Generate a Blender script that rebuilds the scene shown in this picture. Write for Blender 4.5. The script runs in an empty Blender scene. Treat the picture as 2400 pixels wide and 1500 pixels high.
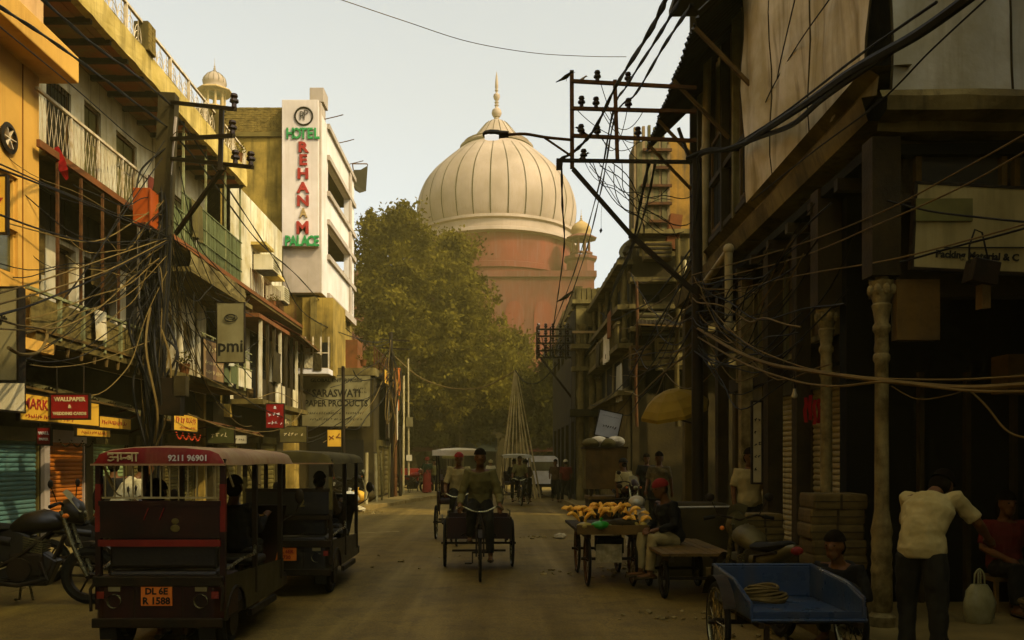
import bpy, math, random
from mathutils import Vector as V, Matrix as M3
rnd = random.Random(7)
PI = math.pi
SC = bpy.context.scene
COL = SC.collection

# ---------------------------------------------------------------- camera
F, VX, HY, EYE = 2000.0, 1158.0, 1080.0, 1.65       # focal length in photo pixels, vanishing point, eye height
cam = bpy.data.cameras.new('camera'); co = bpy.data.objects.new('camera', cam); COL.objects.link(co)
co.location = (0, 0, EYE); co.rotation_euler = (PI / 2, 0, 0)
cam.sensor_width = 36; cam.lens = 30.0; cam.shift_x = 42 / 2400; cam.shift_y = 330 / 2400
cam.clip_start = 0.05; cam.clip_end = 3000
SC.camera = co

# ---------------------------------------------------------------- sky, sun, exposure
SUN = V((0.80, -0.55, 0.0)).normalized() * math.cos(math.radians(41)); SUN.z = math.sin(math.radians(41))
wd = bpy.data.worlds.new('World'); SC.world = wd; wd.use_nodes = True
nt = wd.node_tree; nt.nodes.clear()
sky = nt.nodes.new('ShaderNodeTexSky'); sky.sky_type = 'NISHITA'; sky.sun_disc = False
sky.sun_elevation = math.radians(41); sky.sun_rotation = math.atan2(SUN.x, SUN.y)
sky.air_density = 1.0; sky.dust_density = 6.0; sky.ozone_density = 0.6; sky.altitude = 200
hs = nt.nodes.new('ShaderNodeHueSaturation'); hs.inputs['Saturation'].default_value = 0.22
tn = nt.nodes.new('ShaderNodeMix'); tn.data_type = 'RGBA'; tn.blend_type = 'MULTIPLY'; tn.inputs[0].default_value = 1.0; tn.inputs[7].default_value = (.945, .985, .96, 1)
bg = nt.nodes.new('ShaderNodeBackground'); bg.inputs['Strength'].default_value = 0.15
wo = nt.nodes.new('ShaderNodeOutputWorld')
nt.links.new(sky.outputs[0], hs.inputs['Color']); nt.links.new(hs.outputs[0], tn.inputs[6]); nt.links.new(tn.outputs[2], bg.inputs[0]); nt.links.new(bg.outputs[0], wo.inputs[0])
sl = bpy.data.lights.new('sun', 'SUN'); sl.energy = 2.25; sl.angle = math.radians(0.6); sl.color = (1.0, 0.83, 0.56)
so = bpy.data.objects.new('sun', sl); COL.objects.link(so); so.rotation_euler = SUN.to_track_quat('Z', 'Y').to_euler(); so.location = (30, -30, 40)
SC.view_settings.view_transform = 'Standard'; SC.view_settings.look = 'None'
SC.view_settings.exposure = 1.08; SC.view_settings.gamma = 1.0; SC.view_settings.use_curve_mapping = False
SC.cycles.use_denoising = True
SC.cycles.max_bounces = 6; SC.cycles.diffuse_bounces = 2; SC.cycles.volume_bounces = 0
SC.cycles.volume_max_steps = 64; SC.cycles.sample_clamp_indirect = 4

# ---------------------------------------------------------------- helpers: pixel + depth -> point of the place
def P(px, py, Y): return V(((px - VX) / F * Y, Y, EYE - (py - HY) / F * Y))
def YX(px, X): return X * F / (px - VX)               # depth at which the plane x = X is seen in column px
def ZY(py, Y): return EYE - (py - HY) / F * Y
def XY(px, Y): return (px - VX) / F * Y
def PL(px, py, X): return P(px, py, YX(px, X))

ORIG = {}
def tag(o, label=None, cat=None, group=None, kind=None):
    if label: o['label'] = label
    if cat: o['category'] = cat
    if group: o['group'] = group
    if kind: o['kind'] = kind
    return o
def thing(name, label, cat, loc=(0, 0, 0), group=None, world=False, rz=0.0):
    o = bpy.data.objects.new(name, None); COL.objects.link(o); o.location = loc; o.rotation_euler = (0, 0, rz)
    o.empty_display_size = 0.2
    tag(o, label, cat, group)
    ORIG[o] = V(loc) if world else V((0, 0, 0))
    return o
def link(name, me, mat, parent=None, loc=None):
    o = bpy.data.objects.new(name, me); COL.objects.link(o)
    if mat is not None and me is not None and not me.materials: me.materials.append(mat)
    if parent is not None:
        o.parent = parent; ORIG[o] = ORIG[parent]
        if loc is not None: o.location = V(loc) - ORIG[parent]
    else:
        ORIG[o] = V((0, 0, 0))
        if loc is not None: o.location = loc
    return o
def copy_tree(o, parent=None):
    c = o.copy(); COL.objects.link(c); ORIG[c] = ORIG.get(o, V((0, 0, 0)))
    if parent is not None: c.parent = parent
    for ch in list(o.children): copy_tree(ch, c)
    return c

def frame(d, up=V((0, 0, 1))):
    d = d.normalized()
    if abs(d.dot(up)) > 0.98: up = V((0, 1, 0)) if abs(d.y) < 0.9 else V((1, 0, 0))
    a = d.cross(up).normalized(); return a, a.cross(d).normalized()

class MB:
    def __init__(s): s.v = []; s.f = []
    def face(s, pts):
        n = len(s.v); s.v += [V(p) for p in pts]; s.f.append(tuple(range(n, n + len(pts)))); return s
    def _box8(s, c):
        n = len(s.v); s.v += c
        s.f += [tuple(n + i for i in q) for q in ((0, 3, 2, 1), (4, 5, 6, 7), (0, 1, 5, 4), (1, 2, 6, 5), (2, 3, 7, 6), (3, 0, 4, 7))]
        return s
    def box(s, x0, x1, y0, y1, z0, z1):
        if x0 > x1: x0, x1 = x1, x0
        if y0 > y1: y0, y1 = y1, y0
        if z0 > z1: z0, z1 = z1, z0
        return s._box8([V(p) for p in ((x0, y0, z0), (x1, y0, z0), (x1, y1, z0), (x0, y1, z0), (x0, y0, z1), (x1, y0, z1), (x1, y1, z1), (x0, y1, z1))])
    def obox(s, c, sx, sy, sz, R=None):
        c = V(c); R = R or M3.Identity(3)
        return s._box8([c + R @ V((x * sx / 2, y * sy / 2, z * sz / 2)) for x, y, z in ((-1, -1, -1), (1, -1, -1), (1, 1, -1), (-1, 1, -1), (-1, -1, 1), (1, -1, 1), (1, 1, 1), (-1, 1, 1))])
    def bar(s, p, q, w, h=None, up=V((0, 0, 1))):
        p, q = V(p), V(q); h = h or w; a, b = frame(q - p, up); a = a * w / 2; b = b * h / 2
        return s._box8([p - a - b, p + a - b, p + a + b, p - a + b, q - a - b, q + a - b, q + a + b, q - a + b])
    def loft(s, rings, cap=True, closed=False):
        n0 = len(s.v); k = len(rings[0])
        for r in rings: s.v += [V(p) for p in r]
        m = len(rings)
        for i in range(m if closed else m - 1):
            a, b = n0 + i * k, n0 + ((i + 1) % m) * k
            for j in range(k): s.f.append((a + j, a + (j + 1) % k, b + (j + 1) % k, b + j))
        if cap and not closed:
            s.f.append(tuple(n0 + j for j in reversed(range(k)))); s.f.append(tuple(n0 + (m - 1) * k + j for j in range(k)))
        return s
    def tube(s, pts, r, n=6, closed=False, wd=None, ratio=1.0):
        pts = [V(p) for p in pts]; m = len(pts); rings = []; up = None
        for i, p in enumerate(pts):
            if closed: d = pts[(i + 1) % m] - pts[i - 1]
            else: d = pts[min(i + 1, m - 1)] - pts[max(i - 1, 0)]
            if d.length < 1e-9: d = V((0, 0, 1))
            if wd is not None:
                dn = d.normalized(); a = (wd - dn * wd.dot(dn)).normalized(); b = dn.cross(a)
            else:
                if up is None: a, b = frame(d)
                else:
                    dn = d.normalized(); b = (up - dn * up.dot(dn))
                    b = b.normalized() if b.length > 1e-6 else frame(d)[1]; a = b.cross(dn) * -1
                    a = dn.cross(b)
                up = b
            rr = r[i] if isinstance(r, (list, tuple)) else r
            rings.append([p + a * math.cos(t * 2 * PI / n) * rr * ratio + b * math.sin(t * 2 * PI / n) * rr for t in range(n)])
        return s.loft(rings, True, closed)
    def cyl(s, p, q, r, r1=None, n=10): return s.tube([p, q], [r, r if r1 is None else r1], n)
    def lathe(s, prof, c=(0, 0, 0), n=24, axis=V((0, 0, 1)), a0=0.0, ang=2 * PI):
        c = V(c); ax = V(axis).normalized(); a, b = frame(ax); n0 = len(s.v); k = len(prof); full = abs(ang - 2 * PI) < 1e-6
        st = n if full else n + 1
        for i in range(st):
            t = a0 + ang * i / n; e = a * math.cos(t) + b * math.sin(t)
            for r, h in prof: s.v.append(c + e * r + ax * h)
        for i in range(n):
            p, q = n0 + i * k, n0 + ((i + 1) % st) * k
            for j in range(k - 1): s.f.append((p + j, q + j, q + j + 1, p + j + 1))
        return s
    def ell(s, c, rx, ry, rz, n=12, m=8, R=None):
        c = V(c); R = R or M3.Identity(3); rings = []
        for i in range(m + 1):
            t = PI * (0.02 + 0.96 * i / m)
            rings.append([c + R @ V((rx * math.sin(t) * math.cos(2 * PI * j / n), ry * math.sin(t) * math.sin(2 * PI * j / n), -rz * math.cos(t))) for j in range(n)])
        return s.loft(rings)
    def grid(s, rows):
        n = len(s.v); k = len(rows[0])
        for r in rows: s.v += [V(p) for p in r]
        for i in range(len(rows) - 1):
            for j in range(k - 1): a = n + i * k + j; s.f.append((a, a + 1, a + k + 1, a + k))
        return s
    def prism(s, poly, vec):
        vec = V(vec); n = len(s.v); k = len(poly); s.v += [V(p) for p in poly] + [V(p) + vec for p in poly]
        s.f.append(tuple(n + i for i in reversed(range(k)))); s.f.append(tuple(n + k + i for i in range(k)))
        for i in range(k): j = (i + 1) % k; s.f.append((n + i, n + j, n + k + j, n + k + i))
        return s
    def add(s, o, mtx=None):
        n = len(s.v); s.v += [(mtx @ p if mtx else p.copy()) for p in o.v]; s.f += [tuple(n + i for i in f) for f in o.f]; return s
    def mesh(s, name, mat=None, off=None, smooth=False, ang=40):
        me = bpy.data.meshes.new(name)
        me.from_pydata([tuple(p - off) if off is not None else tuple(p) for p in s.v], [], s.f)
        if mat: me.materials.append(mat)
        if smooth:
            me.polygons.foreach_set('use_smooth', [True] * len(me.polygons)); me.update()
            me.set_sharp_from_angle(angle=math.radians(ang))
        me.update(); return me
    def build(s, name, mat, parent=None, smooth=False, ang=40, bevel=0.0, label=None):
        off = ORIG[parent] if parent is not None else None
        o = link(name, s.mesh(name, mat, off, smooth, ang), mat, parent)
        if bevel:
            b = o.modifiers.new('edge', 'BEVEL'); b.width = bevel; b.segments = 2; b.limit_method = 'ANGLE'
        if label: o['label'] = label
        return o
def Rz(a): return M3.Rotation(a, 3, 'Z')
def Rx(a): return M3.Rotation(a, 3, 'X')
def Ry(a): return M3.Rotation(a, 3, 'Y')
def cat_rom(pts, k=8):
    pts = [V(p) for p in pts]; out = []
    for i in range(len(pts) - 1):
        p0, p1, p2, p3 = pts[max(i - 1, 0)], pts[i], pts[i + 1], pts[min(i + 2, len(pts) - 1)]
        for j in range(k):
            t = j / k
            out.append(0.5 * ((2 * p1) + (p2 - p0) * t + (2 * p0 - 5 * p1 + 4 * p2 - p3) * t * t + (3 * p1 - p0 - 3 * p2 + p3) * t ** 3))
    return out + [pts[-1]]
def sag(p, q, s, k=14):
    p, q = V(p), V(q)
    return [p.lerp(q, i / k) - V((0, 0, 4 * s * (i / k) * (1 - i / k))) for i in range(k + 1)]

# ---------------------------------------------------------------- materials
MATS = {}
COOL = {'blue_enamel', 'turquoise_shutter_paint', 'pale_blue_board', 'white_marble', 'red_sandstone', 'greyed_sandstone', 'tan_plaster', 'cream_panel_paint', 'pinkish_sign_panel'}
def mat(name, c1, c2=None, sc=3.0, rough=0.85, bump=0.0, bsc=40.0, streak=0.0, scol=None, metal=0.0, big=0.25, emit=0.0, spec=0.14, detail=5):
    if name in MATS: return MATS[name]
    def w(c):                                             # warm shadow tint and contrast put into base colours, dark ones most
        if c is None or name in COOL: return c
        k = max(0.0, min(1.0, 1 - 1.35 * (.3 * c[0] + .6 * c[1] + .1 * c[2])))
        return (c[0] ** 1.25, (c[1] * (1 - .06 * k)) ** 1.25, (c[2] * (1 - .62 * k)) ** 1.25)
    c1, c2, scol = w(c1), w(c2), w(scol)
    m = bpy.data.materials.new(name); m.use_nodes = True; t = m.node_tree; N = t.nodes; L = t.links
    b = N['Principled BSDF']; b.inputs['Roughness'].default_value = rough; b.inputs['Metallic'].default_value = metal
    b.inputs['Specular IOR Level'].default_value = spec
    geo = N.new('ShaderNodeNewGeometry'); tc = N.new('ShaderNodeTexCoord')
    def noise(scale, src, det=detail, stretch=None):
        n = N.new('ShaderNodeTexNoise'); n.inputs['Scale'].default_value = scale; n.inputs['Detail'].default_value = det
        n.inputs['Roughness'].default_value = 0.62
        if stretch:
            mp = N.new('ShaderNodeMapping'); mp.inputs['Scale'].default_value = stretch; L.new(src, mp.inputs[0]); L.new(mp.outputs[0], n.inputs['Vector'])
        else: L.new(src, n.inputs['Vector'])
        return n.outputs['Fac']
    def ramp(src, a, bb):
        r = N.new('ShaderNodeMapRange'); r.inputs['From Min'].default_value = a; r.inputs['From Max'].default_value = bb; r.clamp = True
        L.new(src, r.inputs['Value']); return r.outputs[0]
    def mix(f, a, bb, mode='MIX'):
        x = N.new('ShaderNodeMix'); x.data_type = 'RGBA'; x.blend_type = mode
        if isinstance(f, float): x.inputs[0].default_value = f
        else: L.new(f, x.inputs[0])
        for i, c in ((6, a), (7, bb)):
            if isinstance(c, tuple): x.inputs[i].default_value = c + (1,) if len(c) == 3 else c
            else: L.new(c, x.inputs[i])
        return x.outputs[2]
    src = geo.outputs['Position']
    c2 = c2 or tuple(x * 0.72 for x in c1)
    col = mix(ramp(noise(sc, src), 0.36, 0.64), tuple(c1), tuple(c2))
    if big:
        col = mix(ramp(noise(sc * 0.17 + 0.12, src, 3), 0.35, 0.7), col, mix(1.0, col, (1 - big, 1 - big, 1 - big * 1.05), 'MULTIPLY'))
    if streak:
        st = ramp(noise(1.0, src, 4, (5.0, 5.0, 0.35)), 0.50, 0.72)
        mu = N.new('ShaderNodeMath'); mu.operation = 'MULTIPLY'; mu.inputs[1].default_value = streak; L.new(st, mu.inputs[0])
        col = mix(mu.outputs[0], col, tuple(scol or (0.05, 0.04, 0.02)))
    L.new(col, b.inputs['Base Color'])
    rr = N.new('ShaderNodeMapRange'); rr.inputs['To Min'].default_value = max(rough - 0.12, 0.05); rr.inputs['To Max'].default_value = min(rough + 0.12, 1)
    L.new(noise(sc * 2.3, src, 3), rr.inputs['Value']); L.new(rr.outputs[0], b.inputs['Roughness'])
    if bump:
        bp = N.new('ShaderNodeBump'); bp.inputs['Strength'].default_value = bump; bp.inputs['Distance'].default_value = 0.02
        L.new(noise(bsc, src, 4), bp.inputs['Height']); L.new(bp.outputs[0], b.inputs['Normal'])
    if emit:
        b.inputs['Emission Color'].default_value = tuple(c1) + (1,); b.inputs['Emission Strength'].default_value = emit
    MATS[name] = m; return m
def glassy(name, c, rough=0.12):
    return mat(name, c, tuple(x * .7 for x in c), sc=2, rough=rough, spec=0.6, big=0.1)

m_asphalt = None
m_white = mat('white_plaster', (.70, .62, .45), (.52, .43, .28), 1.2, .9, .25, 18, .9, (.13, .10, .05), big=.5)
m_yellow = mat('yellow_plaster', (.58, .44, .18), (.44, .33, .12), 1.5, .9, .3, 14, .75, (.10, .08, .03))
m_yellow_old = mat('stained_yellow_plaster', (.42, .30, .10), (.22, .16, .06), 1.1, .92, .3, 12, .75, (.06, .05, .025))
m_orange = mat('orange_paint', (.62, .38, .11), (.55, .33, .09), 1.2, .7, .1, 20, .3, (.2, .1, .03))
m_peach = mat('peach_paint', (.62, .42, .24), (.54, .35, .19), 1.2, .75, .1, 20, .35, (.25, .13, .05))
m_tan = mat('tan_plaster', (.38, .295, .2), (.32, .25, .165), 1.5, .88, .15, 20, .3, (.15, .11, .05))
m_hotelwhite = mat('cream_panel_paint', (.62, .54, .42), (.54, .46, .35), 1.0, .8, .1, 20, .3, (.25, .2, .1))
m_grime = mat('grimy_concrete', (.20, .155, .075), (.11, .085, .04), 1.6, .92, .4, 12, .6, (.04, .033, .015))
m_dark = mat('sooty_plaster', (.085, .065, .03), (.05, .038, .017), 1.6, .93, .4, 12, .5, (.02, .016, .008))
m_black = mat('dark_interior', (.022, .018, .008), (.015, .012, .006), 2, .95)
m_stone = mat('weathered_stone', (.26, .21, .12), (.11, .085, .045), 1.4, .9, .5, 9, .8, (.05, .04, .02))
m_brick = mat('red_brown_brick', (.30, .17, .07), (.20, .12, .05), 4, .9, .3, 30)
m_brick2 = mat('yellow_brick', (.26, .19, .08), (.15, .11, .05), 5, .9, .3, 30)
m_joist = mat('soffit_board', (.30, .21, .11), (.40, .13, .06), .9, .9, .3, 15, .3)
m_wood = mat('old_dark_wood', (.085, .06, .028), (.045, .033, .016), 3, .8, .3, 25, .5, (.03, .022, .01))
m_wood2 = mat('brown_wood', (.20, .13, .055), (.12, .08, .035), 3, .75, .3, 25, .3)
m_greenslat = mat('faded_green_paint', (.17, .19, .13), (.12, .135, .09), 2, .8, .2, 20, .5, (.07, .06, .03))
m_redslab = mat('rust_red_edge', (.25, .10, .045), (.17, .08, .035), 2, .85, .2)
m_iron = mat('dark_iron', (.03, .024, .015), (.05, .032, .018), 6, .6, .2, 30, metal=.3)
m_rust = mat('rusty_iron', (.16, .075, .03), (.09, .045, .02), 6, .8, .3, 30)
m_whiteiron = mat('white_painted_iron', (.62, .52, .40), (.45, .35, .24), 5, .6, .1)
m_galv = mat('galvanised_sheet', (.20, .18, .13), (.12, .10, .065), 2, .55, .15, 20, .4, (.08, .05, .02), metal=.4)
m_turq = mat('turquoise_shutter_paint', (.07, .15, .115), (.06, .12, .09), 1.0, .55, .1, 30, .4, (.12, .12, .06))
m_shutor = mat('orange_shutter_paint', (.50, .19, .035), (.42, .16, .03), 1.2, .55, .1, 30, .35, (.2, .09, .03))
m_shutgr = mat('pale_green_shutter_paint', (.32, .38, .24), (.25, .31, .19), 1.2, .55, .1, 30, .35, (.12, .12, .06))
m_shutdk = mat('dull_steel_shutter', (.17, .14, .07), (.11, .09, .045), 1.0, .6, .15, 30, .5, (.06, .05, .025))
m_marble = mat('white_marble', (.345, .25, .165), (.30, .215, .135), .28, .75, .08, 3, .42, (.22, .145, .075), big=.3)
m_blackstone = mat('black_stone_inlay', (.05, .045, .035), None, 1, .6)
m_redstone = mat('red_sandstone', (.15, .028, .013), (.11, .024, .012), .35, .9, .2, 4, .45, (.14, .09, .06), big=.3)
m_redstone2 = mat('greyed_sandstone', (.12, .028, .014), (.085, .026, .014), .5, .9, .2, 4, .4, (.12, .09, .06))
m_paleston = mat('pale_sandstone', (.46, .33, .2), (.4, .28, .17), .6, .9, .1, 6, .3, (.3, .2, .12))
m_rubber = mat('black_rubber', (.018, .016, .013), (.026, .022, .016), 9, .85, .2, 60)
m_chrome = mat('worn_chrome', (.36, .34, .28), (.2, .18, .14), 8, .28, metal=.9)
m_blackpaint = mat('black_paint', (.022, .018, .012), (.035, .027, .016), 4, .4, .15, 25, .4, (.06, .045, .02), spec=.3)
m_redpaint = mat('dark_red_paint', (.06, .02, .015), (.028, .015, .011), 3, .45, .1, 20, .4, (.05, .03, .015))
m_redbright = mat('red_paint', (.26, .032, .027), (.17, .026, .02), 3, .5)
m_redcanvas = mat('red_vinyl', (.27, .018, .02), (.20, .016, .016), 2.5, .55, .3, 14, .35, (.3, .19, .12))
m_roofcanvas = mat('skylit_pink_vinyl', (.36, .22, .16), (.42, .30, .20), 3, .6, .3, 12, .4, (.3, .12, .09))  # red roof made pink, the sky light on it put into the colour
m_board = mat('weathered_board', (.34, .29, .17), (.22, .18, .10), 3, .85, .3, 20, .6, (.05, .04, .02))
m_olive = mat('olive_canvas', (.17, .14, .065), (.11, .09, .045), 2, .8, .4, 9, .3)
m_cable = mat('black_cable', (.022, .018, .012), None, 5, .7)
m_cabtan = mat('dusty_tan_cable', (.21, .15, .075), None, 5, .8)
m_letter_y = mat('cream_letter', (.62, .5, .28), None, 6, .7)
m_letter_w = mat('white_letter', (.72, .66, .55), None, 6, .7)
m_letter_k = mat('black_letter', (.03, .026, .02), None, 6, .7)
m_letter_r = mat('red_letter', (.38, .045, .05), (.30, .04, .045), 6, .6)
m_letter_g = mat('green_letter', (.05, .30, .15), (.04, .24, .12), 6, .6)
m_signwhite = mat('white_sign_board', (.58, .51, .39), (.50, .43, .31), 1.5, .6, 0, 20, .3, (.3, .25, .14))
m_signgrey = mat('grey_sign_board', (.26, .23, .17), (.2, .17, .12), 1.5, .6, 0, 20, .4, (.1, .085, .05))
m_signyel = mat('yellow_sign_board', (.66, .42, .07), (.6, .36, .06), 2, .6, 0, 20, .25, (.3, .2, .05))
m_signred = mat('red_sign_board', (.30, .02, .025), (.24, .018, .02), 2, .55)
m_plate = mat('orange_plate', (.66, .24, .045), (.6, .2, .04), 9, .6)
m_tarpgrey = mat('grey_tarpaulin', (.52, .49, .44), (.36, .33, .29), 1.2, .65, .7, 3.0, .6, (.16, .14, .09))
m_tarptan = mat('tan_tarpaulin', (.70, .62, .48), (.50, .42, .29), 1.3, .75, .7, 3.5, .75, (.20, .155, .08))
m_pvc = mat('dusty_pvc', (.46, .39, .26), (.34, .28, .17), 3, .6, 0, 20, .4, (.1, .08, .04))
m_blue = mat('blue_enamel', (.011, .03, .062), (.02, .033, .048), 2.5, .3, .2, 10, .6, (.05, .04, .022), spec=.6)
m_skin = mat('brown_skin', (.17, .085, .04), (.14, .07, .033), 8, .6)
m_hair = mat('black_hair', (.02, .014, .008), None, 20, .9, spec=.03)
m_paper = mat('newsprint', (.42, .36, .25), (.28, .24, .17), 12, .85)
m_bale = mat('brown_paper_bundle', (.17, .125, .065), (.11, .08, .04), 4, .85, .3, 15)
# ================================================================ the setting: ground, road, pavements
def asphalt():
    m = bpy.data.materials.new('dusty_asphalt'); m.use_nodes = True; t = m.node_tree; N = t.nodes; L = t.links; b = N['Principled BSDF']; b.inputs['Specular IOR Level'].default_value = .16
    geo = N.new('ShaderNodeNewGeometry')
    def noise(s, d, stretch=None):
        n = N.new('ShaderNodeTexNoise'); n.inputs['Scale'].default_value = s; n.inputs['Detail'].default_value = d; n.inputs['Roughness'].default_value = .6
        if stretch:
            mp = N.new('ShaderNodeMapping'); mp.inputs['Scale'].default_value = stretch; mp.inputs['Rotation'].default_value = (0, 0, -.02)
            L.new(geo.outputs['Position'], mp.inputs[0]); L.new(mp.outputs[0], n.inputs['Vector'])
        else: L.new(geo.outputs['Position'], n.inputs['Vector'])
        return n.outputs['Fac']
    def ramp(s, stops):
        r = N.new('ShaderNodeValToRGB'); e = r.color_ramp.elements
        e[0].position, e[0].color = stops[0][0], stops[0][1] + (1,); e[1].position, e[1].color = stops[-1][0], stops[-1][1] + (1,)
        for p, c in stops[1:-1]: x = e.new(p); x.color = c + (1,)
        L.new(s, r.inputs[0]); return r.outputs[0]
    def mul(a, bb, f=1.0):
        x = N.new('ShaderNodeMix'); x.data_type = 'RGBA'; x.blend_type = 'MULTIPLY'; x.inputs[0].default_value = f
        L.new(a, x.inputs[6]); L.new(bb, x.inputs[7]); return x.outputs[2]
    base = ramp(noise(.55, 6), [(.3, (.108, .068, .009)), (.52, (.134, .085, .012)), (.7, (.162, .104, .016))])
    grain = ramp(noise(55, 3), [(.3, (.62, .62, .62)), (.7, (1.28, 1.28, 1.28))])
    lanes = ramp(noise(.9, 4, (1.3, .06, 1)), [(.32, (.7, .7, .68)), (.56, (1.0, 1.0, 1.0)), (.7, (1.5, 1.5, 1.45))])
    v = N.new('ShaderNodeTexVoronoi'); v.feature = 'DISTANCE_TO_EDGE'; v.inputs['Scale'].default_value = .42
    wv = N.new('ShaderNodeVectorMath'); wv.operation = 'MULTIPLY_ADD'; nz = N.new('ShaderNodeTexNoise'); nz.inputs['Scale'].default_value = 1.7; nz.inputs['Detail'].default_value = 5
    L.new(geo.outputs['Position'], nz.inputs['Vector']); L.new(nz.outputs['Color'], wv.inputs[0]); wv.inputs[1].default_value = (1.6, 1.6, 0); L.new(geo.outputs['Position'], wv.inputs[2]); L.new(wv.outputs[0], v.inputs['Vector'])
    cracks = ramp(v.outputs['Distance'], [(.0, (.72, .72, .72)), (.004, (.82, .82, .82)), (.012, (1, 1, 1))])
    v2 = N.new('ShaderNodeTexVoronoi'); v2.inputs['Scale'].default_value = .3; L.new(wv.outputs[0], v2.inputs['Vector']); sp = N.new('ShaderNodeSeparateColor'); L.new(v2.outputs['Color'], sp.inputs[0])
    patches = ramp(sp.outputs[0], [(.2, (.92, .92, .92)), (.8, (1.06, 1.06, 1.06))])
    stains = ramp(noise(2.3, 5), [(.36, (.78, .76, .72)), (.5, (1, 1, 1)), (.7, (1.15, 1.13, 1.08))])
    L.new(mul(mul(mul(mul(mul(base, grain), lanes), cracks), patches), stains), b.inputs['Base Color'])
    r = ramp(noise(.9, 4, (1.3, .06, 1)), [(.4, (.85,) * 3), (.72, (.6,) * 3)]); L.new(r, b.inputs['Roughness'])
    bp = N.new('ShaderNodeBump'); bp.inputs['Strength'].default_value = .35; bp.inputs['Distance'].default_value = .01
    L.new(noise(90, 4), bp.inputs['Height']); L.new(bp.outputs[0], b.inputs['Normal'])
    return m
m_asphalt = asphalt()
m_earth = mat('dusty_ground', (.20, .15, .08), (.14, .105, .055), .8, .95, .3, 25)
m_pave = mat('paving_slab_stone', (.26, .20, .11), (.18, .14, .075), 1.5, .9, .3, 25, .0)
m_kerb = mat('kerb_stone', (.32, .24, .13), (.22, .165, .09), 3, .9, .3, 20)
g = MB(); g.face([(-260, -60, 0), (260, -60, 0), (260, 420, 0), (-260, 420, 0)]); tag(g.build('ground', m_earth), kind='structure')
LEDGE = [(-6.1, -12), (-6.1, 6), (-6.0, 14), (-5.6, 20), (-4.7, 26.5), (-3.75, 31), (-2.5, 37.5), (-1.0, 44), (0, 50), (-4, 58)]
REDGE = [(3.05, -12), (3.05, 6), (3.0, 14), (2.9, 22), (2.75, 28), (2.6, 36), (3.2, 44), (7, 52), (16, 58)]
r = MB(); pts = [(x, y, .006) for x, y in LEDGE] + [(x, y, .006) for x, y in reversed(REDGE)]
r.face(pts); tag(r.build('road', m_asphalt), kind='structure')
r2 = MB().face([(-40, 47, .004), (40, 47, .004), (40, 59, .004), (-40, 59, .004)]); tag(r2.build('cross_road', m_asphalt), kind='structure')
# pavements as raised slabs with kerb stones along the road edge
def pavement(edge, out, name):
    b = MB()
    for i in range(len(edge) - 1):
        (x0, y0), (x1, y1) = edge[i], edge[i + 1]
        s = 1 if out > 0 else -1
        b._box8([V(p) for p in ((x0 + .16 * s, y0, 0), (out, y0, 0), (out, y1, 0), (x1 + .16 * s, y1, 0), (x0 + .16 * s, y0, .125), (out, y0, .125), (out, y1, .125), (x1 + .16 * s, y1, .125))])
    root = tag(b.build(name, m_pave), kind='structure')
    n = 0; me = None
    for i in range(len(edge) - 1):
        a, c = V(edge[i] + (0,)), V(edge[i + 1] + (0,)); L = (c - a).length; k = max(1, int(L / .9)); d = (c - a) / k
        for j in range(k):
            p = a + d * (j + .5)
            if p.y < 5 or p.y > 46: continue
            if me is None: me = MB().box(-.075, .075, -.5, .5, 0, 1).mesh('kerb_stone', m_kerb)
            o = link('kerb_stone', me, m_kerb, root); s = 1 if out > 0 else -1
            o.location = (p.x + .08 * s + rnd.uniform(-.012, .012), p.y, 0); o.scale = (1, d.length - .015, .135 + rnd.uniform(-.015, .02))
            o.rotation_euler = (0, rnd.uniform(-.03, .03), math.atan2(-d.x, d.y)); n += 1
    return root
pavement(LEDGE[:8], -9.4, 'pavement'); pavement(REDGE[:7], 8.5, 'pavement')
tag(MB().face([V((-3.5, 19.0, .011)), V((-2.2, 19.75, .011)), V((-2.2, 19.95, .011)), V((-3.5, 19.3, .011))]).build('road_marking', mat('sun_streak_tone', (.40, .33, .2), (.2, .155, .085), 6, .8)), kind='structure')  # pale strip coloured to stand for a sliver of sunlight on the road
# ================================================================ the mosque
import numpy as np
MY = 112.0; MX = XY(1164, MY); MZ = lambda py: ZY(py, MY); MS = MY / F
mosque = thing('mosque', 'great mosque with a striped white marble dome over red sandstone walls', 'mosque', (MX, MY, 0), world=True)
prof = [(176 * MS, MZ(553)), (181 * MS, MZ(540)), (185.5 * MS, MZ(515)), (186 * MS, MZ(492)), (181 * MS, MZ(467)), (170 * MS, MZ(440)), (152 * MS, MZ(415)), (132 * MS, MZ(395)), (108 * MS, MZ(374)), (86 * MS, MZ(356)), (66 * MS, MZ(341))]
prof = [(p.x, p.y) for p in cat_rom([V((a, b, 0)) for a, b in prof], 4)]
dome = MB().lathe(prof, (MX, MY, 0), 96).build('dome', m_marble, mosque, True, 60)
step = 2 * PI / 30; me = None
for k in range(30):
    s = MB()
    rr = [(a + .045, h) for a, h in prof[1:-6]]
    s.lathe(rr + [(a - .1, h) for a, h in reversed(prof[1:-6])], (0, 0, 0), 1, a0=-.006, ang=.012) if me is None else None
    if me is None: me = s.mesh('inlay_stripe', m_blackstone)
    o = link('inlay_stripe', me, m_blackstone, dome, (MX, MY, 0)); o.rotation_euler = (0, 0, k * step + .03)
MB().lathe([(70 * MS, MZ(345)), (84 * MS, MZ(351)), (86 * MS, MZ(347)), (76 * MS, MZ(341)), (78 * MS, MZ(338)), (66 * MS, MZ(333)), (60 * MS, MZ(333))], (MX, MY, 0), 48).build('lotus_ring', m_marble, mosque, True)
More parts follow.
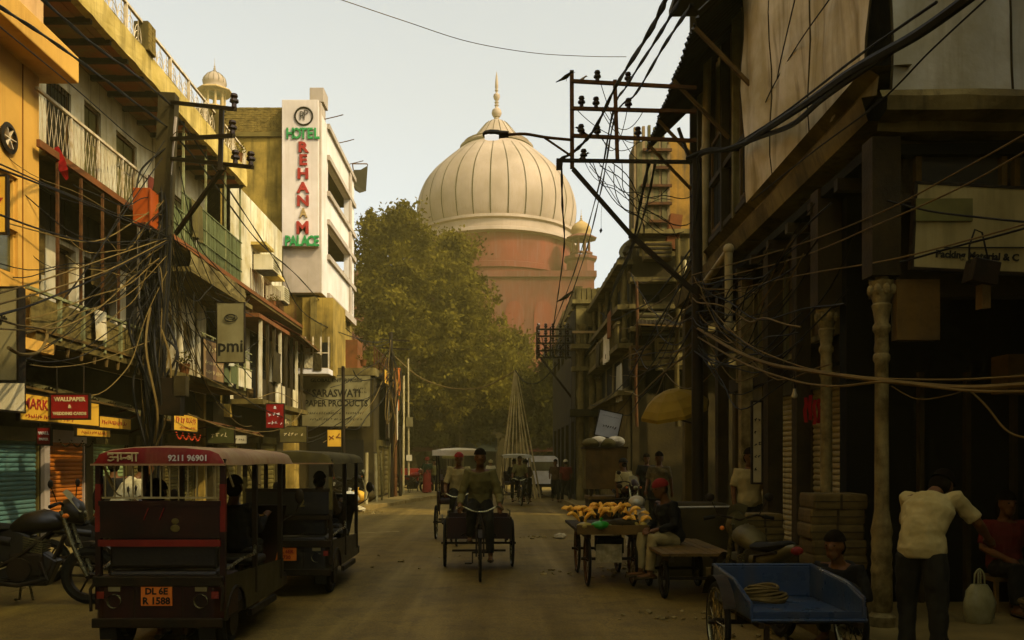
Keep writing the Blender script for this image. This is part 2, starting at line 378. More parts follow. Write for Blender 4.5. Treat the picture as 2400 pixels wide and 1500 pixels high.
cap = MB().lathe([(62 * MS, MZ(334)), (50 * MS, MZ(322)), (36 * MS, MZ(304)), (24 * MS, MZ(290)), (12 * MS, MZ(283)), (5 * MS, MZ(280))], (MX, MY, 0), 32).build('lotus_cap', m_marble, mosque, True)
for k in range(18):
    a = k * 2 * PI / 18
    MB().tube([V((MX + math.cos(a) * (q * MS + .02), MY + math.sin(a) * (q * MS + .02), MZ(h))) for q, h in ((61, 333), (49.5, 321.5), (35.5, 303.5), (23.5, 289.5))], .04, 4).build('inlay_stripe', m_blackstone, cap)
fin = [(5, 283), (7, 279), (4, 276), (8, 274), (11, 269), (12, 265), (10, 258), (5, 254), (3, 250), (5.5, 247), (3, 244), (5.5, 240), (2.5, 237), (6, 233), (8, 227), (7, 222), (3, 219), (2, 216), (4.5, 212), (2.5, 209), (4, 205), (3.4, 192), (2.2, 180), (.4, 168)]
MB().lathe([(a * MS, MZ(h)) for a, h in fin], (MX, MY, 0), 20).build('finial', m_marble, mosque, True, 30)
MB().lathe([(168 * MS, MZ(551)), (183 * MS, MZ(552)), (183 * MS, MZ(558)), (177 * MS, MZ(561)), (177 * MS, MZ(577)), (186 * MS, MZ(580)), (187 * MS, MZ(587)), (170 * MS, MZ(589))], (MX, MY, 0), 72).build('plinth_ring', m_marble, mosque, True, 30)
MB().lathe([(172 * MS, MZ(588)), (172 * MS, MZ(650)), (178 * MS, MZ(652)), (178 * MS, MZ(664)), (173 * MS, MZ(666)), (173 * MS, 2)], (MX, MY, 0), 72).build('drum', m_redstone, mosque, True, 30)
wz = 26.0; WX1 = XY(1392, 101)
w = MB().box(MX - 42, WX1, 101, 104, 0, 23.4).box(MX - 42, WX1 + .3, 100.7, 104.2, 23.4, 24.1); w.build('wall', m_redstone2, mosque)
for k in range(9):
    x = WX1 - 2.6 - k * 3.4
    b = MB(); arch = [V((x - 1.1, 100.93, 12.5))] + [V((x + 1.1 * math.cos(t), 100.93, 19 + 1.6 * math.sin(t) ** .8)) for t in [PI - i * PI / 8 for i in range(9)]] + [V((x + 1.1, 100.93, 12.5))]
    b.prism(arch, (0, .05, 0)).build('niche', m_redstone, mosque)
def chhatri(parent, cx, cy, z0, s, mdome, mbody, name='chhatri'):
    b = MB().lathe([(1.15 * s, 0), (1.3 * s, .1 * s), (1.3 * s, .3 * s), (1.05 * s, .35 * s)], (cx, cy, z0), 8, a0=PI / 8).build(name, mbody, parent)
    for k in range(8):
        a = k * PI / 4 + PI / 8
        MB().cyl((cx + math.cos(a) * .92 * s, cy + math.sin(a) * .92 * s, z0 + .3 * s), (cx + math.cos(a) * .92 * s, cy + math.sin(a) * .92 * s, z0 + 1.75 * s), .12 * s, .1 * s, 6).build('pillar', mbody, b)
    MB().lathe([(.7 * s, 1.72 * s), (1.1 * s, 1.7 * s), (1.1 * s, 1.95 * s), (1.75 * s, 1.8 * s), (1.75 * s, 1.87 * s), (1.15 * s, 2.2 * s), (1.0 * s, 2.25 * s)], (cx, cy, z0), 8, a0=PI / 8).build('eave', mbody, b)
    MB().lathe([(1.0 * s, 2.22 * s), (1.0 * s, 2.5 * s), (1.08 * s, 2.6 * s), (1.1 * s, 2.85 * s), (1.0 * s, 3.15 * s), (.75 * s, 3.45 * s), (.42 * s, 3.68 * s), (.15 * s, 3.82 * s)], (cx, cy, z0), 24).build('cupola', mdome, b, True, 50)
    MB().lathe([(.15 * s, 3.8 * s), (.2 * s, 3.9 * s), (.07 * s, 3.98 * s), (.13 * s, 4.1 * s), (.05 * s, 4.2 * s), (.1 * s, 4.32 * s), (.03 * s, 4.42 * s), (.01 * s, 5.1 * s)], (cx, cy, z0), 8).build('finial', mdome, b, True)
    return b
chhatri(mosque, XY(1362, 104), 104, ZY(600, 104), 1.12, m_paleston, m_redstone2)
tw = MB().lathe([(1.9, 0), (1.75, ZY(604, 104) - .6), (2.1, ZY(604, 104) - .35), (2.1, ZY(604, 104)), (.5, ZY(600, 104))], (XY(1360, 104), 104, 0), 8, a0=PI / 8).build('corner_turret', m_redstone2, mosque)
mn = thing('minaret', 'slim sandstone minaret capped by a pale marble kiosk above the roofs', 'minaret', (XY(503, 118), 118, 0), world=True)
cx = XY(503, 118)
MB().lathe([(2.6, 0), (1.75, ZY(262, 118) - 1), (2.3, ZY(262, 118) - .6), (2.3, ZY(262, 118)), (1, ZY(260, 118))], (cx, 118, 0), 12).build('shaft', m_paleston, mn)
kk = chhatri(mn, cx, 118, ZY(262, 118), 1.45, m_marble, m_paleston, 'kiosk')
for k in range(14):
    a = k * 2 * PI / 14
    MB().tube([(cx + math.cos(a) * r * 1.45, 118 + math.sin(a) * r * 1.45, ZY(262, 118) + h * 1.45) for r, h in ((1.09, 2.62), (1.11, 2.85), (1.01, 3.15), (.76, 3.46), (.43, 3.69))], .035, 4).build('inlay_stripe', m_blackstone, kk)

# ================================================================ trees
def leafmat(name, a, b):
    m = bpy.data.materials.new(name); m.use_nodes = True; t = m.node_tree; N = t.nodes; L = t.links; N.clear()
    geo = N.new('ShaderNodeNewGeometry'); n = N.new('ShaderNodeTexNoise'); n.inputs['Scale'].default_value = .7; n.inputs['Detail'].default_value = 6
    L.new(geo.outputs['Position'], n.inputs['Vector'])
    r = N.new('ShaderNodeValToRGB'); r.color_ramp.elements[0].position = .38; r.color_ramp.elements[1].position = .62
    r.color_ramp.elements[0].color = a + (1,); r.color_ramp.elements[1].color = b + (1,); L.new(n.outputs['Fac'], r.inputs[0])
    d = N.new('ShaderNodeBsdfDiffuse'); tr = N.new('ShaderNodeBsdfTranslucent'); mx = N.new('ShaderNodeMixShader'); mx.inputs[0].default_value = .42
    L.new(r.outputs[0], d.inputs[0]); L.new(r.outputs[0], tr.inputs[0]); L.new(d.outputs[0], mx.inputs[1]); L.new(tr.outputs[0], mx.inputs[2])
    o = N.new('ShaderNodeOutputMaterial'); L.new(mx.outputs[0], o.inputs[0]); return m
leafA = leafmat('dusty_leaf', (.04, .031, .003), (.13, .096, .010)); leafB = leafmat('dark_leaf', (.018, .015, .002), (.045, .036, .004))
m_bark = mat('grey_bark', (.11, .085, .05), (.07, .053, .03), 3, .9, .5, 14)
def tree(label, base, blobs, nl, size, lm, seed):
    rg = np.random.default_rng(seed); root = thing('tree', label, 'tree', base, world=True)
    base = V(base); top = max(b[0].z for b in blobs)
    cen = np.array([tuple(b[0]) for b in blobs]); rad = np.array([b[1] for b in blobs]); w = rad ** 2.2; w /= w.sum()
    tb = MB(); fork = base.lerp(V((base.x + .3, base.y, top)), .32)
    tb.tube(cat_rom([base, base.lerp(fork, .5) + V((.2, 0, 0)), fork], 4), [.42, .4, .38, .36, .34, .33, .32, .3, .28], 9)
    for i, bb in enumerate(blobs):
        p = bb[0]; mid = fork.lerp(p, .5) + V((rnd.uniform(-.4, .4), rnd.uniform(-.4, .4), .3))
        tb.tube([fork, mid, p], [.2, .13, .05], 6)
        for k in range(5):
            d = V(rg.normal(size=3)); d.normalize(); tb.tube([p.lerp(mid, .4), p + d * bb[1] * .45, p + d * bb[1] * .85], [.07, .045, .012], 4)
    tb.build('trunk', m_bark, root, True)
    nc = max(60, nl // 70); idx = rg.choice(len(blobs), nc, p=w); u = rg.normal(size=(nc, 3)); u /= np.linalg.norm(u, axis=1)[:, None]
    cc = cen[idx] + u * (rad[idx] * rg.uniform(.15, 1.22, nc) ** .8)[:, None]
    li = rg.integers(0, nc, nl); sp = rg.uniform(.18, .62, nc)
    pos = cc[li] + rg.normal(size=(nl, 3)) * (sp[li] * .75)[:, None] * np.array([1, 1, .8])
    a = rg.normal(size=(nl, 3)); a /= np.linalg.norm(a, axis=1)[:, None]; b = rg.normal(size=(nl, 3)); b -= a * (a * b).sum(1)[:, None]; b /= np.linalg.norm(b, axis=1)[:, None]
    s = size * rg.uniform(.6, 1.35, nl)[:, None]
    vv = np.stack([pos - a * s, pos + b * s * .5, pos + a * s, pos - b * s * .5], 1).reshape(-1, 3) - np.array(tuple(base))
    me = bpy.data.meshes.new('crown'); me.vertices.add(nl * 4); me.vertices.foreach_set('co', vv.ravel().astype(np.float32))
    me.loops.add(nl * 4); me.loops.foreach_set('vertex_index', np.arange(nl * 4, dtype=np.int32)); me.polygons.add(nl)
    me.polygons.foreach_set('loop_start', np.arange(0, nl * 4, 4, dtype=np.int32)); me.update(calc_edges=True); me.validate()
    link('crown', me, lm, root); return root
def B(px, py, Y, r): return (P(px, py, Y), r)
tree('tall dusty tree whose ragged crown rises beside the hotel balconies', (XY(905, 58), 58, 0), [B(866, 590, 58, 1.3), B(905, 560, 58, 1.4), B(945, 560, 58, 1.9), B(885, 650, 57, 1.9), B(955, 650, 57, 2.5), B(895, 750, 57, 2.4), B(985, 760, 56, 2.8), B(920, 850, 56, 2.6), B(850, 525, 58, .9), B(935, 505, 58, 1.0), B(965, 520, 58, .9), B(848, 640, 57.5, 1.0), B(890, 525, 58, .8)], 40000, .15, leafA, 3)
tree('broad bushy tree standing against the drum of the marble dome', (XY(1070, 60), 60, 0), [B(1045, 590, 60, 1.6), B(1068, 560, 60, 1.0), B(1085, 610, 60, 1.3), B(1025, 650, 59, 2.4), B(1090, 680, 60, 1.7), B(1065, 740, 58, 2.7), B(1120, 750, 59, 1.6), B(1150, 820, 59, 1.7), B(1070, 840, 57, 2.8), B(1030, 900, 57, 2.6), B(1130, 890, 58, 2.2), B(1010, 600, 60, 1.2)], 40000, .15, leafA, 4)
tree('low yellowish tree behind the leaning bamboo poles', (XY(1190, 64), 64, 0), [B(1190, 850, 64, 1.7), B(1205, 800, 64, 1.1), B(1185, 900, 63, 2.0), B(1225, 900, 64, 1.7), B(1215, 960, 63, 2.2)], 17000, .16, leafA, 5)
tree('dark tree shading the lane beyond the balcony house', (XY(1310, 60), 60, 0), [B(1290, 930, 60, 2.2), B(1330, 900, 60, 2.0), B(1270, 990, 60, 1.8), B(1345, 980, 60, 2.2), B(1310, 860, 61, 1.2)], 24000, .2, leafB, 6)
tree('dark low tree over the stalls beside the thicket of poles', (XY(960, 60), 60, 0), [B(950, 930, 60, 2.4), B(1000, 960, 60, 2.2), B(900, 960, 61, 2.2), B(1060, 960, 61, 2.2), B(980, 1000, 60, 1.8), B(1110, 980, 61, 2.0)], 36000, .2, leafB, 8)
# market stalls under the trees, far end of the street
m_awnr = mat('maroon_awning', (.12, .025, .012), (.07, .018, .01), 2, .8); m_awnb = mat('dark_blue_awning', (.03, .035, .04), None, 2, .8)
for i, (px, wd_, mm, lab) in enumerate([(860, 4.4, m_awnb, 'market stall with a dark blue awning behind the thin poles'), (990, 4.0, m_awnr, 'market stall with a maroon awning under the dark low tree'), (1105, 3.6, m_awnb, 'market stall with a dark awning behind the canopy rickshaw'), (1300, 3.6, m_awnr, 'market stall with a maroon awning under the shady tree past the balcony house')]):
    x = XY(px, 59); t = thing('market_stall', lab, 'stall', (x, 59.5, 0), 'market stalls beyond the street end', world=True)
    MB().box(x - wd_ / 2, x + wd_ / 2, 60.2, 61, 0, .95).build('counter', m_wood, t)
    for sx in (-1, 1):
        for y in (58.9, 61.2): MB().cyl((x + sx * wd_ * .47, y, 0), (x + sx * wd_ * .47, y, 2.5 + (y - 58) * .12), .05, n=6).build('post', m_iron, t)
    MB().grid([[V((x + sx, 58.4 + k * .55, 2.3 + k * .17 - .12 * math.sin(k * PI / 6))) for sx in (-wd_ / 2, -wd_ / 4, 0, wd_ / 4, wd_ / 2)] for k in range(7)]).build('awning', mm, t)
    MB().box(x - wd_ / 2, x + wd_ / 2, 61.3, 61.4, 0, 2.6).build('back_panel', m_black, t)

bw_ = thing('boundary_wall', 'dark boundary wall behind the market stalls under the trees', 'wall', (0, 68, 0), world=True)
MB().box(-26, 24, 68, 68.4, 0, 6.5).build('wall_face', m_dark, bw_); MB().box(-26.1, 24.1, 67.85, 68.5, 6.502, 6.75).build('coping', m_grime, bw_)
# ================================================================ builders for house fronts
class Fac:
    """a wall plane: origin o, horizontal axis u, outward normal n; points are (u, z, out)"""
    def __init__(s, o, u, n): s.o = V(o); s.u = V(u).normalized(); s.n = V(n).normalized()
    def p(s, u, z, d=0.0): return s.o + s.u * u + s.n * d + V((0, 0, z))
    def box(s, mb, u0, u1, z0, z1, d0, d1):
        c = [s.p(u0, z0, d0), s.p(u1, z0, d0), s.p(u1, z0, d1), s.p(u0, z0, d1), s.p(u0, z1, d0), s.p(u1, z1, d0), s.p(u1, z1, d1), s.p(u0, z1, d1)]
        return mb._box8(c)
    def rot(s): return M3((s.u, V((0, 0, 1)), s.n)).transposed()
def wall(f, root, name, m, u0, u1, z0, z1, holes=(), depth=.25, d=0.0):
    us = sorted({u0, u1} | {h[0] for h in holes} | {h[1] for h in holes}); zs = sorted({z0, z1} | {h[2] for h in holes} | {h[3] for h in holes})
    us = [u for u in us if u0 <= u <= u1]; zs = [z for z in zs if z0 <= z <= z1]
    b = MB()
    for i in range(len(us) - 1):
        for j in range(len(zs) - 1):
            cu, cz = (us[i] + us[i + 1]) / 2, (zs[j] + zs[j + 1]) / 2
            if any(h[0] < cu < h[1] and h[2] < cz < h[3] for h in holes): continue
            b.face([f.p(us[i], zs[j], d), f.p(us[i + 1], zs[j], d), f.p(us[i + 1], zs[j + 1], d), f.p(us[i], zs[j + 1], d)])
    for h in holes:
        a = [(h[0], h[2]), (h[1], h[2]), (h[1], h[3]), (h[0], h[3])]
        for k in range(4):
            (p, q), (r, s_) = a[k], a[(k + 1) % 4]
            b.face([f.p(p, q, d), f.p(r, s_, d), f.p(r, s_, d - depth), f.p(p, q, d - depth)])
    b.face([f.p(u0, z1, d), f.p(u1, z1, d), f.p(u1, z1, d - depth), f.p(u0, z1, d - depth)])
    for u in (u0, u1): b.face([f.p(u, z0, d), f.p(u, z1, d), f.p(u, z1, d - depth), f.p(u, z0, d - depth)])
    return b.build(name, m, root)
def window(f, root, h, m, mp, d=-.12, nv=2, nh=2, fr=.06, name='window', bars=0, mbar=None, pane='pane'):
    u0, u1, z0, z1 = h; b = MB()
    f.box(b, u0, u0 + fr, z0, z1, d, d + .07); f.box(b, u1 - fr, u1, z0, z1, d, d + .07)
    f.box(b, u0 + fr, u1 - fr, z0, z0 + fr, d, d + .068); f.box(b, u0 + fr, u1 - fr, z1 - fr, z1, d, d + .068)
    w = b.build(name, m, root)
    iu, iz = (u1 - u0 - 2 * fr) / nv, (z1 - z0 - 2 * fr) / nh
    for i in range(nv):
        for j in range(nh):
            x = MB(); f.box(x, u0 + fr + iu * i + .02, u0 + fr + iu * (i + 1) - .02, z0 + fr + iz * j + .02, z0 + fr + iz * (j + 1) - .02, d + .01 + .004 * (i % 2), d + .035 + .004 * (j % 2)); x.build(pane, mp, w)
    if bars:
        for k in range(bars):
            u = u0 + (u1 - u0) * (k + .5) / bars; x = MB(); x.bar(f.p(u, z0, d + .1), f.p(u, z1, d + .1), .018); x.build('bar', mbar or m_iron, w)
    return w
def shutter(f, root, u0, u1, z0, z1, m, d=-.08, pitch=.085, name='roller_shutter'):
    b = MB(); f.box(b, u0, u1, z1 - .03, z1 + .22, d - .05, d + .12); f.box(b, u0 - .05, u0, z0, z1, d - .03, d + .06); f.box(b, u1, u1 + .05, z0, z1, d - .03, d + .06)
    s = b.build(name, m_shutdk if m is not m_shutor else m_tan, root)
    n = max(4, int((z1 - z0) / pitch)); pt = (z1 - z0) / n; L = u1 - u0
    x = MB(); Rr = f.rot(); prof = [(-.004, -pt / 2), (.014, -pt * .42), (.026, -pt * .1), (.022, pt * .25), (.006, pt * .46), (-.004, pt / 2)]
    x.grid([[Rr @ V((q, zz, dd)) for dd, zz in prof] for q in (-L / 2, L / 2)])
    me = x.mesh('slat', m, None, True, 60)
    for k in range(n):
        link('slat', me, m, s, f.p((u0 + u1) / 2, z0 + pt * (k + .5), d + rnd.uniform(-.003, .003)))
    y = MB(); f.box(y, u0 + .01, u1 - .01, z0, z0 + .07, d + .008, d + .045); y.build('bottom_bar', m_iron, s)
    return s
def text(parent, name, body, size, m, at, R, ext=.004, bold=0.0, align='CENTER', sx=1.0, sy=1.0):
    c = bpy.data.curves.new(name, 'FONT'); c.body = body; c.size = size; c.extrude = ext; c.offset = bold; c.align_x = align; c.align_y = 'CENTER'; c.resolution_u = 2
    tmp = bpy.data.objects.new('t', c); me = bpy.data.meshes.new_from_object(tmp); bpy.data.objects.remove(tmp); bpy.data.curves.remove(c)
    me.materials.clear(); me.materials.append(m); o = bpy.data.objects.new(name, me); COL.objects.link(o); o.parent = parent
    ORIG[o] = ORIG[parent]; o.matrix_basis = M3.Translation(V(at) - ORIG[parent]) @ R.to_4x4() @ M3.Diagonal((sx, sy, 1, 1)); return o
R_CAM = M3((V((1, 0, 0)), V((0, 0, 1)), V((0, -1, 0)))).transposed()       # faces the street's near end
R_EAST = M3((V((0, 1, 0)), V((0, 0, 1)), V((1, 0, 0)))).transposed()       # on a front facing +X: runs away from the viewer
R_WEST = M3((V((0, -1, 0)), V((0, 0, 1)), V((-1, 0, 0)))).transposed()
def signboard(label, c, w, h, R, m, lines, name='shop_sign', th=.05, frame_m=None, group=None, cat='sign', hang=None):
    """lines: (text, size, u, v, material[, x stretch])"""
    c = V(c); u, up, n = R @ V((1, 0, 0)), R @ V((0, 1, 0)), R @ V((0, 0, 1))
    t = thing(name, label, cat, c - up * h / 2, group, world=True)
    MB().obox(c, w, h, th, R).build('board', m, t, bevel=.006)
    fm = frame_m or m_iron; b = MB()
    for s in (-1, 1):
        b.obox(c + u * s * (w / 2 + .012), .025, h + .05, th + .012, R); b.obox(c + up * s * (h / 2 + .012), w, .025, th + .01, R)
    b.build('frame', fm, t)
    for ln in lines:
        if ln[0][0] == '~':                      # lettering too worn to read: short uneven brush strokes
            b = MB(); W_ = float(ln[0][1:]); x = -W_ / 2; rs = random.Random(int(abs(ln[3] * 1000) + W_ * 77))
            while x < W_ / 2 - ln[1] * .3:
                cw = ln[1] * rs.uniform(.4, .75); q0 = c + u * (ln[2] + x) + up * ln[3] + n * (th / 2 + .005)
                for k_ in range(rs.choice((2, 2, 3))):
                    a_ = q0 + u * cw * rs.uniform(0, .3) + up * ln[1] * rs.uniform(-.45, -.1); e_ = q0 + u * cw * rs.uniform(.3, .8) + up * ln[1] * rs.uniform(.0, .42)
                    if k_ == 1: a_, e_ = q0 + up * ln[1] * rs.uniform(-.4, .3), q0 + u * cw * .8 + up * ln[1] * rs.uniform(-.3, .4)
                    b.bar(a_ + n * .002 * k_, e_ + n * .002 * k_, ln[1] * .13, .004, up=n)
                x += cw + ln[1] * (.12 if rs.random() < .8 else .5)
            tag(b.build('lettering', ln[4], t), kind='stuff'); continue
        text(t, 'lettering', ln[0], ln[1], ln[4], c + u * ln[2] + up * ln[3] + n * (th / 2 + .004), R, .003, ln[6] if len(ln) > 6 else .004, sx=ln[5] if len(ln) > 5 else 1)
    if hang:
        for k in hang:
            MB().cyl(c + u * k * w * .4 + up * h / 2, c + u * k * w * .4 + up * h / 2 + V(hang[k]), .012, n=5).build('bracket', m_iron, t)
    return t
def rail_lattice(p, q, h, n, r=.012, mode='diamond'):
    p, q = V(p), V(q); b = MB(); d = (q - p) / n; up = V((0, 0, h))
    for i in range(n):
        a, c = p + d * i, p + d * (i + 1)
        if mode == 'diamond': b.bar(a, c + up, r * 1.6); b.bar(c + V((.008, 0, 0)), a + up + V((.008, 0, 0)), r * 1.6)
        elif mode == 'bars': b.bar(a + d * .5, a + d * .5 + up, r * 2)
        else:
            for k in range(3):
                rr = (.25 + .28 * k) * h; cc = a + d * .5
                arc = [cc + d * (math.cos(t) * min(.5, rr / max(d.length, .01) )) + V((0, 0, math.sin(t) * rr)) for t in [i2 * PI / 8 for i2 in range(9)]]
                b.tube(arc, r, 4)
            b.bar(cc, cc + up, r * 1.5)
    return b
EAST = lambda x: Fac((x, 0, 0), (0, 1, 0), (1, 0, 0))     # u is the depth Y itself

# ================================================================ orange corner building (cut by the frame)
ob = thing('orange_building', 'bright orange painted corner building with a jutting cornice and two small windows', 'building', (-8.6, 11, 0), world=True)
f = EAST(-7.6); u1 = 14.25
wall(f, ob, 'wall', m_orange, 6.0, u1, 3.6, 8.05, [(12.72, 13.62, 5.45, 6.15), (12.72, 13.62, 4.58, 5.3)], .2)
MB().box(-13, -7.62, u1 - .25, u1 - .002, 3.6, 8.0).box(-13, -7.82, 6, 14.0, 3.6, 8.0).build('side_wall', m_orange, ob)
window(f, ob, (12.72, 13.62, 5.45, 6.15), m_orange, glassy('dusty_glass', (.10, .10, .06), .2), nv=1, nh=1, fr=.05); window(f, ob, (12.72, 13.62, 4.58, 5.3), m_orange, MATS['dusty_glass'], nv=1, nh=1, fr=.05)
b = MB(); f.box(b, 6, u1 + .25, 8.05, 8.5, -.6, .55); b.build('cornice', m_orange, ob, bevel=.02)
b = MB(); f.box(b, 6, u1 + .1, 8.5, 14.0, -.5, .02); b.build('upper_wall', m_peach, ob)
for u in (9.2, 10.9, 12.55, 13.75):
    b = MB(); f.box(b, u - .012, u + .012, 3.62, 8.04, .001, .012); b.build('panel_joint', mat('brown_joint', (.30, .14, .03)), ob)
b = MB(); f.box(b, 6, u1 + .05, 3.42, 3.6, -.3, .22); b.build('ledge', m_orange, ob)
b = MB().lathe([(.2, 0), (.24, .05), (.17, .07), (.16, .02)], f.p(13.3, 6.68, 0), 20, (1, 0, 0)); v = b.build('vent', m_iron, ob, True)
for k in range(6):
    a = k * PI / 3; MB().bar(f.p(13.3, 6.68, .03), f.p(13.3 + .17 * math.cos(a), 6.68 + .17 * math.sin(a), .04), .05, .012).build('fan_blade', m_whiteiron, v)
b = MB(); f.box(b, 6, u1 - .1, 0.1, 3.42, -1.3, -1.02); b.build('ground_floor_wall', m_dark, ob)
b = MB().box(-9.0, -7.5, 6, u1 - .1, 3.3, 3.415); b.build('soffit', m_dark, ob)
signboard('cream hoarding under the orange building, its lower edge torn', (-7.45, 12.35, 2.95), 2.3, 1.05, R_EAST, m_signwhite, [('~1.2', .26, -.3, -.1, m_letter_k)], 'hoarding')
signboard('dark slate sign seen nearly edge on at the orange building', (-6.62, 11.2, 3.3), .8, 1.2, R_CAM, m_signgrey, [('~.5', .2, 0, .2, m_letter_k)], 'projecting_sign', th=.16)
signboard('yellow projecting sign with a red Y on the orange wall', (-6.76, 11.0, 4.95), .95, .72, R_CAM, m_signyel, [('Y', .34, .34, -.05, m_letter_r), ('~.8', .08, 0, .28, m_letter_k)], 'projecting_sign')

# ================================================================ old house with balconies
oh = thing('balcony_house', 'old plastered house with stacked balconies under a yellow parapet', 'building', (-8.5, 20, 0), world=True)
XW = -8.5; f = EAST(XW); Y0, Y1 = 14.28, 25.2
W2 = [(16.2, 17.15, 7.6, 9.0), (17.7, 18.45, 6.95, 9.15), (19.2, 20.3, 6.95, 9.1), (22.6, 23.5, 6.95, 8.75)]
W1 = [(14.75, 16.0, 3.78, 5.95), (16.55, 17.35, 3.78, 5.9), (17.7, 19.2, 3.78, 5.9), (19.7, 21.3, 3.78, 5.95)]
AR = [(21.75, 22.75, 3.9, 5.5), (23.05, 24.1, 3.9, 5.5), (24.5, 25.1, 3.9, 5.3)]
wall(f, oh, 'wall', m_white, Y0, Y1, 3.6, 9.75, W2 + W1 + AR, .28)
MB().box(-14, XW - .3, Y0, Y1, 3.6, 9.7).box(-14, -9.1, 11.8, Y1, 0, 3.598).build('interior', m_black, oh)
MB().box(-14, XW - .005, Y1 - .2, Y1, 0, 9.74).build('side_wall', m_yellow_old, oh)
m_doorbrown = mat('brown_door_paint', (.17, .10, .04), (.11, .07, .03), 3, .7, .2, 25, .4)
m_mesh = mat('dark_window_mesh', (.06, .05, .025), (.03, .026, .014), 30, .9)
window(f, oh, W2[0], m_doorbrown, m_mesh, nv=1, nh=1, fr=.07, bars=7)
for h in W2[1:]: window(f, oh, h, m_doorbrown, mat('olive_door_panel', (.15, .13, .06), (.10, .085, .04), 3), nv=2, nh=3, fr=.06, name='door', pane='door_panel')
for i, h in enumerate(W1): window(f, oh, h, m_doorbrown, m_doorbrown if i == 1 else m_black, nv=2, nh=2, fr=.07, name='door', pane='door_panel', d=-.22)
# arch heads over the openings
for h in AR[:2]:
    c, rr = (h[0] + h[1]) / 2, (h[1] - h[0]) / 2
    pts = [f.p(h[0] + .001, h[3] + .02, .0)] + [f.p(c - rr * math.cos(t), h[3] - rr + rr * math.sin(t), .0) for t in [i * PI / 10 for i in range(11)]] + [f.p(h[1] - .001, h[3] + .02, 0)]
    b = MB(); n = len(pts)
    for i in range(1, n - 2): b.face([pts[0] if i < n // 2 else pts[-1], pts[i], pts[i + 1]])
    for i in range(1, n - 2): b.face([pts[i], pts[i + 1], pts[i + 1] - f.n * .2, pts[i] - f.n * .2])
    b.build('arch_head', m_white, oh)
for k in range(14):  # dark boards added to deepen the shade under the balcony slab
    b = MB(); f.box(b, 14.3 + k * .5, 14.78 + k * .5, 6.0, 6.74, .004, .03 + .01 * (k % 3)); b.build('fascia_board', m_wood, oh)  # boards added to deepen the shade
for u in (21.5, 22.9, 24.3): MB().cyl(f.p(u, 3.9, .08), f.p(u, 6.3, .08), .09, .075, 8).build('column', m_white, oh, True)
# roof slab with boards and joists, parapet, railing
sx0, sx1 = XW, -7.3
MB().box(XW - 3, sx1 - .04, Y0 - 1.1, Y1 - .1, 9.8, 9.95).build('roof_slab', m_grime, oh)
jn = 15
for k in range(jn + 1):
    y = Y0 - 1.0 + (Y1 - Y0 + .85) * k / jn
    MB().box(sx0 + .002, sx1 - .08, y - .04, y + .04, 9.66, 9.795).build('joist', m_wood, oh)
    if k < jn:
        w_ = (Y1 - Y0 + .85) / jn
        for j in range(4):
            MB().box(sx0 + .01 + j * .28, sx0 + .28 + j * .28, y + .05, y + w_ - .05, 9.76 + rnd.uniform(-.012, .01), 9.79).build('soffit_board', m_joist, oh)
b = MB()
yy = [Y0 - 1.1 + (Y1 - Y0 + 1.1) * i / 26 for i in range(27)]
for s in (0, 1):
    b.grid([[V((sx1 - s * .16 + .012 * math.sin(y * 7 + i), y, z + rnd.uniform(-.015, .015))) for y in yy] for i, z in enumerate((9.73, 9.85, 10.0, 10.14, 10.26))])
b.grid([[V((sx1 - .16 * s, y, 10.25 + rnd.uniform(-.01, .02))) for y in yy] for s in (0, 1)]); b.grid([[V((sx1 - .16 * s, y, 9.735)) for y in yy] for s in (0, 1)])
b.box(sx1 - .15, sx1 - .01, Y1 - .06, Y1, 9.74, 10.24)
b.build('parapet', m_yellow, oh)
rx = sx1 - .08
for k in range(11):
    y = Y0 - .9 + k * (Y1 - Y0 + .75) / 10
    if k in (4, 8):
        pr = MB().box(rx - .16, rx + .14, y - .19, y + .19, 10.26, 10.86).build('pier', m_grime, oh)
        for cx_ in range(8):
            for q in range(2): MB().box(rx + .135, rx + .155, y - .185 + q * .19 + (cx_ % 2) * .02, y - .01 + q * .19, 10.27 + cx_ * .073, 10.335 + cx_ * .073).build('brick', m_brick2, pr)
    pl = MB().bar((rx, y + .22, 10.26), (rx, y + .22, 10.84), .07, .05).build('rail_post', m_whiteiron, oh)
    if k < 10:
        ye = y + (Y1 - Y0 + .75) / 10
        rail_lattice((rx, y + .25, 10.3), (rx, ye + .2, 10.3), .48, 3, .008, 'fan').build('railing_panel', m_whiteiron, oh)
MB().bar((rx, Y0 - 1, 10.84), (rx, Y1 - .03, 10.84), .06, .045).build('handrail', m_whiteiron, oh)
MB().bar((rx, Y1 - .03, 10.2), (rx, Y1 - .03, 10.86), .05).build('rail_post', m_whiteiron, oh)
# second floor balcony: slab, red edge, diamond lattice then green slats
bx = -7.5
MB().box(XW + .002, bx, Y0, 33.6, 6.76, 6.88).build('balcony_slab', m_grime, oh)
MB().box(bx + .002, bx + .06, Y0 - .3, 33.6, 6.80, 6.92).build('slab_edge', m_redslab, oh)
for k in range(5):
    a, e = Y0 - .2 + k * 1.05, Y0 - .2 + (k + 1) * 1.05
    rail_lattice((bx, a, 6.95), (bx, e, 6.95), .75, 7, .0042).build('lattice_panel', m_whiteiron, oh)
    MB().bar((bx, e, 6.9), (bx, e, 7.78), .035).build('rail_post', m_whiteiron, oh)
MB().bar((bx, Y0 - .3, 7.76), (bx, 19.4, 7.76), .05).build('handrail', m_whiteiron, oh)
me = MB().box(-.012, .012, -.032, .032, 0, 1).mesh('slat', m_greenslat)
for k in range(56):
    y = 19.55 + k * .105
    if y > 25.3: break
    o = link('slat', me, m_greenslat, oh, (bx + rnd.uniform(-.01, .01), y, 6.93)); o.scale = (1, 1, 1.15 if k > 8 else .72)
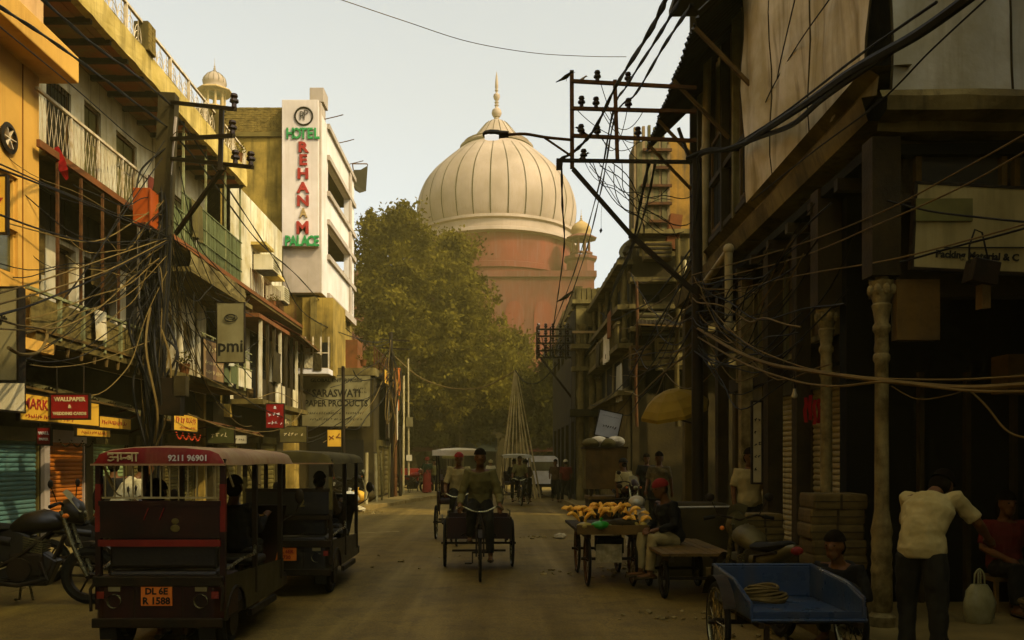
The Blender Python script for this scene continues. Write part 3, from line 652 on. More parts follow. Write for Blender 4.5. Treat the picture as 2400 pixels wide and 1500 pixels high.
for z in (7.25, 7.62, 8.1): MB().bar((bx + .02, 19.5 if z < 8 else 20.4, z), (bx + .02, 25.3, z), .03).build('slat_rail', m_greenslat, oh)
for y in (20.6, 22.2, 23.8, 25.2): MB().bar((bx, y, 6.9), (bx, y, 9.7), .05).build('balcony_post', mat('pale_green_post', (.30, .31, .22), (.2, .17, .1), 4), oh)
# ledge under the green slats
b = MB(); ys = [20.6 + i * .33 for i in range(15)]
b.grid([[V((-7.35 + rnd.uniform(-.03, .03), y, z)) for y in ys] for z in (6.35, 6.5, 6.65, 6.72)]); b.grid([[V((x, y, 6.72)) for y in ys] for x in (-7.35, -7.9)]); b.grid([[V((x, y, 6.35)) for y in ys] for x in (-7.35, XW)])
b.build('broken_ledge', m_stone, oh)
MB().box(XW + .01, -7.25, 20.4, 25.6, 6.18, 6.3).build('sunshade', m_grime, oh)
# first floor balcony: slab, board panels, posts
MB().box(XW + .004, bx + .05, Y0 - .4, 25.6, 3.62, 3.76).build('balcony_slab', m_grime, oh)
py_ = [13.7, 14.62, 15.45, 16.3, 17.0, 17.95]
me = MB().box(-.012, .012, -.5, .5, -.055, .055).mesh('plank', mat('weathered_sign_plank', (.24, .19, .095), (.13, .10, .05), 7, .85, .3, 30, .5))
for i in range(5):
    for j in range(5):
        o = link('plank', me, None, oh, (bx + .03 + rnd.uniform(-.01, .01), (py_[i] + py_[i + 1]) / 2, 3.84 + j * .112)); o.scale = (1, py_[i + 1] - py_[i] - .1, 1); o.rotation_euler = (rnd.uniform(-.01, .01), rnd.uniform(-.1, .1), 0)
for y in py_[1:]:
    MB().bar((bx + .05, y, 3.7), (bx + .05, y, 4.42), .07).build('rail_post', mat('pale_blue_green_post', (.30, .31, .22), (.22, .2, .12), 5), oh)
    MB().bar((bx + .02, y, 4.4), (bx + .02, y, 6.76), .045).build('balcony_post', m_rust if y < 17.5 else m_whiteiron, oh)
MB().bar((bx + .06, 13.6, 4.42), (bx + .06, 18.2, 4.42), .07, .05).build('handrail', MATS['pale_blue_green_post'], oh)
MB().bar((bx + .06, 13.6, 3.79), (bx + .06, 18.2, 3.79), .06, .05).build('bottom_rail', m_wood2, oh)
for k in range(9): MB().cyl((bx, 14 + k * .5, 3.46), (bx, 14 + k * .5, 3.62), .03, .045, 8).build('pendant', m_wood2, oh)
for i in range(6):
    y = 21.4 + i * .72
    MB().box(bx + .18, bx + .2, y, y + .68, 3.8 + rnd.uniform(-.02, .02), 4.32).build('balustrade_panel', m_greenslat if i < 4 else m_white, oh)
    MB().bar((bx + .2, y, 3.7), (bx + .2, y, 4.85), .05).build('rail_post', MATS['pale_green_post'], oh)
for z in (4.36, 4.62, 4.85): MB().bar((bx + .2, 21.3, z), (bx + .2, 25.7, z), .03).build('handrail', MATS['pale_green_post'], oh)
# ground floor front with piers
f0 = EAST(-8.75)
G = [(12.2, 16.45, .13, 2.15), (16.68, 18.3, .13, 2.12), (18.62, 20.4, .13, 2.1), (20.7, 22.4, .13, 2.1), (22.7, 24.9, .13, 2.2)]
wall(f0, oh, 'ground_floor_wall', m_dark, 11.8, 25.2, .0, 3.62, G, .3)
shutter(f0, oh, 12.25, 16.4, .14, 2.05, m_turq); shutter(f0, oh, 16.74, 18.25, .14, 2.05, m_shutor); shutter(f0, oh, 18.68, 20.34, .14, 2.05, m_shutgr); shutter(f0, oh, 20.75, 22.35, .14, 2.05, m_shutdk); shutter(f0, oh, 22.75, 24.85, .14, 2.15, m_shutdk)
b = MB(); f0.box(b, 16.46, 16.66, .13, 2.2, .005, .08); b.build('door_post', m_tan, oh)
# corrugated awnings over the shops
def corrugated(p, q, dvec, wave=.11, amp=.022, n=None):
    p, q, dvec = V(p), V(q), V(dvec); L = (q - p).length; k = n or int(L / wave * 4); nn = (q - p).cross(dvec).normalized()
    return MB().grid([[p.lerp(q, i / k) + dvec * t + nn * amp * math.sin(i * PI / 2 * .999) + V((0, 0, -.03 * math.sin(i * .21) * t)) for i in range(k + 1)] for t in (0, .5, 1)])
def awning(label, p, q, d, m=m_galv, group='corrugated shop awnings along the old house'):
    t = thing('shop_awning', label, 'awning', p, group, world=True)
    corrugated(p, q, d).build('sheet', m, t, True, 80)
    for s in (.03, .5, .97):
        a = V(p).lerp(V(q), s); MB().bar(a + V(d) * .95 - V((0, 0, .05)), a - V((0, 0, .6)), .03).build('strut', m_rust, t)
    MB().bar(V(p) + V(d) - V((0, 0, .04)), V(q) + V(d) - V((0, 0, .04)), .04).build('edge_bar', m_wood2, t)
awning('long bent corrugated awning above the turquoise shutter', (-8.7, 12.0, 3.25), (-8.7, 18.6, 3.05), (.85, 0, -.25))
awning('short corrugated awning above the pale green shutter', (-8.7, 18.8, 2.95), (-8.7, 22.0, 2.9), (.85, 0, -.25))
awning('rusty corrugated awning beneath the green balcony panels', (-8.7, 22.2, 2.95), (-8.7, 26.6, 2.8), (1.5, 0, -.35), m_rust)

# ================================================================ shop signs on the left pavement side
signboard('yellow shop board with red lettering half hidden by a red sign', (-7.55, 14.9, 2.52), 2.7, .42, R_EAST, m_signyel, [('MARK', .24, -.9, .05, m_letter_r, 1.2), ('~1.6', .1, -.4, -.14, m_letter_r)])
signboard('maroon square sign for wallpaper and wedding cards', P(165, 953, 14.4), .63, .4, R_CAM, m_signred, [('WALLPAPER', .095, 0, .12, m_letter_y, 1.0), ('&', .08, 0, 0, m_letter_y), ('WEDDING CARDS', .068, 0, -.12, m_letter_y)], hang={-.9: (0, 0, .5), .9: (0, 0, .5)})
signboard('small red square sign hanging by the turquoise shutter', P(104, 1022, 15.5), .23, .3, R_CAM, m_signred, [('WALL', .07, 0, .05, m_letter_w), ('PAPER', .06, 0, -.06, m_letter_w)], hang={-.9: (0, 0, .5), .9: (0, 0, .5)})
signboard('plain yellow fascia board over the orange shutter', (-7.75, 17.4, 2.42), 1.5, .22, R_EAST, m_signyel, [('~1.2', .12, 0, 0, m_letter_r)])
signboard('low narrow yellow board under the fascia of the orange shutter', (-8.2, 17.45, 2.22), 1.45, .14, R_EAST, m_signyel, [('~1.1', .08, 0, 0, m_letter_r)])
signboard('tilted yellow board with red letters behind the big pole', (-7.35, 18.35, 2.55), 1.0, .36, R_EAST, m_signyel, [('L', .26, -.3, .04, m_letter_r), ('~.5', .18, .15, .04, m_letter_r)])
signboard('yellow shop board with red letters and a marigold string below', (-7.35, 20.3, 2.55), 1.55, .38, R_EAST, m_signyel, [('~1.3', .2, 0, .06, m_letter_r), ('~1', .09, .1, -.12, m_letter_r)])
signboard('purple and cream painted board hung on the arched balcony', (-7.05, 21.4, 4.15), 1.55, .95, R_EAST, mat('purple_sign_board', (.19, .12, .13), (.30, .2, .12), 1.4, .7, 0, 20, .5, (.35, .24, .1)), [('~.9', .26, -.2, .25, m_letter_y), ('~1.3', .13, 0, -.08, m_letter_y), ('~1.2', .13, 0, -.3, m_letter_y)])
pm = signboard('grey hanging sign with a round logo above three dark letters', P(541, 780, 20.6), .64, 1.42, R_CAM, m_signgrey, [('pmi', .42, 0, -.33, m_letter_k, 1.0, .008)], 'projecting_sign', hang={-.9: (-.4, 0, .25), .9: (-.6, 0, .25)})
for k, (rx_, rz_) in enumerate(((.15, .085), (.10, .055))):
    c = P(541, 745, 20.54); MB().tube([c + V((rx_ * math.cos(t), -.0, rz_ * math.sin(t) + .02 * k)) for t in [i * 2 * PI / 20 for i in range(20)]], .012, 4, True).build('logo_ring', m_letter_k, pm)
signboard('small red sign with two pale panels near the drooping cable', P(645, 975, 24.5), .5, .68, R_CAM, m_signred, [('&', .12, 0, .24, m_letter_w), ('~.4', .16, 0, .04, m_letter_w), ('~.4', .14, 0, -.2, m_letter_w)], hang={-.9: (0, 0, .6), .9: (0, 0, .6)})
signboard('dim green board over the shutters beside a small pale board', P(518, 1020, 22.5), .7, .42, R_CAM, mat('dull_green_board', (.10, .10, .045), None, 2), [('~.5', .16, 0, 0, m_letter_y)])
signboard('small pale board beside the dim green one', P(564, 1030, 22.8), .34, .22, R_CAM, m_signwhite, [('~.25', .07, 0, 0, m_letter_k)])
signboard('dusty olive signboard above the parked olive rickshaw', P(688, 1018, 27.5), .85, .5, R_CAM, m_olive, [('~.6', .16, 0, 0, m_letter_y)])
# marigold strings: each one hangs in festoons
def garland(label, pts, m, r=.022, name='garland'):
    b = MB()
    for p in pts: b.ell(p, r, r, r * .8, 5, 4)
    return tag(b.build(name, m), label, 'garland')
m_mari = mat('orange_marigold', (.42, .09, .015), (.5, .05, .02), 20, .8)
m_redcloth = mat('red_cloth', (.42, .02, .02), (.3, .015, .015), 5, .8)
def festoon(p, q, n, s):
    out = []; p, q = V(p), V(q)
    for i in range(n): out += sag(p.lerp(q, i / n), p.lerp(q, (i + 1) / n), s, 9)
    return out
garland('orange marigold festoon under the board of red letters by the pole', festoon((-7.3, 19.6, 2.3), (-7.3, 21.2, 2.28), 4, .14), m_mari)
garland('dry festoon of dark leaves across the top of the orange shutter', festoon((-8.55, 16.8, 2.06), (-8.55, 18.2, 2.06), 3, .12), mat('dry_leaf', (.07, .05, .02)))
garland('short marigold string under the tilted yellow board', festoon((-7.3, 17.9, 2.32), (-7.3, 18.6, 2.32), 1, .22), m_mari)
cl = MB(); cp = [P(130, 345, 14.6), P(140, 375, 14.62), P(150, 400, 14.6), P(158, 420, 14.7)]
cl.grid([[q + V((s * w, 0, .02 * s)) for s in (-1, -.3, .4, 1)] for q, w in zip(cp, (.05, .09, .07, .02))])
tag(cl.build('cloth', m_redcloth), 'torn red cloth dangling from the diamond lattice balcony', 'cloth')

# ================================================================ lower yellow house beyond it
yh = thing('yellow_house', 'low cream and yellow house with window air conditioners', 'building', (-8.3, 29, 0), world=True)
f = EAST(-8.1); A0, A1 = 26.2, 32.6
HO = [(28.6, 29.3, 8.0, 8.7), (30.0, 30.9, 7.2, 8.0), (28.3, 29.4, 3.7, 6.0), (29.7, 30.9, 3.7, 6.0), (31.2, 32.3, 3.7, 6.0), (26.5, 27.9, 3.7, 6.0)]
wall(f, yh, 'wall', m_white, A0, A1, 3.4, 10.35, HO, .25)
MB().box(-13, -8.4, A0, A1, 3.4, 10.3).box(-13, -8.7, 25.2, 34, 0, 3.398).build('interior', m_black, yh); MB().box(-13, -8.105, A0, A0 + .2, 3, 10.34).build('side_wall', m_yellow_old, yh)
for h in HO: window(f, yh, h, m_doorbrown, m_mesh if h[2] > 6.9 else m_black, nv=2, nh=2, name='window')
for (u, z) in ((28.95, 8.85), (30.45, 8.15)):
    b = MB(); f.box(b, u - .55, u + .55, z, z + .1, .0, .5); b.build('sunshade', m_yellow, yh)
def ac_unit(label, at):
    t = thing('air_conditioner', label, 'air conditioner', at, 'window air conditioners on the yellow house', world=True); x, y, z = at
    MB().box(x - .3, x + .35, y - .4, y + .4, z, z + .52).build('case', m_signwhite, t, bevel=.01)
    for k in range(6): MB().box(x + .352, x + .362, y - .34, y + .34, z + .06 + k * .075, z + .1 + k * .075).build('louvre', m_signgrey, t)
    MB().box(x - .2, x + .3, y - .42, y + .42, z - .05, z - .002).build('shelf', m_iron, t)
ac_unit('boxy air conditioner under the upper sunshade of the yellow house', (-7.75, 28.95, 8.05)); ac_unit('boxy air conditioner under the lower sunshade of the yellow house', (-7.75, 30.45, 7.3))
b = MB(); f.box(b, A0, 36.4, 6.72, 6.85, .0, .62); b.build('balcony_slab', m_grime, yh)
for k in range(12): rail_lattice((-7.5, A0 + k * .52, 6.9), (-7.5, A0 + k * .52 + .5, 6.9), .7, 3, .008, 'bars').build('railing_panel', m_rust, yh)
b = MB(); f.box(b, A0 - .4, A1 + 2, 6.0, 6.12, .0, 1.0); b.build('ragged_sunshade', m_redslab, yh)
b = MB(); f.box(b, A0, A1, 3.4, 3.55, 0, 1.0); b.build('lower_slab', m_grime, yh)
for k in range(8): 
    u = 26.3 + k * .8; MB().bar(f.p(u, 3.5, .9), f.p(u, 6.0, .9), .09).build('post', m_wood if k % 3 else m_white, yh)
    b = MB(); f.box(b, u + .06, u + .74, 3.58, 4.2, .86, .89); b.build('balustrade_panel', m_white if k in (2, 3, 5) else m_wood, yh)
wall(EAST(-8.3), yh, 'ground_floor_wall', m_dark, 25.2, 34, 0, 3.4, [(25.6, 27.6, .13, 2.4), (28, 30, .13, 2.4), (30.4, 32.6, .13, 2.4)], .3)
for a in (25.65, 28.05, 30.45): shutter(EAST(-8.3), yh, a, a + 1.9, .14, 2.3, m_shutdk, pitch=.16)
awning('torn tarred awning sagging between the yellow house and the hotel', (-8.05, 29.6, 6.75), (-8.0, 34.2, 6.5), (1.35, 0, -.75), mat('tarred_sheet', (.05, .035, .018), (.2, .06, .025), 1.5, .8, .3), 'ragged awning of the yellow house')
signboard('long dull signboard hung above the shutters of the yellow house', (-7.2, 28.6, 3.0), 3.2, .5, R_EAST, m_olive, [('~2.4', .24, 0, 0, m_letter_y)])
# ================================================================ hotel
ht = thing('hotel', 'hotel block with a tall lettered sign tower and open balconies jutting over the street', 'building', (-7, 37, 0), world=True)
HYc = 33.6; hx0 = XY(520, HYc); hx1 = XY(757, HYc); fc = Fac((0, HYc, 0), (1, 0, 0), (0, -1, 0))
z = lambda py: ZY(py, HYc)
MB().box(-14, XY(690, HYc), HYc, 42, 0, z(312)).build('wall', m_yellow_old, ht)
MB().box(hx0, XY(672, HYc), HYc - .12, HYc - .002, z(322), z(312)).build('string_course', m_grime, ht)
bw = MB().box(-14, XY(672, HYc), HYc + .02, HYc + .6, z(312), z(252)).build('brick_parapet', m_grime, ht)
rows = 14; hh = (z(252) - z(312)) / rows; bl = .25; me = MB().box(-bl / 2 + .006, bl / 2 - .006, -.03, .03, -hh / 2 + .005, hh / 2 - .005).mesh('brick', m_brick2)
for r_ in range(rows):
    for k in range(11):
        x = XY(672, HYc) - .14 - k * bl - (r_ % 2) * bl / 2
        if x > hx0 + 0.05: link('brick', me, m_brick2, bw, (x, HYc + .012 + rnd.uniform(-.012, .008), z(312) + hh * (r_ + .5)))
b = MB().box(XY(668, HYc) - .02, hx1, HYc - .3, HYc + .55, z(690), z(247)); b.build('sign_tower', m_tan, ht, bevel=.03)
MB().box(XY(729, HYc), XY(762, HYc), HYc - .28, HYc + .6, z(246), z(212)).build('tower_cap', m_tan, ht, bevel=.02)
sg = MB().box(XY(668, HYc), XY(752, HYc), HYc - .5, HYc - .305, z(584), z(246)).build('sign_panel', mat('pinkish_sign_panel', (.56, .46, .34), (.5, .4, .29), 1.2, .7, 0, 20, .25, (.3, .22, .14)), ht, bevel=.015)
def L(ch, px, py, s, m, sx=1.0): text(sg, 'letter', ch, s, m, P(px, py, HYc - .53) , R_CAM, .03, .016 if sx < 1 else .022, sx=sx)
for i, ch in enumerate('HOTEL'): L(ch, 680 + i * 15.5, 314, .58, m_letter_g, .78)
for ch, py in zip('REHAN', (346, 376, 408, 441, 472)): L(ch, 710, py, .56, m_letter_r, 1.12)
L('A', 711, 500, .5, m_paleston, .8); L('M', 709, 535, .66, m_letter_r)
for i, ch in enumerate('PALACE'): L(ch, 674 + i * 13.5, 566, .56, m_letter_g, .74)
c = P(712, 272, HYc - .52)
MB().tube([c + V((.34 * math.cos(t), 0, .34 * math.sin(t))) for t in [i * 2 * PI / 28 for i in range(28)]], .035, 5, True).build('emblem_ring', m_letter_k, sg)
text(sg, 'emblem_letter', 'R', .5, m_letter_k, c + V((-.06, -.01, 0)), R_CAM, .01, -.01, sx=.8); text(sg, 'emblem_letter', 'P', .5, m_letter_k, c + V((.08, -.02, .05)), R_CAM, .01, -.01, sx=.8)
fe = EAST(hx1); e0, e1 = HYc + .02, 40.9
zz = dict(bot=8.2, b1=9.95, o1=11.16, b2=12.5, o2=13.75, top=15.15)
OP = [(34.5, 39.4, zz['b1'], zz['o1']), (34.5, 39.4, zz['b2'], zz['o2'])]
wall(fe, ht, 'street_front', m_hotelwhite, HYc - .28, e1, zz['bot'], zz['top'], OP + [(39.9, 40.6, 8.6, 9.6)], .22, .02)
for a, c_ in ((9.75, 9.95), (11.16, 11.36), (12.3, 12.5), (13.75, 13.95), (15.0, 15.2), (8.12, 8.4)):
    b = MB(); fe.box(b, 34.3, e1 + .05, a, c_, .022, .13); b.build('tan_band', m_peach if False else m_tan, ht)
b = MB(); fe.box(b, 39.42, 39.88, 8.4, 15.0, .022, .10); b.build('pilaster', m_tan, ht)
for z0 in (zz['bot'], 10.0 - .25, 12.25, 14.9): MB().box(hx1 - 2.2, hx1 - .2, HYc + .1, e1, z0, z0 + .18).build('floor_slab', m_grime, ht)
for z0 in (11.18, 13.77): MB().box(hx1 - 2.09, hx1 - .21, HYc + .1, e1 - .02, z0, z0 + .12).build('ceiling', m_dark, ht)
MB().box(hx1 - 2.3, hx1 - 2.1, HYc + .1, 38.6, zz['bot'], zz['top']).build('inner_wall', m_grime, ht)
MB().box(XY(690, HYc), hx1 - .2, HYc + .3, 41.5, 5.6, 8.15).build('lower_block', m_yellow_old, ht)
for k in range(5): MB().box(hx1 - 1.6 + .01, hx1 - .05, 34.2 + k * 1.5, 34.35 + k * 1.5, 8.02, 8.19).build('soffit_beam', m_grime, ht)
for k in range(3):
    y = 33.9 + k * 2.6; zt = 15.3; MB().tube([(hx1 - .3, y, zt - .15), (hx1 + .45, y, zt + .02), (hx1 + .75, y, zt + .1)], .02, 5).build('bracket_rod', m_rust, ht)
t = thing('rooftop_tarp', 'dark ragged tarp on a rod frame at the hotel roof corner', 'tarp', (hx1, 41, 13.5), world=True)
q = [P(828, 398, 41), P(862, 388, 42.5), P(858, 448, 42.5), P(838, 462, 41.5), P(826, 430, 41)]
MB().grid([[q[0], q[0].lerp(q[1], .5) - V((0, 0, .1)), q[1]], [q[4], q[4].lerp(q[2], .5), q[1].lerp(q[2], .5)], [q[3].lerp(q[4], .5), q[3] + V((.1, 0, .2)), q[2]]])  .build('sheet', mat('charred_tarp', (.06, .05, .035), None, 2), t)
MB().tube([q[0], P(826, 384, 41), P(860, 384, 42.5), q[1]], .03, 5).build('frame', m_rust, t)
# lower floors under the jutting balconies: small balcony with white panels
b = MB(); fl = Fac((0, 33.0, 0), (1, 0, 0), (0, -1, 0))
lx0, lx1 = XY(706, 33), XY(778, 33)
MB().box(lx0, lx1, 33.2, 36, ZY(878, 33), 8.0).build('lower_wall', m_yellow_old, ht)
MB().box(lx0 - .1, lx1, 32.3, 33.19, ZY(880, 33), ZY(868, 33)).build('balcony_slab', m_hotelwhite, ht)
for k in range(5):
    x = lx0 + (lx1 - lx0) * k / 4
    MB().bar((x, 32.35, ZY(868, 33)), (x, 32.35, ZY(795, 33)), .05).build('balcony_post', m_whiteiron, ht)
for zz_ in (868, 832): MB().bar((lx0, 32.35, ZY(zz_, 33)), (lx1, 32.35, ZY(zz_, 33)), .04).build('handrail', m_whiteiron, ht)
for (a, c_, y0, y1, mm) in ((712, 728, 862, 806, m_white), (735, 752, 862, 800, m_yellow), (755, 772, 860, 802, m_black)):
    MB().box(XY(a, 33), XY(c_, 33), 33.05, 33.19, ZY(y0, 33), ZY(y1, 33)).build('balcony_door', mm, ht)
lg = [('white shirt hung to dry on the hotel balcony', 723, .5, m_white), ('dark towel hung to dry on the hotel balcony', 744, .6, m_dark)]
for lab, px, h_, mm in lg:
    a = P(px, 832, 32.28); tag(MB().grid([[a + V((dx, -.02 * abs(math.sin(dx * 9 + k)), -h_ * k / 4)) for dx in (-.16, -.08, 0, .08, .16)] for k in range(5)]).build('laundry', mm), lab, 'laundry')
for (px, dy) in ((735, 0), (748, 1)):
    MB().box(XY(px, 33.1) - .1, XY(px, 33.1) + .1, 33.0, 33.19, 5.2, 8.0 - dy).build('pilaster', m_grime, ht)

# ================================================================ low corner shop house with the big signboard
sh = thing('corner_shop', 'low shop house carrying a big faded paper products signboard', 'building', (-6.6, 36, 0), world=True)
sx0_, sx1_ = XY(700, 34.2), XY(874, 34.2)
MB().box(sx0_, sx1_, 34.4, 40.5, 0.1, ZY(880, 34.2)).build('wall', m_dark, sh)
MB().box(sx0_ - .1, sx1_ + .1, 34.2, 40.6, ZY(880, 34.2) + .002, ZY(862, 34.2)).build('roof_slab', m_stone, sh)
wl = EAST(sx1_ + .02)
for u in (35.2, 37.0, 38.8): shutter(wl, sh, u, u + 1.5, .14, 2.3, m_shutdk, d=.02, pitch=.2)
MB().box(sx0_ + .4, sx1_ - .4, 34.3, 34.39, .14, 2.5).build('doorway', m_black, sh)
for k in range(7): MB().bar((sx1_, 34.6 + k * .8, ZY(862, 34.2)), (sx1_, 34.6 + k * .8, ZY(862, 34.2) + .9), .05).build('rail_post', m_rust, sh)
for z_ in (.45, .88): MB().bar((sx1_, 34.5, ZY(862, 34.2) + z_), (sx1_, 40.2, ZY(862, 34.2) + z_), .035).build('handrail', m_rust, sh)
MB().box(-7.2, -6.0, 37.5, 38.9, ZY(862, 34.2), ZY(800, 38)).build('water_tank', m_redslab, sh)
cx_, cz_ = XY(788, 34), ZY(940, 34)
signboard('big weathered signboard lettered Saraswati Paper Products', (cx_, 34.05, cz_), 2.72, 2.02, R_CAM, m_signgrey,
          [('GLOBAL ENTERPRISES', .2, 0, .82, m_letter_k, 1.05), ('SARASWATI', .42, 0, .3, m_letter_k, .85, .01), ('PAPER PRODUCTS', .36, 0, -.1, m_letter_k, .85, .008), ('~2.3', .13, 0, -.48, m_letter_k), ('~2.1', .12, 0, -.72, m_letter_k), ('~.3', .12, -1.15, .42, m_letter_k), ('~.5', .1, .95, .5, m_letter_k), ('~.5', .1, .95, .36, m_letter_k)], th=.08)
signboard('tall cream sunlit sign with scrawled lettering on the corner shop', (sx1_ + .35, 37.7, ZY(972, 37.7)), 3.6, 2.15, R_EAST, m_signwhite, [('~2.6', .5, 0, .5, m_paleston), ('~2.4', .4, 0, -.1, m_paleston), ('~2.2', .4, 0, -.65, m_paleston)], th=.12)
signboard('orange striped fascia board above the tall cream sign', (sx1_ + .3, 37.5, ZY(893, 37.5)), 4.6, .55, R_EAST, m_signyel, [('~4', .34, 0, 0, m_letter_r)], th=.08)
signboard('orange lightbox sign hung high on the thin poles', P(931, 895, 42), .34, 1.35, R_CAM, m_plate, [('~.24', .16, 0, .2, m_letter_k)], th=.2, hang={0: (-.5, 0, .0)})
signboard('small orange sign under the orange lightbox', P(929, 950, 42), .3, .55, R_CAM, m_plate, [('~.22', .12, 0, 0, m_letter_w)], th=.16, hang={0: (-.5, 0, .0)})
signboard('square yellow sign with a lattice pattern near the olive rickshaw', P(784, 1027, 28.5), .46, .56, R_CAM, m_signyel, [('~.36', .3, 0, .05, m_redslab)])

# things set down and hung on the balconies
def hung(label, p, w, h, m, cat='laundry', seed=1):
    p = V(p); b = MB(); rs = random.Random(seed); a = rs.uniform(0, 6)
    b.grid([[p + V((.04 * math.sin(y * 14 + a) * (k + 1) / 5, y, -h * k / 5 + .02 * math.sin(y * 9 + a) * (k > 3))) for y in [(-.5 + j / 8) * w for j in range(9)]] for k in range(6)])
    return tag(b.build('cloth', m, None, True), label, cat)
hung('cream cloth drying over the plank balcony rail', (-7.36, 15.95, 4.46), .5, .55, m_white, seed=2); hung('faded maroon cloth drying on the diamond lattice', (-7.42, 18.6, 7.8), .6, .7, mat('maroon_cloth', (.2, .05, .04), None, 5), seed=3)
hung('olive cloth hung over the slatted green rail', (-7.42, 21.3, 8.1), .8, .9, m_olive, seed=4); hung('striped pale cloth drying on the green balcony panels', (-7.2, 23.2, 4.86), .7, .6, m_tarpgrey, seed=5); hung('dark cloth hung on the post row of the yellow house', (-7.1, 28.0, 5.2), .9, 1.0, m_dark, seed=6)
hung('brown sacking slung below the second floor slab by the pole', (-7.4, 18.9, 6.75), 1.4, .75, m_wood2, seed=7); hung('dusty bamboo blind rolled half down over the dark first floor doorway', (-8.38, 15.35, 6.0), 1.2, .9, mat('bamboo_blind', (.16, .115, .05), (.10, .07, .03), 12), 'blind', seed=8)
hung('worn cane blind let down in the doorway nearer the big pole', (-8.38, 18.4, 5.95), 1.3, .62, MATS['bamboo_blind'], 'blind', seed=9)
def planter(label, at, s=1.0):
    t = thing('potted_plant', label, 'plant', at); MB().lathe([(0, 0), (.1 * s, 0), (.14 * s, .22 * s), (.15 * s, .24 * s), (.12 * s, .22 * s), (0, .2 * s)], (0, 0, 0), 12).build('pot', m_redslab, t, True)
    b = MB(); rs = random.Random(int(at[1] * 10))
    for k in range(60):
        d = V((rs.gauss(0, 1), rs.gauss(0, 1), rs.uniform(.2, 1.6))).normalized(); c = V((0, 0, .24 * s)) + d * rs.uniform(.08, .34) * s; u = V((rs.gauss(0, 1), rs.gauss(0, 1), rs.gauss(0, 1))).normalized() * .05 * s; v_ = u.cross(d).normalized() * .025 * s; b.face([c - u, c + v_, c + u, c - v_])
    b.build('leaves', leafA, t)
planter('potted plant on the parapet of the balcony house near its end', (-7.38, 24.6, 10.27)); planter('potted plant on the first floor balcony by the purple board', (-7.55, 20.8, 3.77)); planter('potted plant on the slab of the yellow house', (-7.6, 29.2, 6.86)); planter('small potted plant at the corner shop roof edge', (-5.3, 34.6, 5.5))
for k, (x, y, z_, sx_, sz_) in enumerate(((-7.9, 14.6, 3.77, .5, .45), (-7.95, 19.3, 3.77, .6, .5), (-7.9, 26.8, 3.56, .5, .4), (-8.0, 31.0, 6.86, .6, .5))):
    t = thing('crate', ['slatted crate on the plank balcony by the orange building', 'slatted crate on the first floor balcony behind the pole', 'slatted crate on the lower slab of the yellow house', 'slatted crate on the upper slab of the yellow house'][k], 'crate', (x, y, z_), 'crates left on the balconies')
    for q in range(4): MB().box(sx_ / 2 - .015, sx_ / 2, -.3, .3, .02 + q * sz_ / 4, .02 + (q + .8) * sz_ / 4).build('slat', m_wood2, t)
    MB().box(-sx_ / 2, sx_ / 2 - .03, -.28, .28, .01, sz_ * .9).build('load', m_wood, t)
# ================================================================ right-hand street: the wood and tarpaulin house on the corner
FR = Fac((3.363, 0, 0), (.03, 1, 0), (-1, .03, 0))
rx = lambda y, d=0.0: 3.363 + .03 * y - d
wh = thing('corner_house', 'dark timber corner house wrapped in tarpaulins over an arcade of iron columns', 'building', (4.4, 12.5, 0), world=True)
GT = 13.4; GY0, GY1 = 7.9, 17.3
MB()._box8([V(p) for p in ((rx(GY0) + .3, GY0 + .3, 4.55), (26, GY0 + .3, 4.55), (26, GY1, 4.55), (rx(GY1) + .3, GY1, 4.55), (rx(GY0) + .3, GY0 + .3, GT), (26, GY0 + .3, GT), (26, GY1, GT), (rx(GY1) + .3, GY1, GT))]).build('upper_storeys', m_wood, wh)  # height and depth out of view shaped to block the sun
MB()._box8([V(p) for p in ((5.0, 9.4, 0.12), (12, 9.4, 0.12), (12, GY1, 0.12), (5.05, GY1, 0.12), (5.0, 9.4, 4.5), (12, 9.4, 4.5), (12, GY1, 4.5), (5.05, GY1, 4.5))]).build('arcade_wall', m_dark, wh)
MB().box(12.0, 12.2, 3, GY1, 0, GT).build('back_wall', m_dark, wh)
fi = Fac((4.9, 0, 0), (0, 1, 0), (-1, 0, 0))
for i, (a, c) in enumerate(((9.9, 11.1), (11.35, 13.0), (13.25, 14.9), (15.15, 16.8))): shutter(fi, wh, a, c, .14, 2.75, mat('pale_steel_shutter', (.60, .53, .34), (.46, .4, .25), 1.2, .6, .1, 30, .5, (.12, .1, .05)), d=.02)
for a in (9.75, 11.22, 13.12, 15.02, 16.95):
    b = MB(); fi.box(b, a - .1, a + .1, .13, 3.0, .003, .14); b.build('pilaster', m_grime, wh)
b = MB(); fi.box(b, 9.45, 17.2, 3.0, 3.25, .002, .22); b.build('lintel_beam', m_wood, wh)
# concrete ledge between the storeys, broken lower edge
b = MB(); n = 36; us = [7.75 + i * (17.3 - 7.75) / n for i in range(n + 1)]
jt = [rnd.uniform(-.05, .06) for _ in us]
b.grid([[FR.p(u, z + (j if k == 0 else 0), d) for u, j in zip(us, jt)] for k, (z, d) in enumerate(((4.70, -.1), (4.74, .2), (4.95, .26), (4.97, .12), (5.15, .10), (5.23, .22), (5.25, -.2)))])
b.build('concrete_ledge', m_stone, wh)
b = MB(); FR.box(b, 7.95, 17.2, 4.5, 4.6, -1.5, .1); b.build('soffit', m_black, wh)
for k in range(11):
    b = MB(); FR.box(b, 8.6 + k * .8, 8.7 + k * .8, 4.38, 4.498, -1.45, .16); b.build('joist', m_wood, wh)
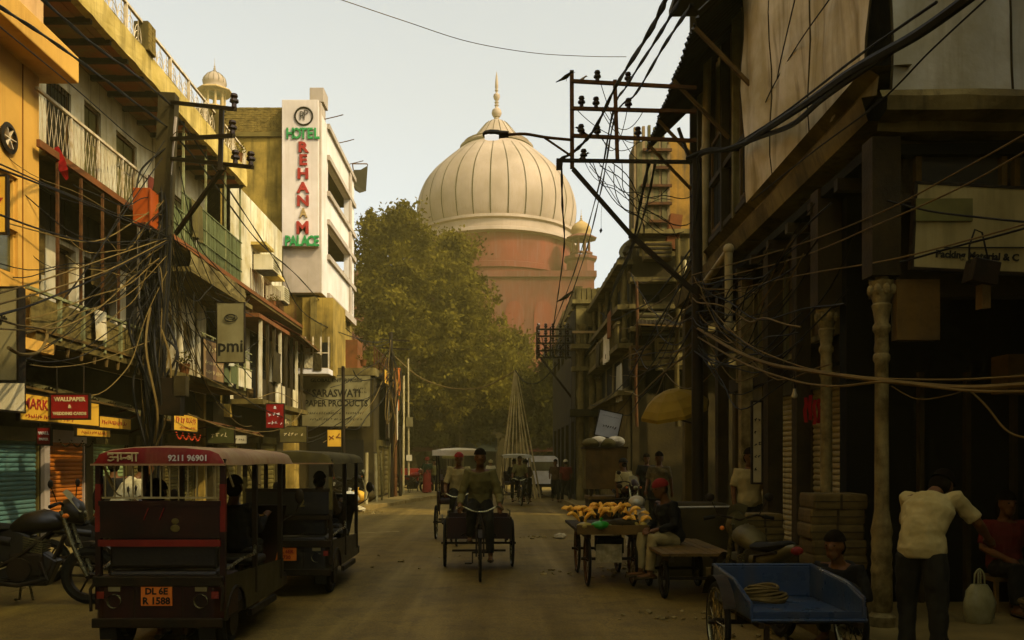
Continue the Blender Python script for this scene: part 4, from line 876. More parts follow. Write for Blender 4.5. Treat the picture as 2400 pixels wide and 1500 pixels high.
# board wall, slatted shutters and posts of the upper storey (u 12.4 .. 17.2)
for k in range(23):
    u = 12.42 + k * .207; t_ = rnd.uniform(0, .02)
    b = MB(); FR.box(b, u, u + .195, 5.26, GT - .1 + rnd.uniform(-.2, .1), -.25, -.22 + t_); b.build('board', m_board if k % 3 else m_wood2, wh)
for u in (12.5, 13.7, 14.5, 15.6, 16.4, 17.1):
    b = MB(); FR.box(b, u - .05, u + .05, 5.27, GT, -.2, -.05); b.build('post', m_board if u in (13.7, 16.4) else m_wood, wh)
for z in (5.6, 6.6, 8.9):
    b = MB(); FR.box(b, 12.4, 17.2, z, z + .09, -.19, -.07); b.build('rail', m_wood, wh)
for u in (12.75, 14.75, 15.8):
    w = window(FR, wh, (u, u + .75, 5.75, 7.4), m_wood2, m_black, d=-.18, nv=2, nh=2, fr=.06)
# lower storey screens between the columns
for (a, c, z0, z1) in ((9.75, 10.6, 3.1, 4.45), (10.75, 11.6, 3.0, 4.45), (11.8, 12.9, 3.0, 4.3), (13.1, 14.2, 2.95, 4.3)):
    window(FR, wh, (a, c, z0, z1), m_board, m_wood2, d=-.3, nv=2, nh=1, fr=.07, name='timber_screen', pane='panel')
# tarpaulins on the street side
def tarp(label, f, u0, u1, z0, z1, m, d=.05, nu=14, nz=22, seed=1, sagz=.05, dirs=1):
    rs = random.Random(seed); ph = [rs.uniform(0, 6) for _ in range(8)]
    t = thing('tarpaulin', label, 'tarpaulin', f.p((u0 + u1) / 2, z0, d), 'tarpaulins hung over the corner house', world=True)
    rows = []
    for j in range(nz + 1):
        z = z0 + (z1 - z0) * j / nz; row = []
        for i in range(nu + 1):
            s = i / nu; u = u0 + (u1 - u0) * s
            wv = .030 * math.sin(u * 5.3 + z * 1.4 + ph[0]) + .022 * math.sin(u * 9 - z * 2.3 + ph[1]) + .03 * math.sin(z * 1.1 + ph[2] + u) + .02 * math.sin((u + z) * 4 + ph[4])
            row.append(f.p(u, z - sagz * math.sin(s * PI) * (1 - j / nz) + .02 * math.sin(u * 7 + ph[3]) * (j == 0), d + wv + .05))
        rows.append(row)
    b = MB().grid(rows); b.build('sheet', m, t, True, 180)
    b = MB().tube(rows[0], .014, 5); b.build('hem', m, t)
    for k in (0, nu):
        b = MB().tube([r_[k] for r_ in rows], .012, 4); b.build('seam', mat('dark_hem', (.07, .055, .03)), t)
    return t
tarp('tan tarpaulin panel hung next to the slatted boards, over the ledge', FR, 11.05, 12.42, 5.22, 13.3, m_tarptan, seed=2)
tarp('tan tarpaulin panel in the middle of the three on the street side', FR, 9.55, 11.03, 5.24, 13.3, m_tarptan, seed=3)
tarp('tan tarpaulin panel meeting the grey sheets at the house corner', FR, 8.0, 9.53, 5.25, 13.3, m_tarptan, seed=5)
FS = Fac((0, 7.9, 0), (1, 0, 0), (0, -1, 0))
tarp('grey tarpaulin sheet with a turned hem beside the house corner', FS, 3.62, 4.72, 5.0, 10.5, m_tarpgrey, d=.05, seed=7, sagz=.02)
tarp('grey tarpaulin sheet at the outer end above the packing material sign', FS, 4.68, 7.4, 5.03, 10.5, m_tarpgrey, d=.02, seed=9, sagz=.03)
# side-street front: cornice, recessed window band, dark arcade below
b = MB(); n = 20
b.grid([[V((3.5 + (8 - 3.5) * i / n, 7.9 - d + rnd.uniform(-.006, .006), z + rnd.uniform(-.01, .01))) for i in range(n + 1)] for z, d in ((4.66, -.1), (4.66, .1), (4.74, .12), (4.78, .3), (4.90, .32), (4.93, .2), (5.02, .16), (5.06, -.1))]); b.build('cornice', m_stone, wh)
MB().box(3.6, 8, 8.05, 8.2, 3.2, 4.66).build('window_band', m_wood, wh)
for k in range(4): window(Fac((0, 8.05, 0), (1, 0, 0), (0, -1, 0)), wh, (3.95 + k * .92, 4.8 + k * .92, 4.08, 4.62), m_wood2, glassy('grimy_glass', (.06, .05, .03), .5), d=.0, nv=1, nh=1, fr=.05)
b = MB().box(3.6, 8, 7.75, 8.04, 4.0, 4.07); b.build('sill_beam', m_wood, wh)
m_ironcol = mat('flaking_painted_iron', (.33, .27, .16), (.15, .115, .06), 7, .7, .5, 25, .5, (.07, .04, .02))
colp = [(a * .74, h) for a, h in [(.16, 0), (.16, .12), (.11, .16), (.13, .22), (.12, .5), (.13, .54), (.115, .6), (.125, .66), (.115, .72), (.125, .78), (.115, .84), (.13, .9), (.105, 1.0), (.085, 1.1), (.08, 2.45), (.10, 2.48), (.10, 2.52), (.08, 2.54), (.09, 2.58), (.08, 2.64), (.08, 2.72), (.105, 2.75), (.105, 2.79), (.08, 2.82), (.10, 2.92), (.12, 2.98), (.10, 3.0), (.14, 3.1), (.115, 3.12), (.15, 3.2), (.13, 3.2), (.08, 3.21), (.075, 3.24)]]
for (x, y) in ((3.57, 7.86), (3.64, 9.35)):
    MB().lathe(colp, (x, y, .1), 18).build('iron_column', m_ironcol, wh, True, 40)
    MB().box(x - .13, x + .13, y - .1, y + .12, 3.34, 4.6).build('brick_pier', m_wood, wh)
    for k in range(8):
        a = k * PI / 4; MB().ell((x + .1 * math.cos(a), y + .1 * math.sin(a), 3.22), .035, .035, .05, 6, 5).build('capital_leaf', m_ironcol, wh)
MB().box(3.66, 4.05, 7.75, 7.86, 2.75, 3.3).build('bracket_board', m_wood2, wh)
for (y, w, mm) in ((10.35, .17, m_wood), (11.5, .2, m_wood), (12.9, .17, m_ironcol), (14.4, .18, m_wood), (15.9, .16, m_wood), (17.1, .25, m_grime)):
    MB().box(rx(y) - w / 2 + .05, rx(y) + w / 2 + .05, y - w / 2, y + w / 2, .12, 4.6).build('arcade_post', mm, wh)
# inside the dark arcade of the corner
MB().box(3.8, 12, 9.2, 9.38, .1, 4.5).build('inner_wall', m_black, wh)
for i in range(7): MB().box(4.55 + i * .5, 4.6 + i * .5, 9.12, 9.198, .13, 2.6).build('inner_board', m_wood, wh)
MB().box(5.3, 9, 8.8, 9.1, 2.35, 2.75).build('inner_shelf', m_wood2, wh)
tag(MB().box(3.2, 12, 3.4, 9.3, .127, .131).build('arcade_floor', m_pave), kind='structure')
# corrugated canopy with its bracket frames, and the boxed-in upper window
t = thing('window_canopy', 'black corrugated canopy propped out over the street from the timber wall', 'awning', FR.p(14.4, 8, 0), world=True)
corrugated(FR.p(11.9, 8.9, -.15), FR.p(16.9, 8.75, -.15), FR.n * 1.0 + V((0, 0, -.95)), .16, .03).build('sheet', m_iron, t, True, 80)
for u in (12.2, 13.9, 15.5, 16.7):
    MB().bar(FR.p(u, 6.9, -.05), FR.p(u, 7.85, .85), .05).build('strut', m_wood2, t); MB().bar(FR.p(u, 8.75, -.1), FR.p(u, 7.9, .85), .04).build('rafter', m_wood, t)
t = thing('tin_box_window', 'pale tin boxed bay above the black canopy', 'bay window', FR.p(12.5, 9.3, 0), world=True)
b = MB(); FR.box(b, 12.0, 14.6, 9.4, 11.5, -.1, .75); b.build('box', m_tarptan, t)
b = MB(); FR.box(b, 11.95, 14.65, 9.28, 9.395, -.1, .8); b.build('sill', m_wood, t)
# rain pipes
t = thing('rain_pipe', 'dusty rain pipe with an elbow running down the timber wall', 'pipe', FR.p(14.4, 3.5, .1), world=True)
q0, q1 = FR.p(14.7, 9, .12), FR.p(14.7, 5.0, .2)
MB().tube([q0, q1], .07, 10).build('downpipe', m_pvc, t, True)
MB().tube(cat_rom([FR.p(14.5, 4.55, .3), FR.p(13.6, 4.62, .3), FR.p(12.55, 4.72, .3)], 3) , .06, 10).build('sloping_pipe', m_pvc, t, True); MB().tube([FR.p(12.5, 4.78, .3), FR.p(12.5, 3.55, .3)], .06, 10).build('drop_pipe', m_pvc, t, True)
for p_ in (q1, FR.p(12.5, 4.75, .3), FR.p(12.5, 3.6, .3), FR.p(14.7, 7, .17)): MB().ell(p_, .085, .085, .085, 10, 6).build('coupling', m_pvc, t, True)
# sign, narrow board, hanging box, bulb, red cloth
signboard('big grimy board reading Packing Material over the dark arcade', (5.05, 7.62, 3.68), 2.6, .74, M3.Rotation(.0, 3, 'Z') @ R_CAM @ M3.Rotation(-.05, 3, 'Z'), mat('grimy_cream_board', (.40, .34, .2), (.3, .25, .14), 1.3, .7, 0, 20, .45, (.1, .08, .04)), [('Packing Material & C', .088, -.74, -.245, m_letter_k, 1.0, .003), ('~1', .02, .4, -.1, m_letter_k)], th=.05)
bs = [o for o in COL.objects if o.get('label', '').startswith('big grimy board')][0]
MB().box(3.75, 4.25, 7.575, 7.588, 3.78, 3.98).build('faded_logo_patch', mat('faded_green_print', (.20, .19, .095), None, 3), bs); MB().box(4.0, 5.6, 7.578, 7.59, 3.54, 3.55).build('printed_rule', m_letter_k, bs)
t = thing('hanging_box', 'dark metal box hanging crooked on a wire loop before the board', 'box', (4.05, 7.1, 3.0), world=True)
c = P(2300, 640, 7.1); MB().obox(c, .22, .16, .2, Ry(.2)).build('case', m_iron, t, bevel=.01)
MB().tube([c + V((-.1, 0, .08)), P(2272, 575, 7.1), P(2285, 538, 7.1), P(2302, 545, 7.1), c + V((.06, 0, .1))], .008, 5).build('wire_loop', m_cable, t); MB().box(c.x - .02, c.x + .05, 7.05, 7.15, c.z - .3, c.z - .1).build('tail_plate', m_wood2, t)
t = thing('light_bulb', 'unlit bulb dangling at the front of the shutters', 'bulb', P(1862, 930, 9.2), world=True)
c = P(1862, 922, 9.2); MB().lathe([(.0, -.06), (.03, -.045), (.035, -.02), (.018, .02), (.016, .05), (0, .05)], c, 10).build('glass', glassy('frosted_bulb', (.5, .45, .33), .2), t, True); MB().cyl(c + V((0, 0, .05)), c + V((0, 0, .09)), .018).build('holder', m_iron, t); MB().tube([c + V((0, 0, .09)), c + V((.02, 0, .5)), c + V((.02, .1, 1.1))], .005, 4).build('flex', m_cable, t)
b = MB(); c = P(1905, 965, 9.6); 
for k in range(4):
    x = c.x + (k - 1.5) * .055; b.grid([[V((x + dx + .01 * math.sin(j * 2 + k), 9.6 + .01 * k, c.z + .16 - j * .07 + .03 * math.sin(k * 2)))for dx in (-.02, .02)] for j in range(5)])
tag(b.build('cloth', m_redcloth), 'bright red cloth strips tied by the iron column in shade', 'cloth')
signboard('tall narrow white board fixed to an arcade post', P(1774, 1037, 11.2), .11, 1.05, R_CAM, mat('stained_white_board', (.5, .42, .27), (.38, .31, .19), 4, .6), [('~.08', .07, 0, .3 - k * .16, m_letter_k) for k in range(5)], th=.03)

# ================================================================ tower house and balcony house further on
th_ = thing('tower_house', 'tall narrow house with corrugated sheets, an orange upper wall and ledges', 'building', (5, 26, 0), world=True)
TY = 25.0; X0, X1 = XY(1482, TY), 9.0; ft = Fac((0, TY, 0), (1, 0, 0), (0, -1, 0)); zt = lambda py: ZY(py, TY)
HO = [(XY(1498, TY), XY(1552, TY), zt(712), zt(686)), (XY(1510, TY), XY(1560, TY), zt(925), zt(860))]
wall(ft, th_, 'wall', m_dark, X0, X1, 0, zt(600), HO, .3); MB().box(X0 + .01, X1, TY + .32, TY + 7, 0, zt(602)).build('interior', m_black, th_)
fsw = Fac((X0, 0, 0), (0, 1, 0), (-1, 0, 0)); SWO = [(TY + .5 + k * 1.9, TY + 1.9 + k * 1.9, a, c) for k in range(4) for a, c in ((zt(790), zt(735)), (zt(700), zt(640)), (zt(900), zt(820)))]
wall(fsw, th_, 'street_wall', m_stone, TY + .01, TY + 8, 0, zt(604), SWO, .3)
for z0 in (zt(610), zt(715), zt(805), zt(915)):
    b = MB(); fsw.box(b, TY - .1, TY + 8, z0 - .14, z0, .003, .45); b.build('cornice', m_stone, th_)
for k in range(5):
    for a, c in ((zt(800), zt(722)), (zt(712), zt(617))): MB().lathe([(.12, 0), (.12, .08), (.08, .12), (.07, c - a - .12), (.13, c - a)], (X0 - .2, TY + .2 + k * 1.9, a), 8).build('column', m_stone, th_, True)
for k in range(24): MB().bar((X0 - .4, TY + .1 + k * .33, zt(805)), (X0 - .4, TY + .1 + k * .33, zt(805) + .6), .06).build('baluster', m_stone, th_)
MB().bar((X0 - .4, TY, zt(805) + .62), (X0 - .4, TY + 8, zt(805) + .62), .09).build('handrail', m_stone, th_)
for h in HO: window(ft, th_, h, m_wood, m_black, nv=3, nh=1, fr=.05)
for py, d in ((548, .55), (655, .35), (716, .25), (770, .4), (850, .5)):
    b = MB(); ft.box(b, X0 - .12, X1, zt(py) - .13, zt(py), .004, d); b.build('ledge', m_stone, th_)
up0 = XY(1492, TY)
MB().box(up0 + .03, X1, TY + .5, TY + 1.6, zt(620), zt(318)).build('upper_wall', m_grime, th_)
MB().box(XY(1572, TY), XY(1640, TY), TY + .3, TY + .495, zt(530), zt(318)).build('orange_panel', mat('burnt_orange_wall', (.40, .24, .07), (.22, .14, .05), 2.5, .9, 0, 20, .8), th_)
m_pinkgrey = mat('pinkish_board', (.30, .22, .17), (.2, .15, .11), 3)
for k in range(13):
    x = up0 - .05 + k * .082
    MB().box(x + .002, x + .08, TY + .16 + rnd.uniform(-.02, .02), TY + .28, zt(545) + rnd.uniform(0, .1), zt(300) + rnd.uniform(-.5, .15)).build('sheet_strip', m_galv if k % 3 else m_pinkgrey, th_)
for k in range(5): MB().box(up0 + rnd.uniform(0, 1.2), up0 + 1.05, TY + .05, TY + .13, zt(520 - k * 42), zt(520 - k * 42) + .08).build('batten', m_rust, th_)
MB().obox(P(1578, 545, TY - .3), .35, .3, 1.0, Ry(.15)).build('red_shutter', m_redslab, th_)
awning('tattered dark lean-to awning low on the tower house', (XY(1500, 24.9), 24.95, zt(745)), (XY(1640, 24.9), 24.95, zt(752)), (-.25, -1.2, -.35), m_iron, None)
for k in range(10):
    y = TY + .4 + k * .75; MB().lathe([(.12, 0), (.12, .35), (.17, .4), (.1, .5), (.16, .62), (.1, .78), (.0, .86)], (X0 + .15, y, zt(604)), 8).build('finial', m_dark, th_, True)
bh = thing('arcade_house', 'weathered stone house with stacked column balconies at the bend of the street', 'building', (4.3, 36, 0), world=True)
BY = 33.0; fb = Fac((0, BY, 0), (1, 0, 0), (0, -1, 0)); zb = lambda py: ZY(py, BY); x0, x1 = XY(1350, BY), 7.0
HO = [(XY(1378, BY), XY(1474, BY), zb(812), zb(766)), (XY(1412, BY), XY(1466, BY), zb(854), zb(828)), (XY(1408, BY), 5.6, zb(945), zb(888)), (XY(1400, BY), 5.6, 0, zb(985))]
wall(fb, bh, 'wall', m_stone, x0, x1, 0, zb(712), HO, .35); MB().box(x0 + .36, x1, BY + .8, BY + 12, 0, zb(715)).build('interior', m_black, bh)
fw = Fac((x0, 0, 0), (0, 1, 0), (-1, 0, 0))
wall(fw, bh, 'street_wall', m_dark, BY + .002, BY + 13, 0, zb(713), [(BY + .8 + k * 2.4, BY + 2.4 + k * 2.4, a, c) for k in range(5) for a, c in ((zb(812), zb(766)), (zb(985) - 2.9, zb(985)))], .35)
MB().box(x0 - .15, XY(1452, BY), BY - .12, BY + .6, zb(712), zb(703)).build('cornice', m_stone, bh)
for k in range(9):
    MB().obox((x0 + .1 + k * .2, BY + .1, zb(690)), .17, .3, zb(674) - zb(704) + rnd.uniform(-.06, .04)).build('parapet_block', m_stone, bh)
for k in range(12): MB().obox((x0 + .12, BY + .5 + k * .9, zb(688)), .3, .7, .55 + rnd.uniform(-.1, .1)).build('parapet_block', m_stone, bh)
b = MB(); fb.box(b, x0 - .25, 6.8, zb(822), zb(812), .004, .75); b.build('balcony_slab', m_stone, bh)
b = MB(); fb.box(b, x0 - .2, 6.8, zb(872), zb(862), .004, .5); b.build('ledge', m_stone, bh)
b = MB(); fb.box(b, x0 - .3, 6.0, zb(978), zb(962), .004, .8); b.build('sunshade', m_dark, bh)
for px, a, c in ((1362, 822, 1180), (1388, 822, 1180), (1364, 765, 812), (1482, 765, 812), (1420, 765, 812), (1404, 890, 1180), (1470, 975, 1180)):
    zq0, zq1 = max(zb(c), 0), zb(a); hq = zq1 - zq0
    MB().lathe([(.22, 0), (.22, .1), (.15, .16), (.13, hq * .5), (.12, hq - .2), (.2, hq - .08), (.22, hq)], (XY(px, BY - .35), BY - .35, zq0), 10).build('column', m_stone, bh, True)
for k in range(12): MB().lathe([(.05, 0), (.08, .15), (.04, .3), (.06, .42)], (x0 + .05 + k * .22, BY - .65, zb(812)), 6).build('baluster', m_stone, bh)
MB().box(x0 - .2, XY(1500, BY), BY - .7, BY - .58, zb(812) + .42, zb(812) + .5).build('handrail', m_paleston, bh)
c = P(1410, 782, 32); tag(MB().grid([[P(1478 - 80 * s, 740 + 52 * s + j * 14 - 22 * s * (1 - s) - 8 * j * (s), 31.9 + .05 * math.sin(s * 9 + j)) for s in [i / 10 for i in range(11)]] for j in range(4)]).build('tarp_sheet', m_tarptan, smooth=True), 'pale cloth slung slantwise across the stone balcony', 'tarp')
signboard('blue-grey tilted board standing over the tea stall roof', P(1426, 995, 21), .55, .62, R_CAM @ M3.Rotation(-.22, 3, 'Z'), mat('pale_blue_board', (.36, .36, .33), (.28, .28, .26), 2, .6), [('~.35', .09, .05, -.05, m_letter_k), ('~.4', .03, 0, .2, m_letter_k)], th=.03, hang={-.5: (0, 0, -1.2), .5: (0, 0, -1.2)})
# unseen houses past the frame: one added to block sun, one closing the street
nb = thing('sun_block_house', 'unseen tall house added across the side street to block the sun', 'building', (9, -5, 0), world=True)
MB().box(3.3, 28, -20, 2.2, 0, 16).build('wall', m_grime, nb); MB().box(3.1, 28, -20, 2.35, 16.002, 16.4).build('roof', m_stone, nb)
nb2 = thing('unseen_plain_house', 'unseen plain yellow house closing the street, next to the orange building', 'building', (-11, -6, 0), world=True)
MB().box(-16, -8.2, -20, 5.95, 0, 12).build('wall', m_yellow_old, nb2); MB().box(-16, -8.0, -20, 5.95, 12.002, 12.4).build('roof', m_stone, nb2)

# clutter hung on the two houses further on
def dish(label, at, aim, r=.38):
    t = thing('satellite_dish', label, 'dish', at, world=True); MB().lathe([(0, .0), (r * .5, .03), (r * .8, .09), (r, .15)], at, 18, V(aim)).build('bowl', m_signgrey, t, True); MB().bar(V(at), V(at) - V(aim).normalized() * .25 - V((0, 0, .35)), .05).build('mount', m_iron, t); MB().bar(V(at) - V((0, 0, r * .8)), V(at) + V(aim).normalized() * .35, .02).build('feed_arm', m_iron, t)
dish('satellite dish on the tower house terrace edge', (X0 + .3, 27, zt(604) + .7), (-.6, -.6, .5))
hung('long dirty white sheet drying on the tower house side balcony', (X0 - .45, 27.4, zt(805) + .62), 1.4, .9, m_tarptan, seed=31); hung('dark blanket over the tower house balcony rail', (X0 - .45, 29.6, zt(805) + .62), 1.2, .8, m_dark, seed=32); hung('rust coloured cloth hanging from the upper tower cornice', (X0 - .5, 26.3, zt(712)), .9, .8, m_redslab, seed=33)
hung('grey sacking hung from the tower house low ledge', (X0 - .3, 25.6, zt(850)), 1.0, 1.1, m_tarpgrey, seed=34)
for k, (px, p0_, p1_) in enumerate(((1588, 560, 1000), (1492, 660, 1000), (1604, 610, 760))):
    t = thing('drain_pipe', ['thick stained drain pipe on the tower house front', 'thin drain pipe at the tower house corner', 'pale short pipe near the street pole on the tower front'][k], 'pipe', (XY(px, TY - .6), TY - .6, zt(p1_)), world=True)
    MB().tube(cat_rom([P(px, p0_, TY - .6), P(px + 2, (p0_ * 2 + p1_) / 3, TY - .62), P(px - 2, (p0_ + 2 * p1_) / 3, TY - .6), P(px + 1, p1_, TY - .6)], 4), (.07, .045, .06)[k], 8).build('pipe', (m_grime, m_rust, m_pvc)[k], t, True)
for k, (px, py, w_, h_) in enumerate(((1530, 760, .9, .6), (1500, 840, .6, .7), (1570, 830, .8, .9), (1540, 590, .8, .5))):
    t = thing('window_box', ['tin window box under the middle ledge of the tower house', 'small boarded box at the tower house corner', 'large boarded box low on the tower house front', 'slatted box below the top ledge of the tower house'][k], 'box', P(px, py, TY - .3), 'boxes fixed to the tower house', world=True); c = P(px, py, TY - .25)
    MB().obox(c, w_, .4, h_, Ry(rnd.uniform(-.04, .04))).build('case', (m_galv, m_wood2, m_board, m_grime)[k], t, bevel=.01)
    for q in range(4): MB().box(c.x - w_ * .46, c.x + w_ * .46, c.y - .225, c.y - .205, c.z - h_ * .42 + q * h_ * .24, c.z - h_ * .42 + q * h_ * .24 + .05).build('slat', m_wood, t)
awning('bent tin awning over the arcade house ground floor', (XY(1395, BY), BY - .9, zb(962)), (XY(1490, BY), BY - .9, zb(968)), (.1, -1.0, -.35), m_galv, None)
# ================================================================ poles, arms, wires
def insulator(parent, at, s=1.0):
    MB().lathe([(.0, 0), (.035 * s, .0), (.03 * s, .05 * s), (.06 * s, .07 * s), (.055 * s, .1 * s), (.03 * s, .11 * s), (.05 * s, .14 * s), (.04 * s, .17 * s), (0, .175 * s)], at, 8).build('insulator', mat('brown_porcelain', (.05, .025, .012), None, 5, .3), parent, True)
# big pole with the cable tangle
tp = thing('electricity_pole', 'leaning steel pole with three cross arms, wrapped in a mass of cables', 'electricity pole', (-7.15, 17.6, 0), world=True)
b0, t0 = V((-7.15, 17.6, .1)), P(396, 222, 17.6)
MB().bar(b0, t0, .34, .26).build('shaft', m_dark, tp); MB().bar(b0 + V((.18, -.1, 4)), t0 + V((.18, -.1, -.5)), .045).build('conduit', m_tan, tp)
for (pa, pb) in (((402, 240), (552, 256)), ((402, 326), (548, 318)), ((402, 372), (592, 392))):
    a, c = P(pa[0], pa[1], 17.5), P(pb[0], pb[1], 16.2); MB().bar(a, c, .07).build('cross_arm', m_iron, tp)
    for s in ((.98, .8) if pa[1] == 372 else (.98,)): insulator(tp, a.lerp(c, s) + V((0, 0, .03)), 1.5)
MB().bar(P(520, 250, 16.5), P(516, 400, 16.5), .08).build('hanger', m_iron, tp); MB().bar(P(412, 548, 17.5), P(522, 395, 16.5), .07).build('brace', m_iron, tp)
for k in range(64):                       # slack cable loops and drops bound to the shaft
    zA = rnd.uniform(2.2, 5.8); h = rnd.uniform(.6, 2.4); a = rnd.uniform(0, 6.28); r = rnd.uniform(.10, .46) * (1.2 if zA < 4.2 else .8)
    c = b0.lerp(t0, zA / 9.2); MB().tube(cat_rom([c + V((0, 0, h)), c + V((r * math.cos(a), r * math.sin(a) - .1, h * .5)), c + V((r * .7 * math.cos(a + .6), r * .6 * math.sin(a) - .15, -.1)), c + V((.05, -.12, -h * .35))], 5), rnd.choice((.014, .02, .028)), 5).build('cable_loop', m_cable if k % 9 else m_cabtan, tp)
for k in range(9):
    a = k * .7; MB().tube([b0.lerp(t0, s) + V((.19 * math.cos(a + s * 3), .16 * math.sin(a + s * 3) - .04, 0)) for s in [i / 9 * (.5 + .03 * k) for i in range(10)]], .022, 5).build('bound_cable', m_cable, tp)
MB().obox(P(400, 930, 17.3), .5, .25, .75, Ry(.05)).build('meter_box', m_iron, tp, bevel=.01); MB().obox(P(425, 905, 17.25), .24, .2, .4).build('junction_box', m_dark, tp)
bx_ = thing('feeder_box', 'bright orange steel box strapped high on the leaning pole', 'box', P(340, 530, 17.2), world=True)
c = P(338, 487, 17.2); MB().box(c.x - .17, c.x + .17, 17.05, 17.4, c.z - .36, c.z + .36).build('case', mat('orange_enamel', (.42, .11, .02), (.36, .09, .018), 3, .5), bx_, bevel=.01); MB().box(c.x + .175, c.x + .2, 17.02, 17.42, c.z - .4, c.z + .33).build('lid', MATS['orange_enamel'], bx_)
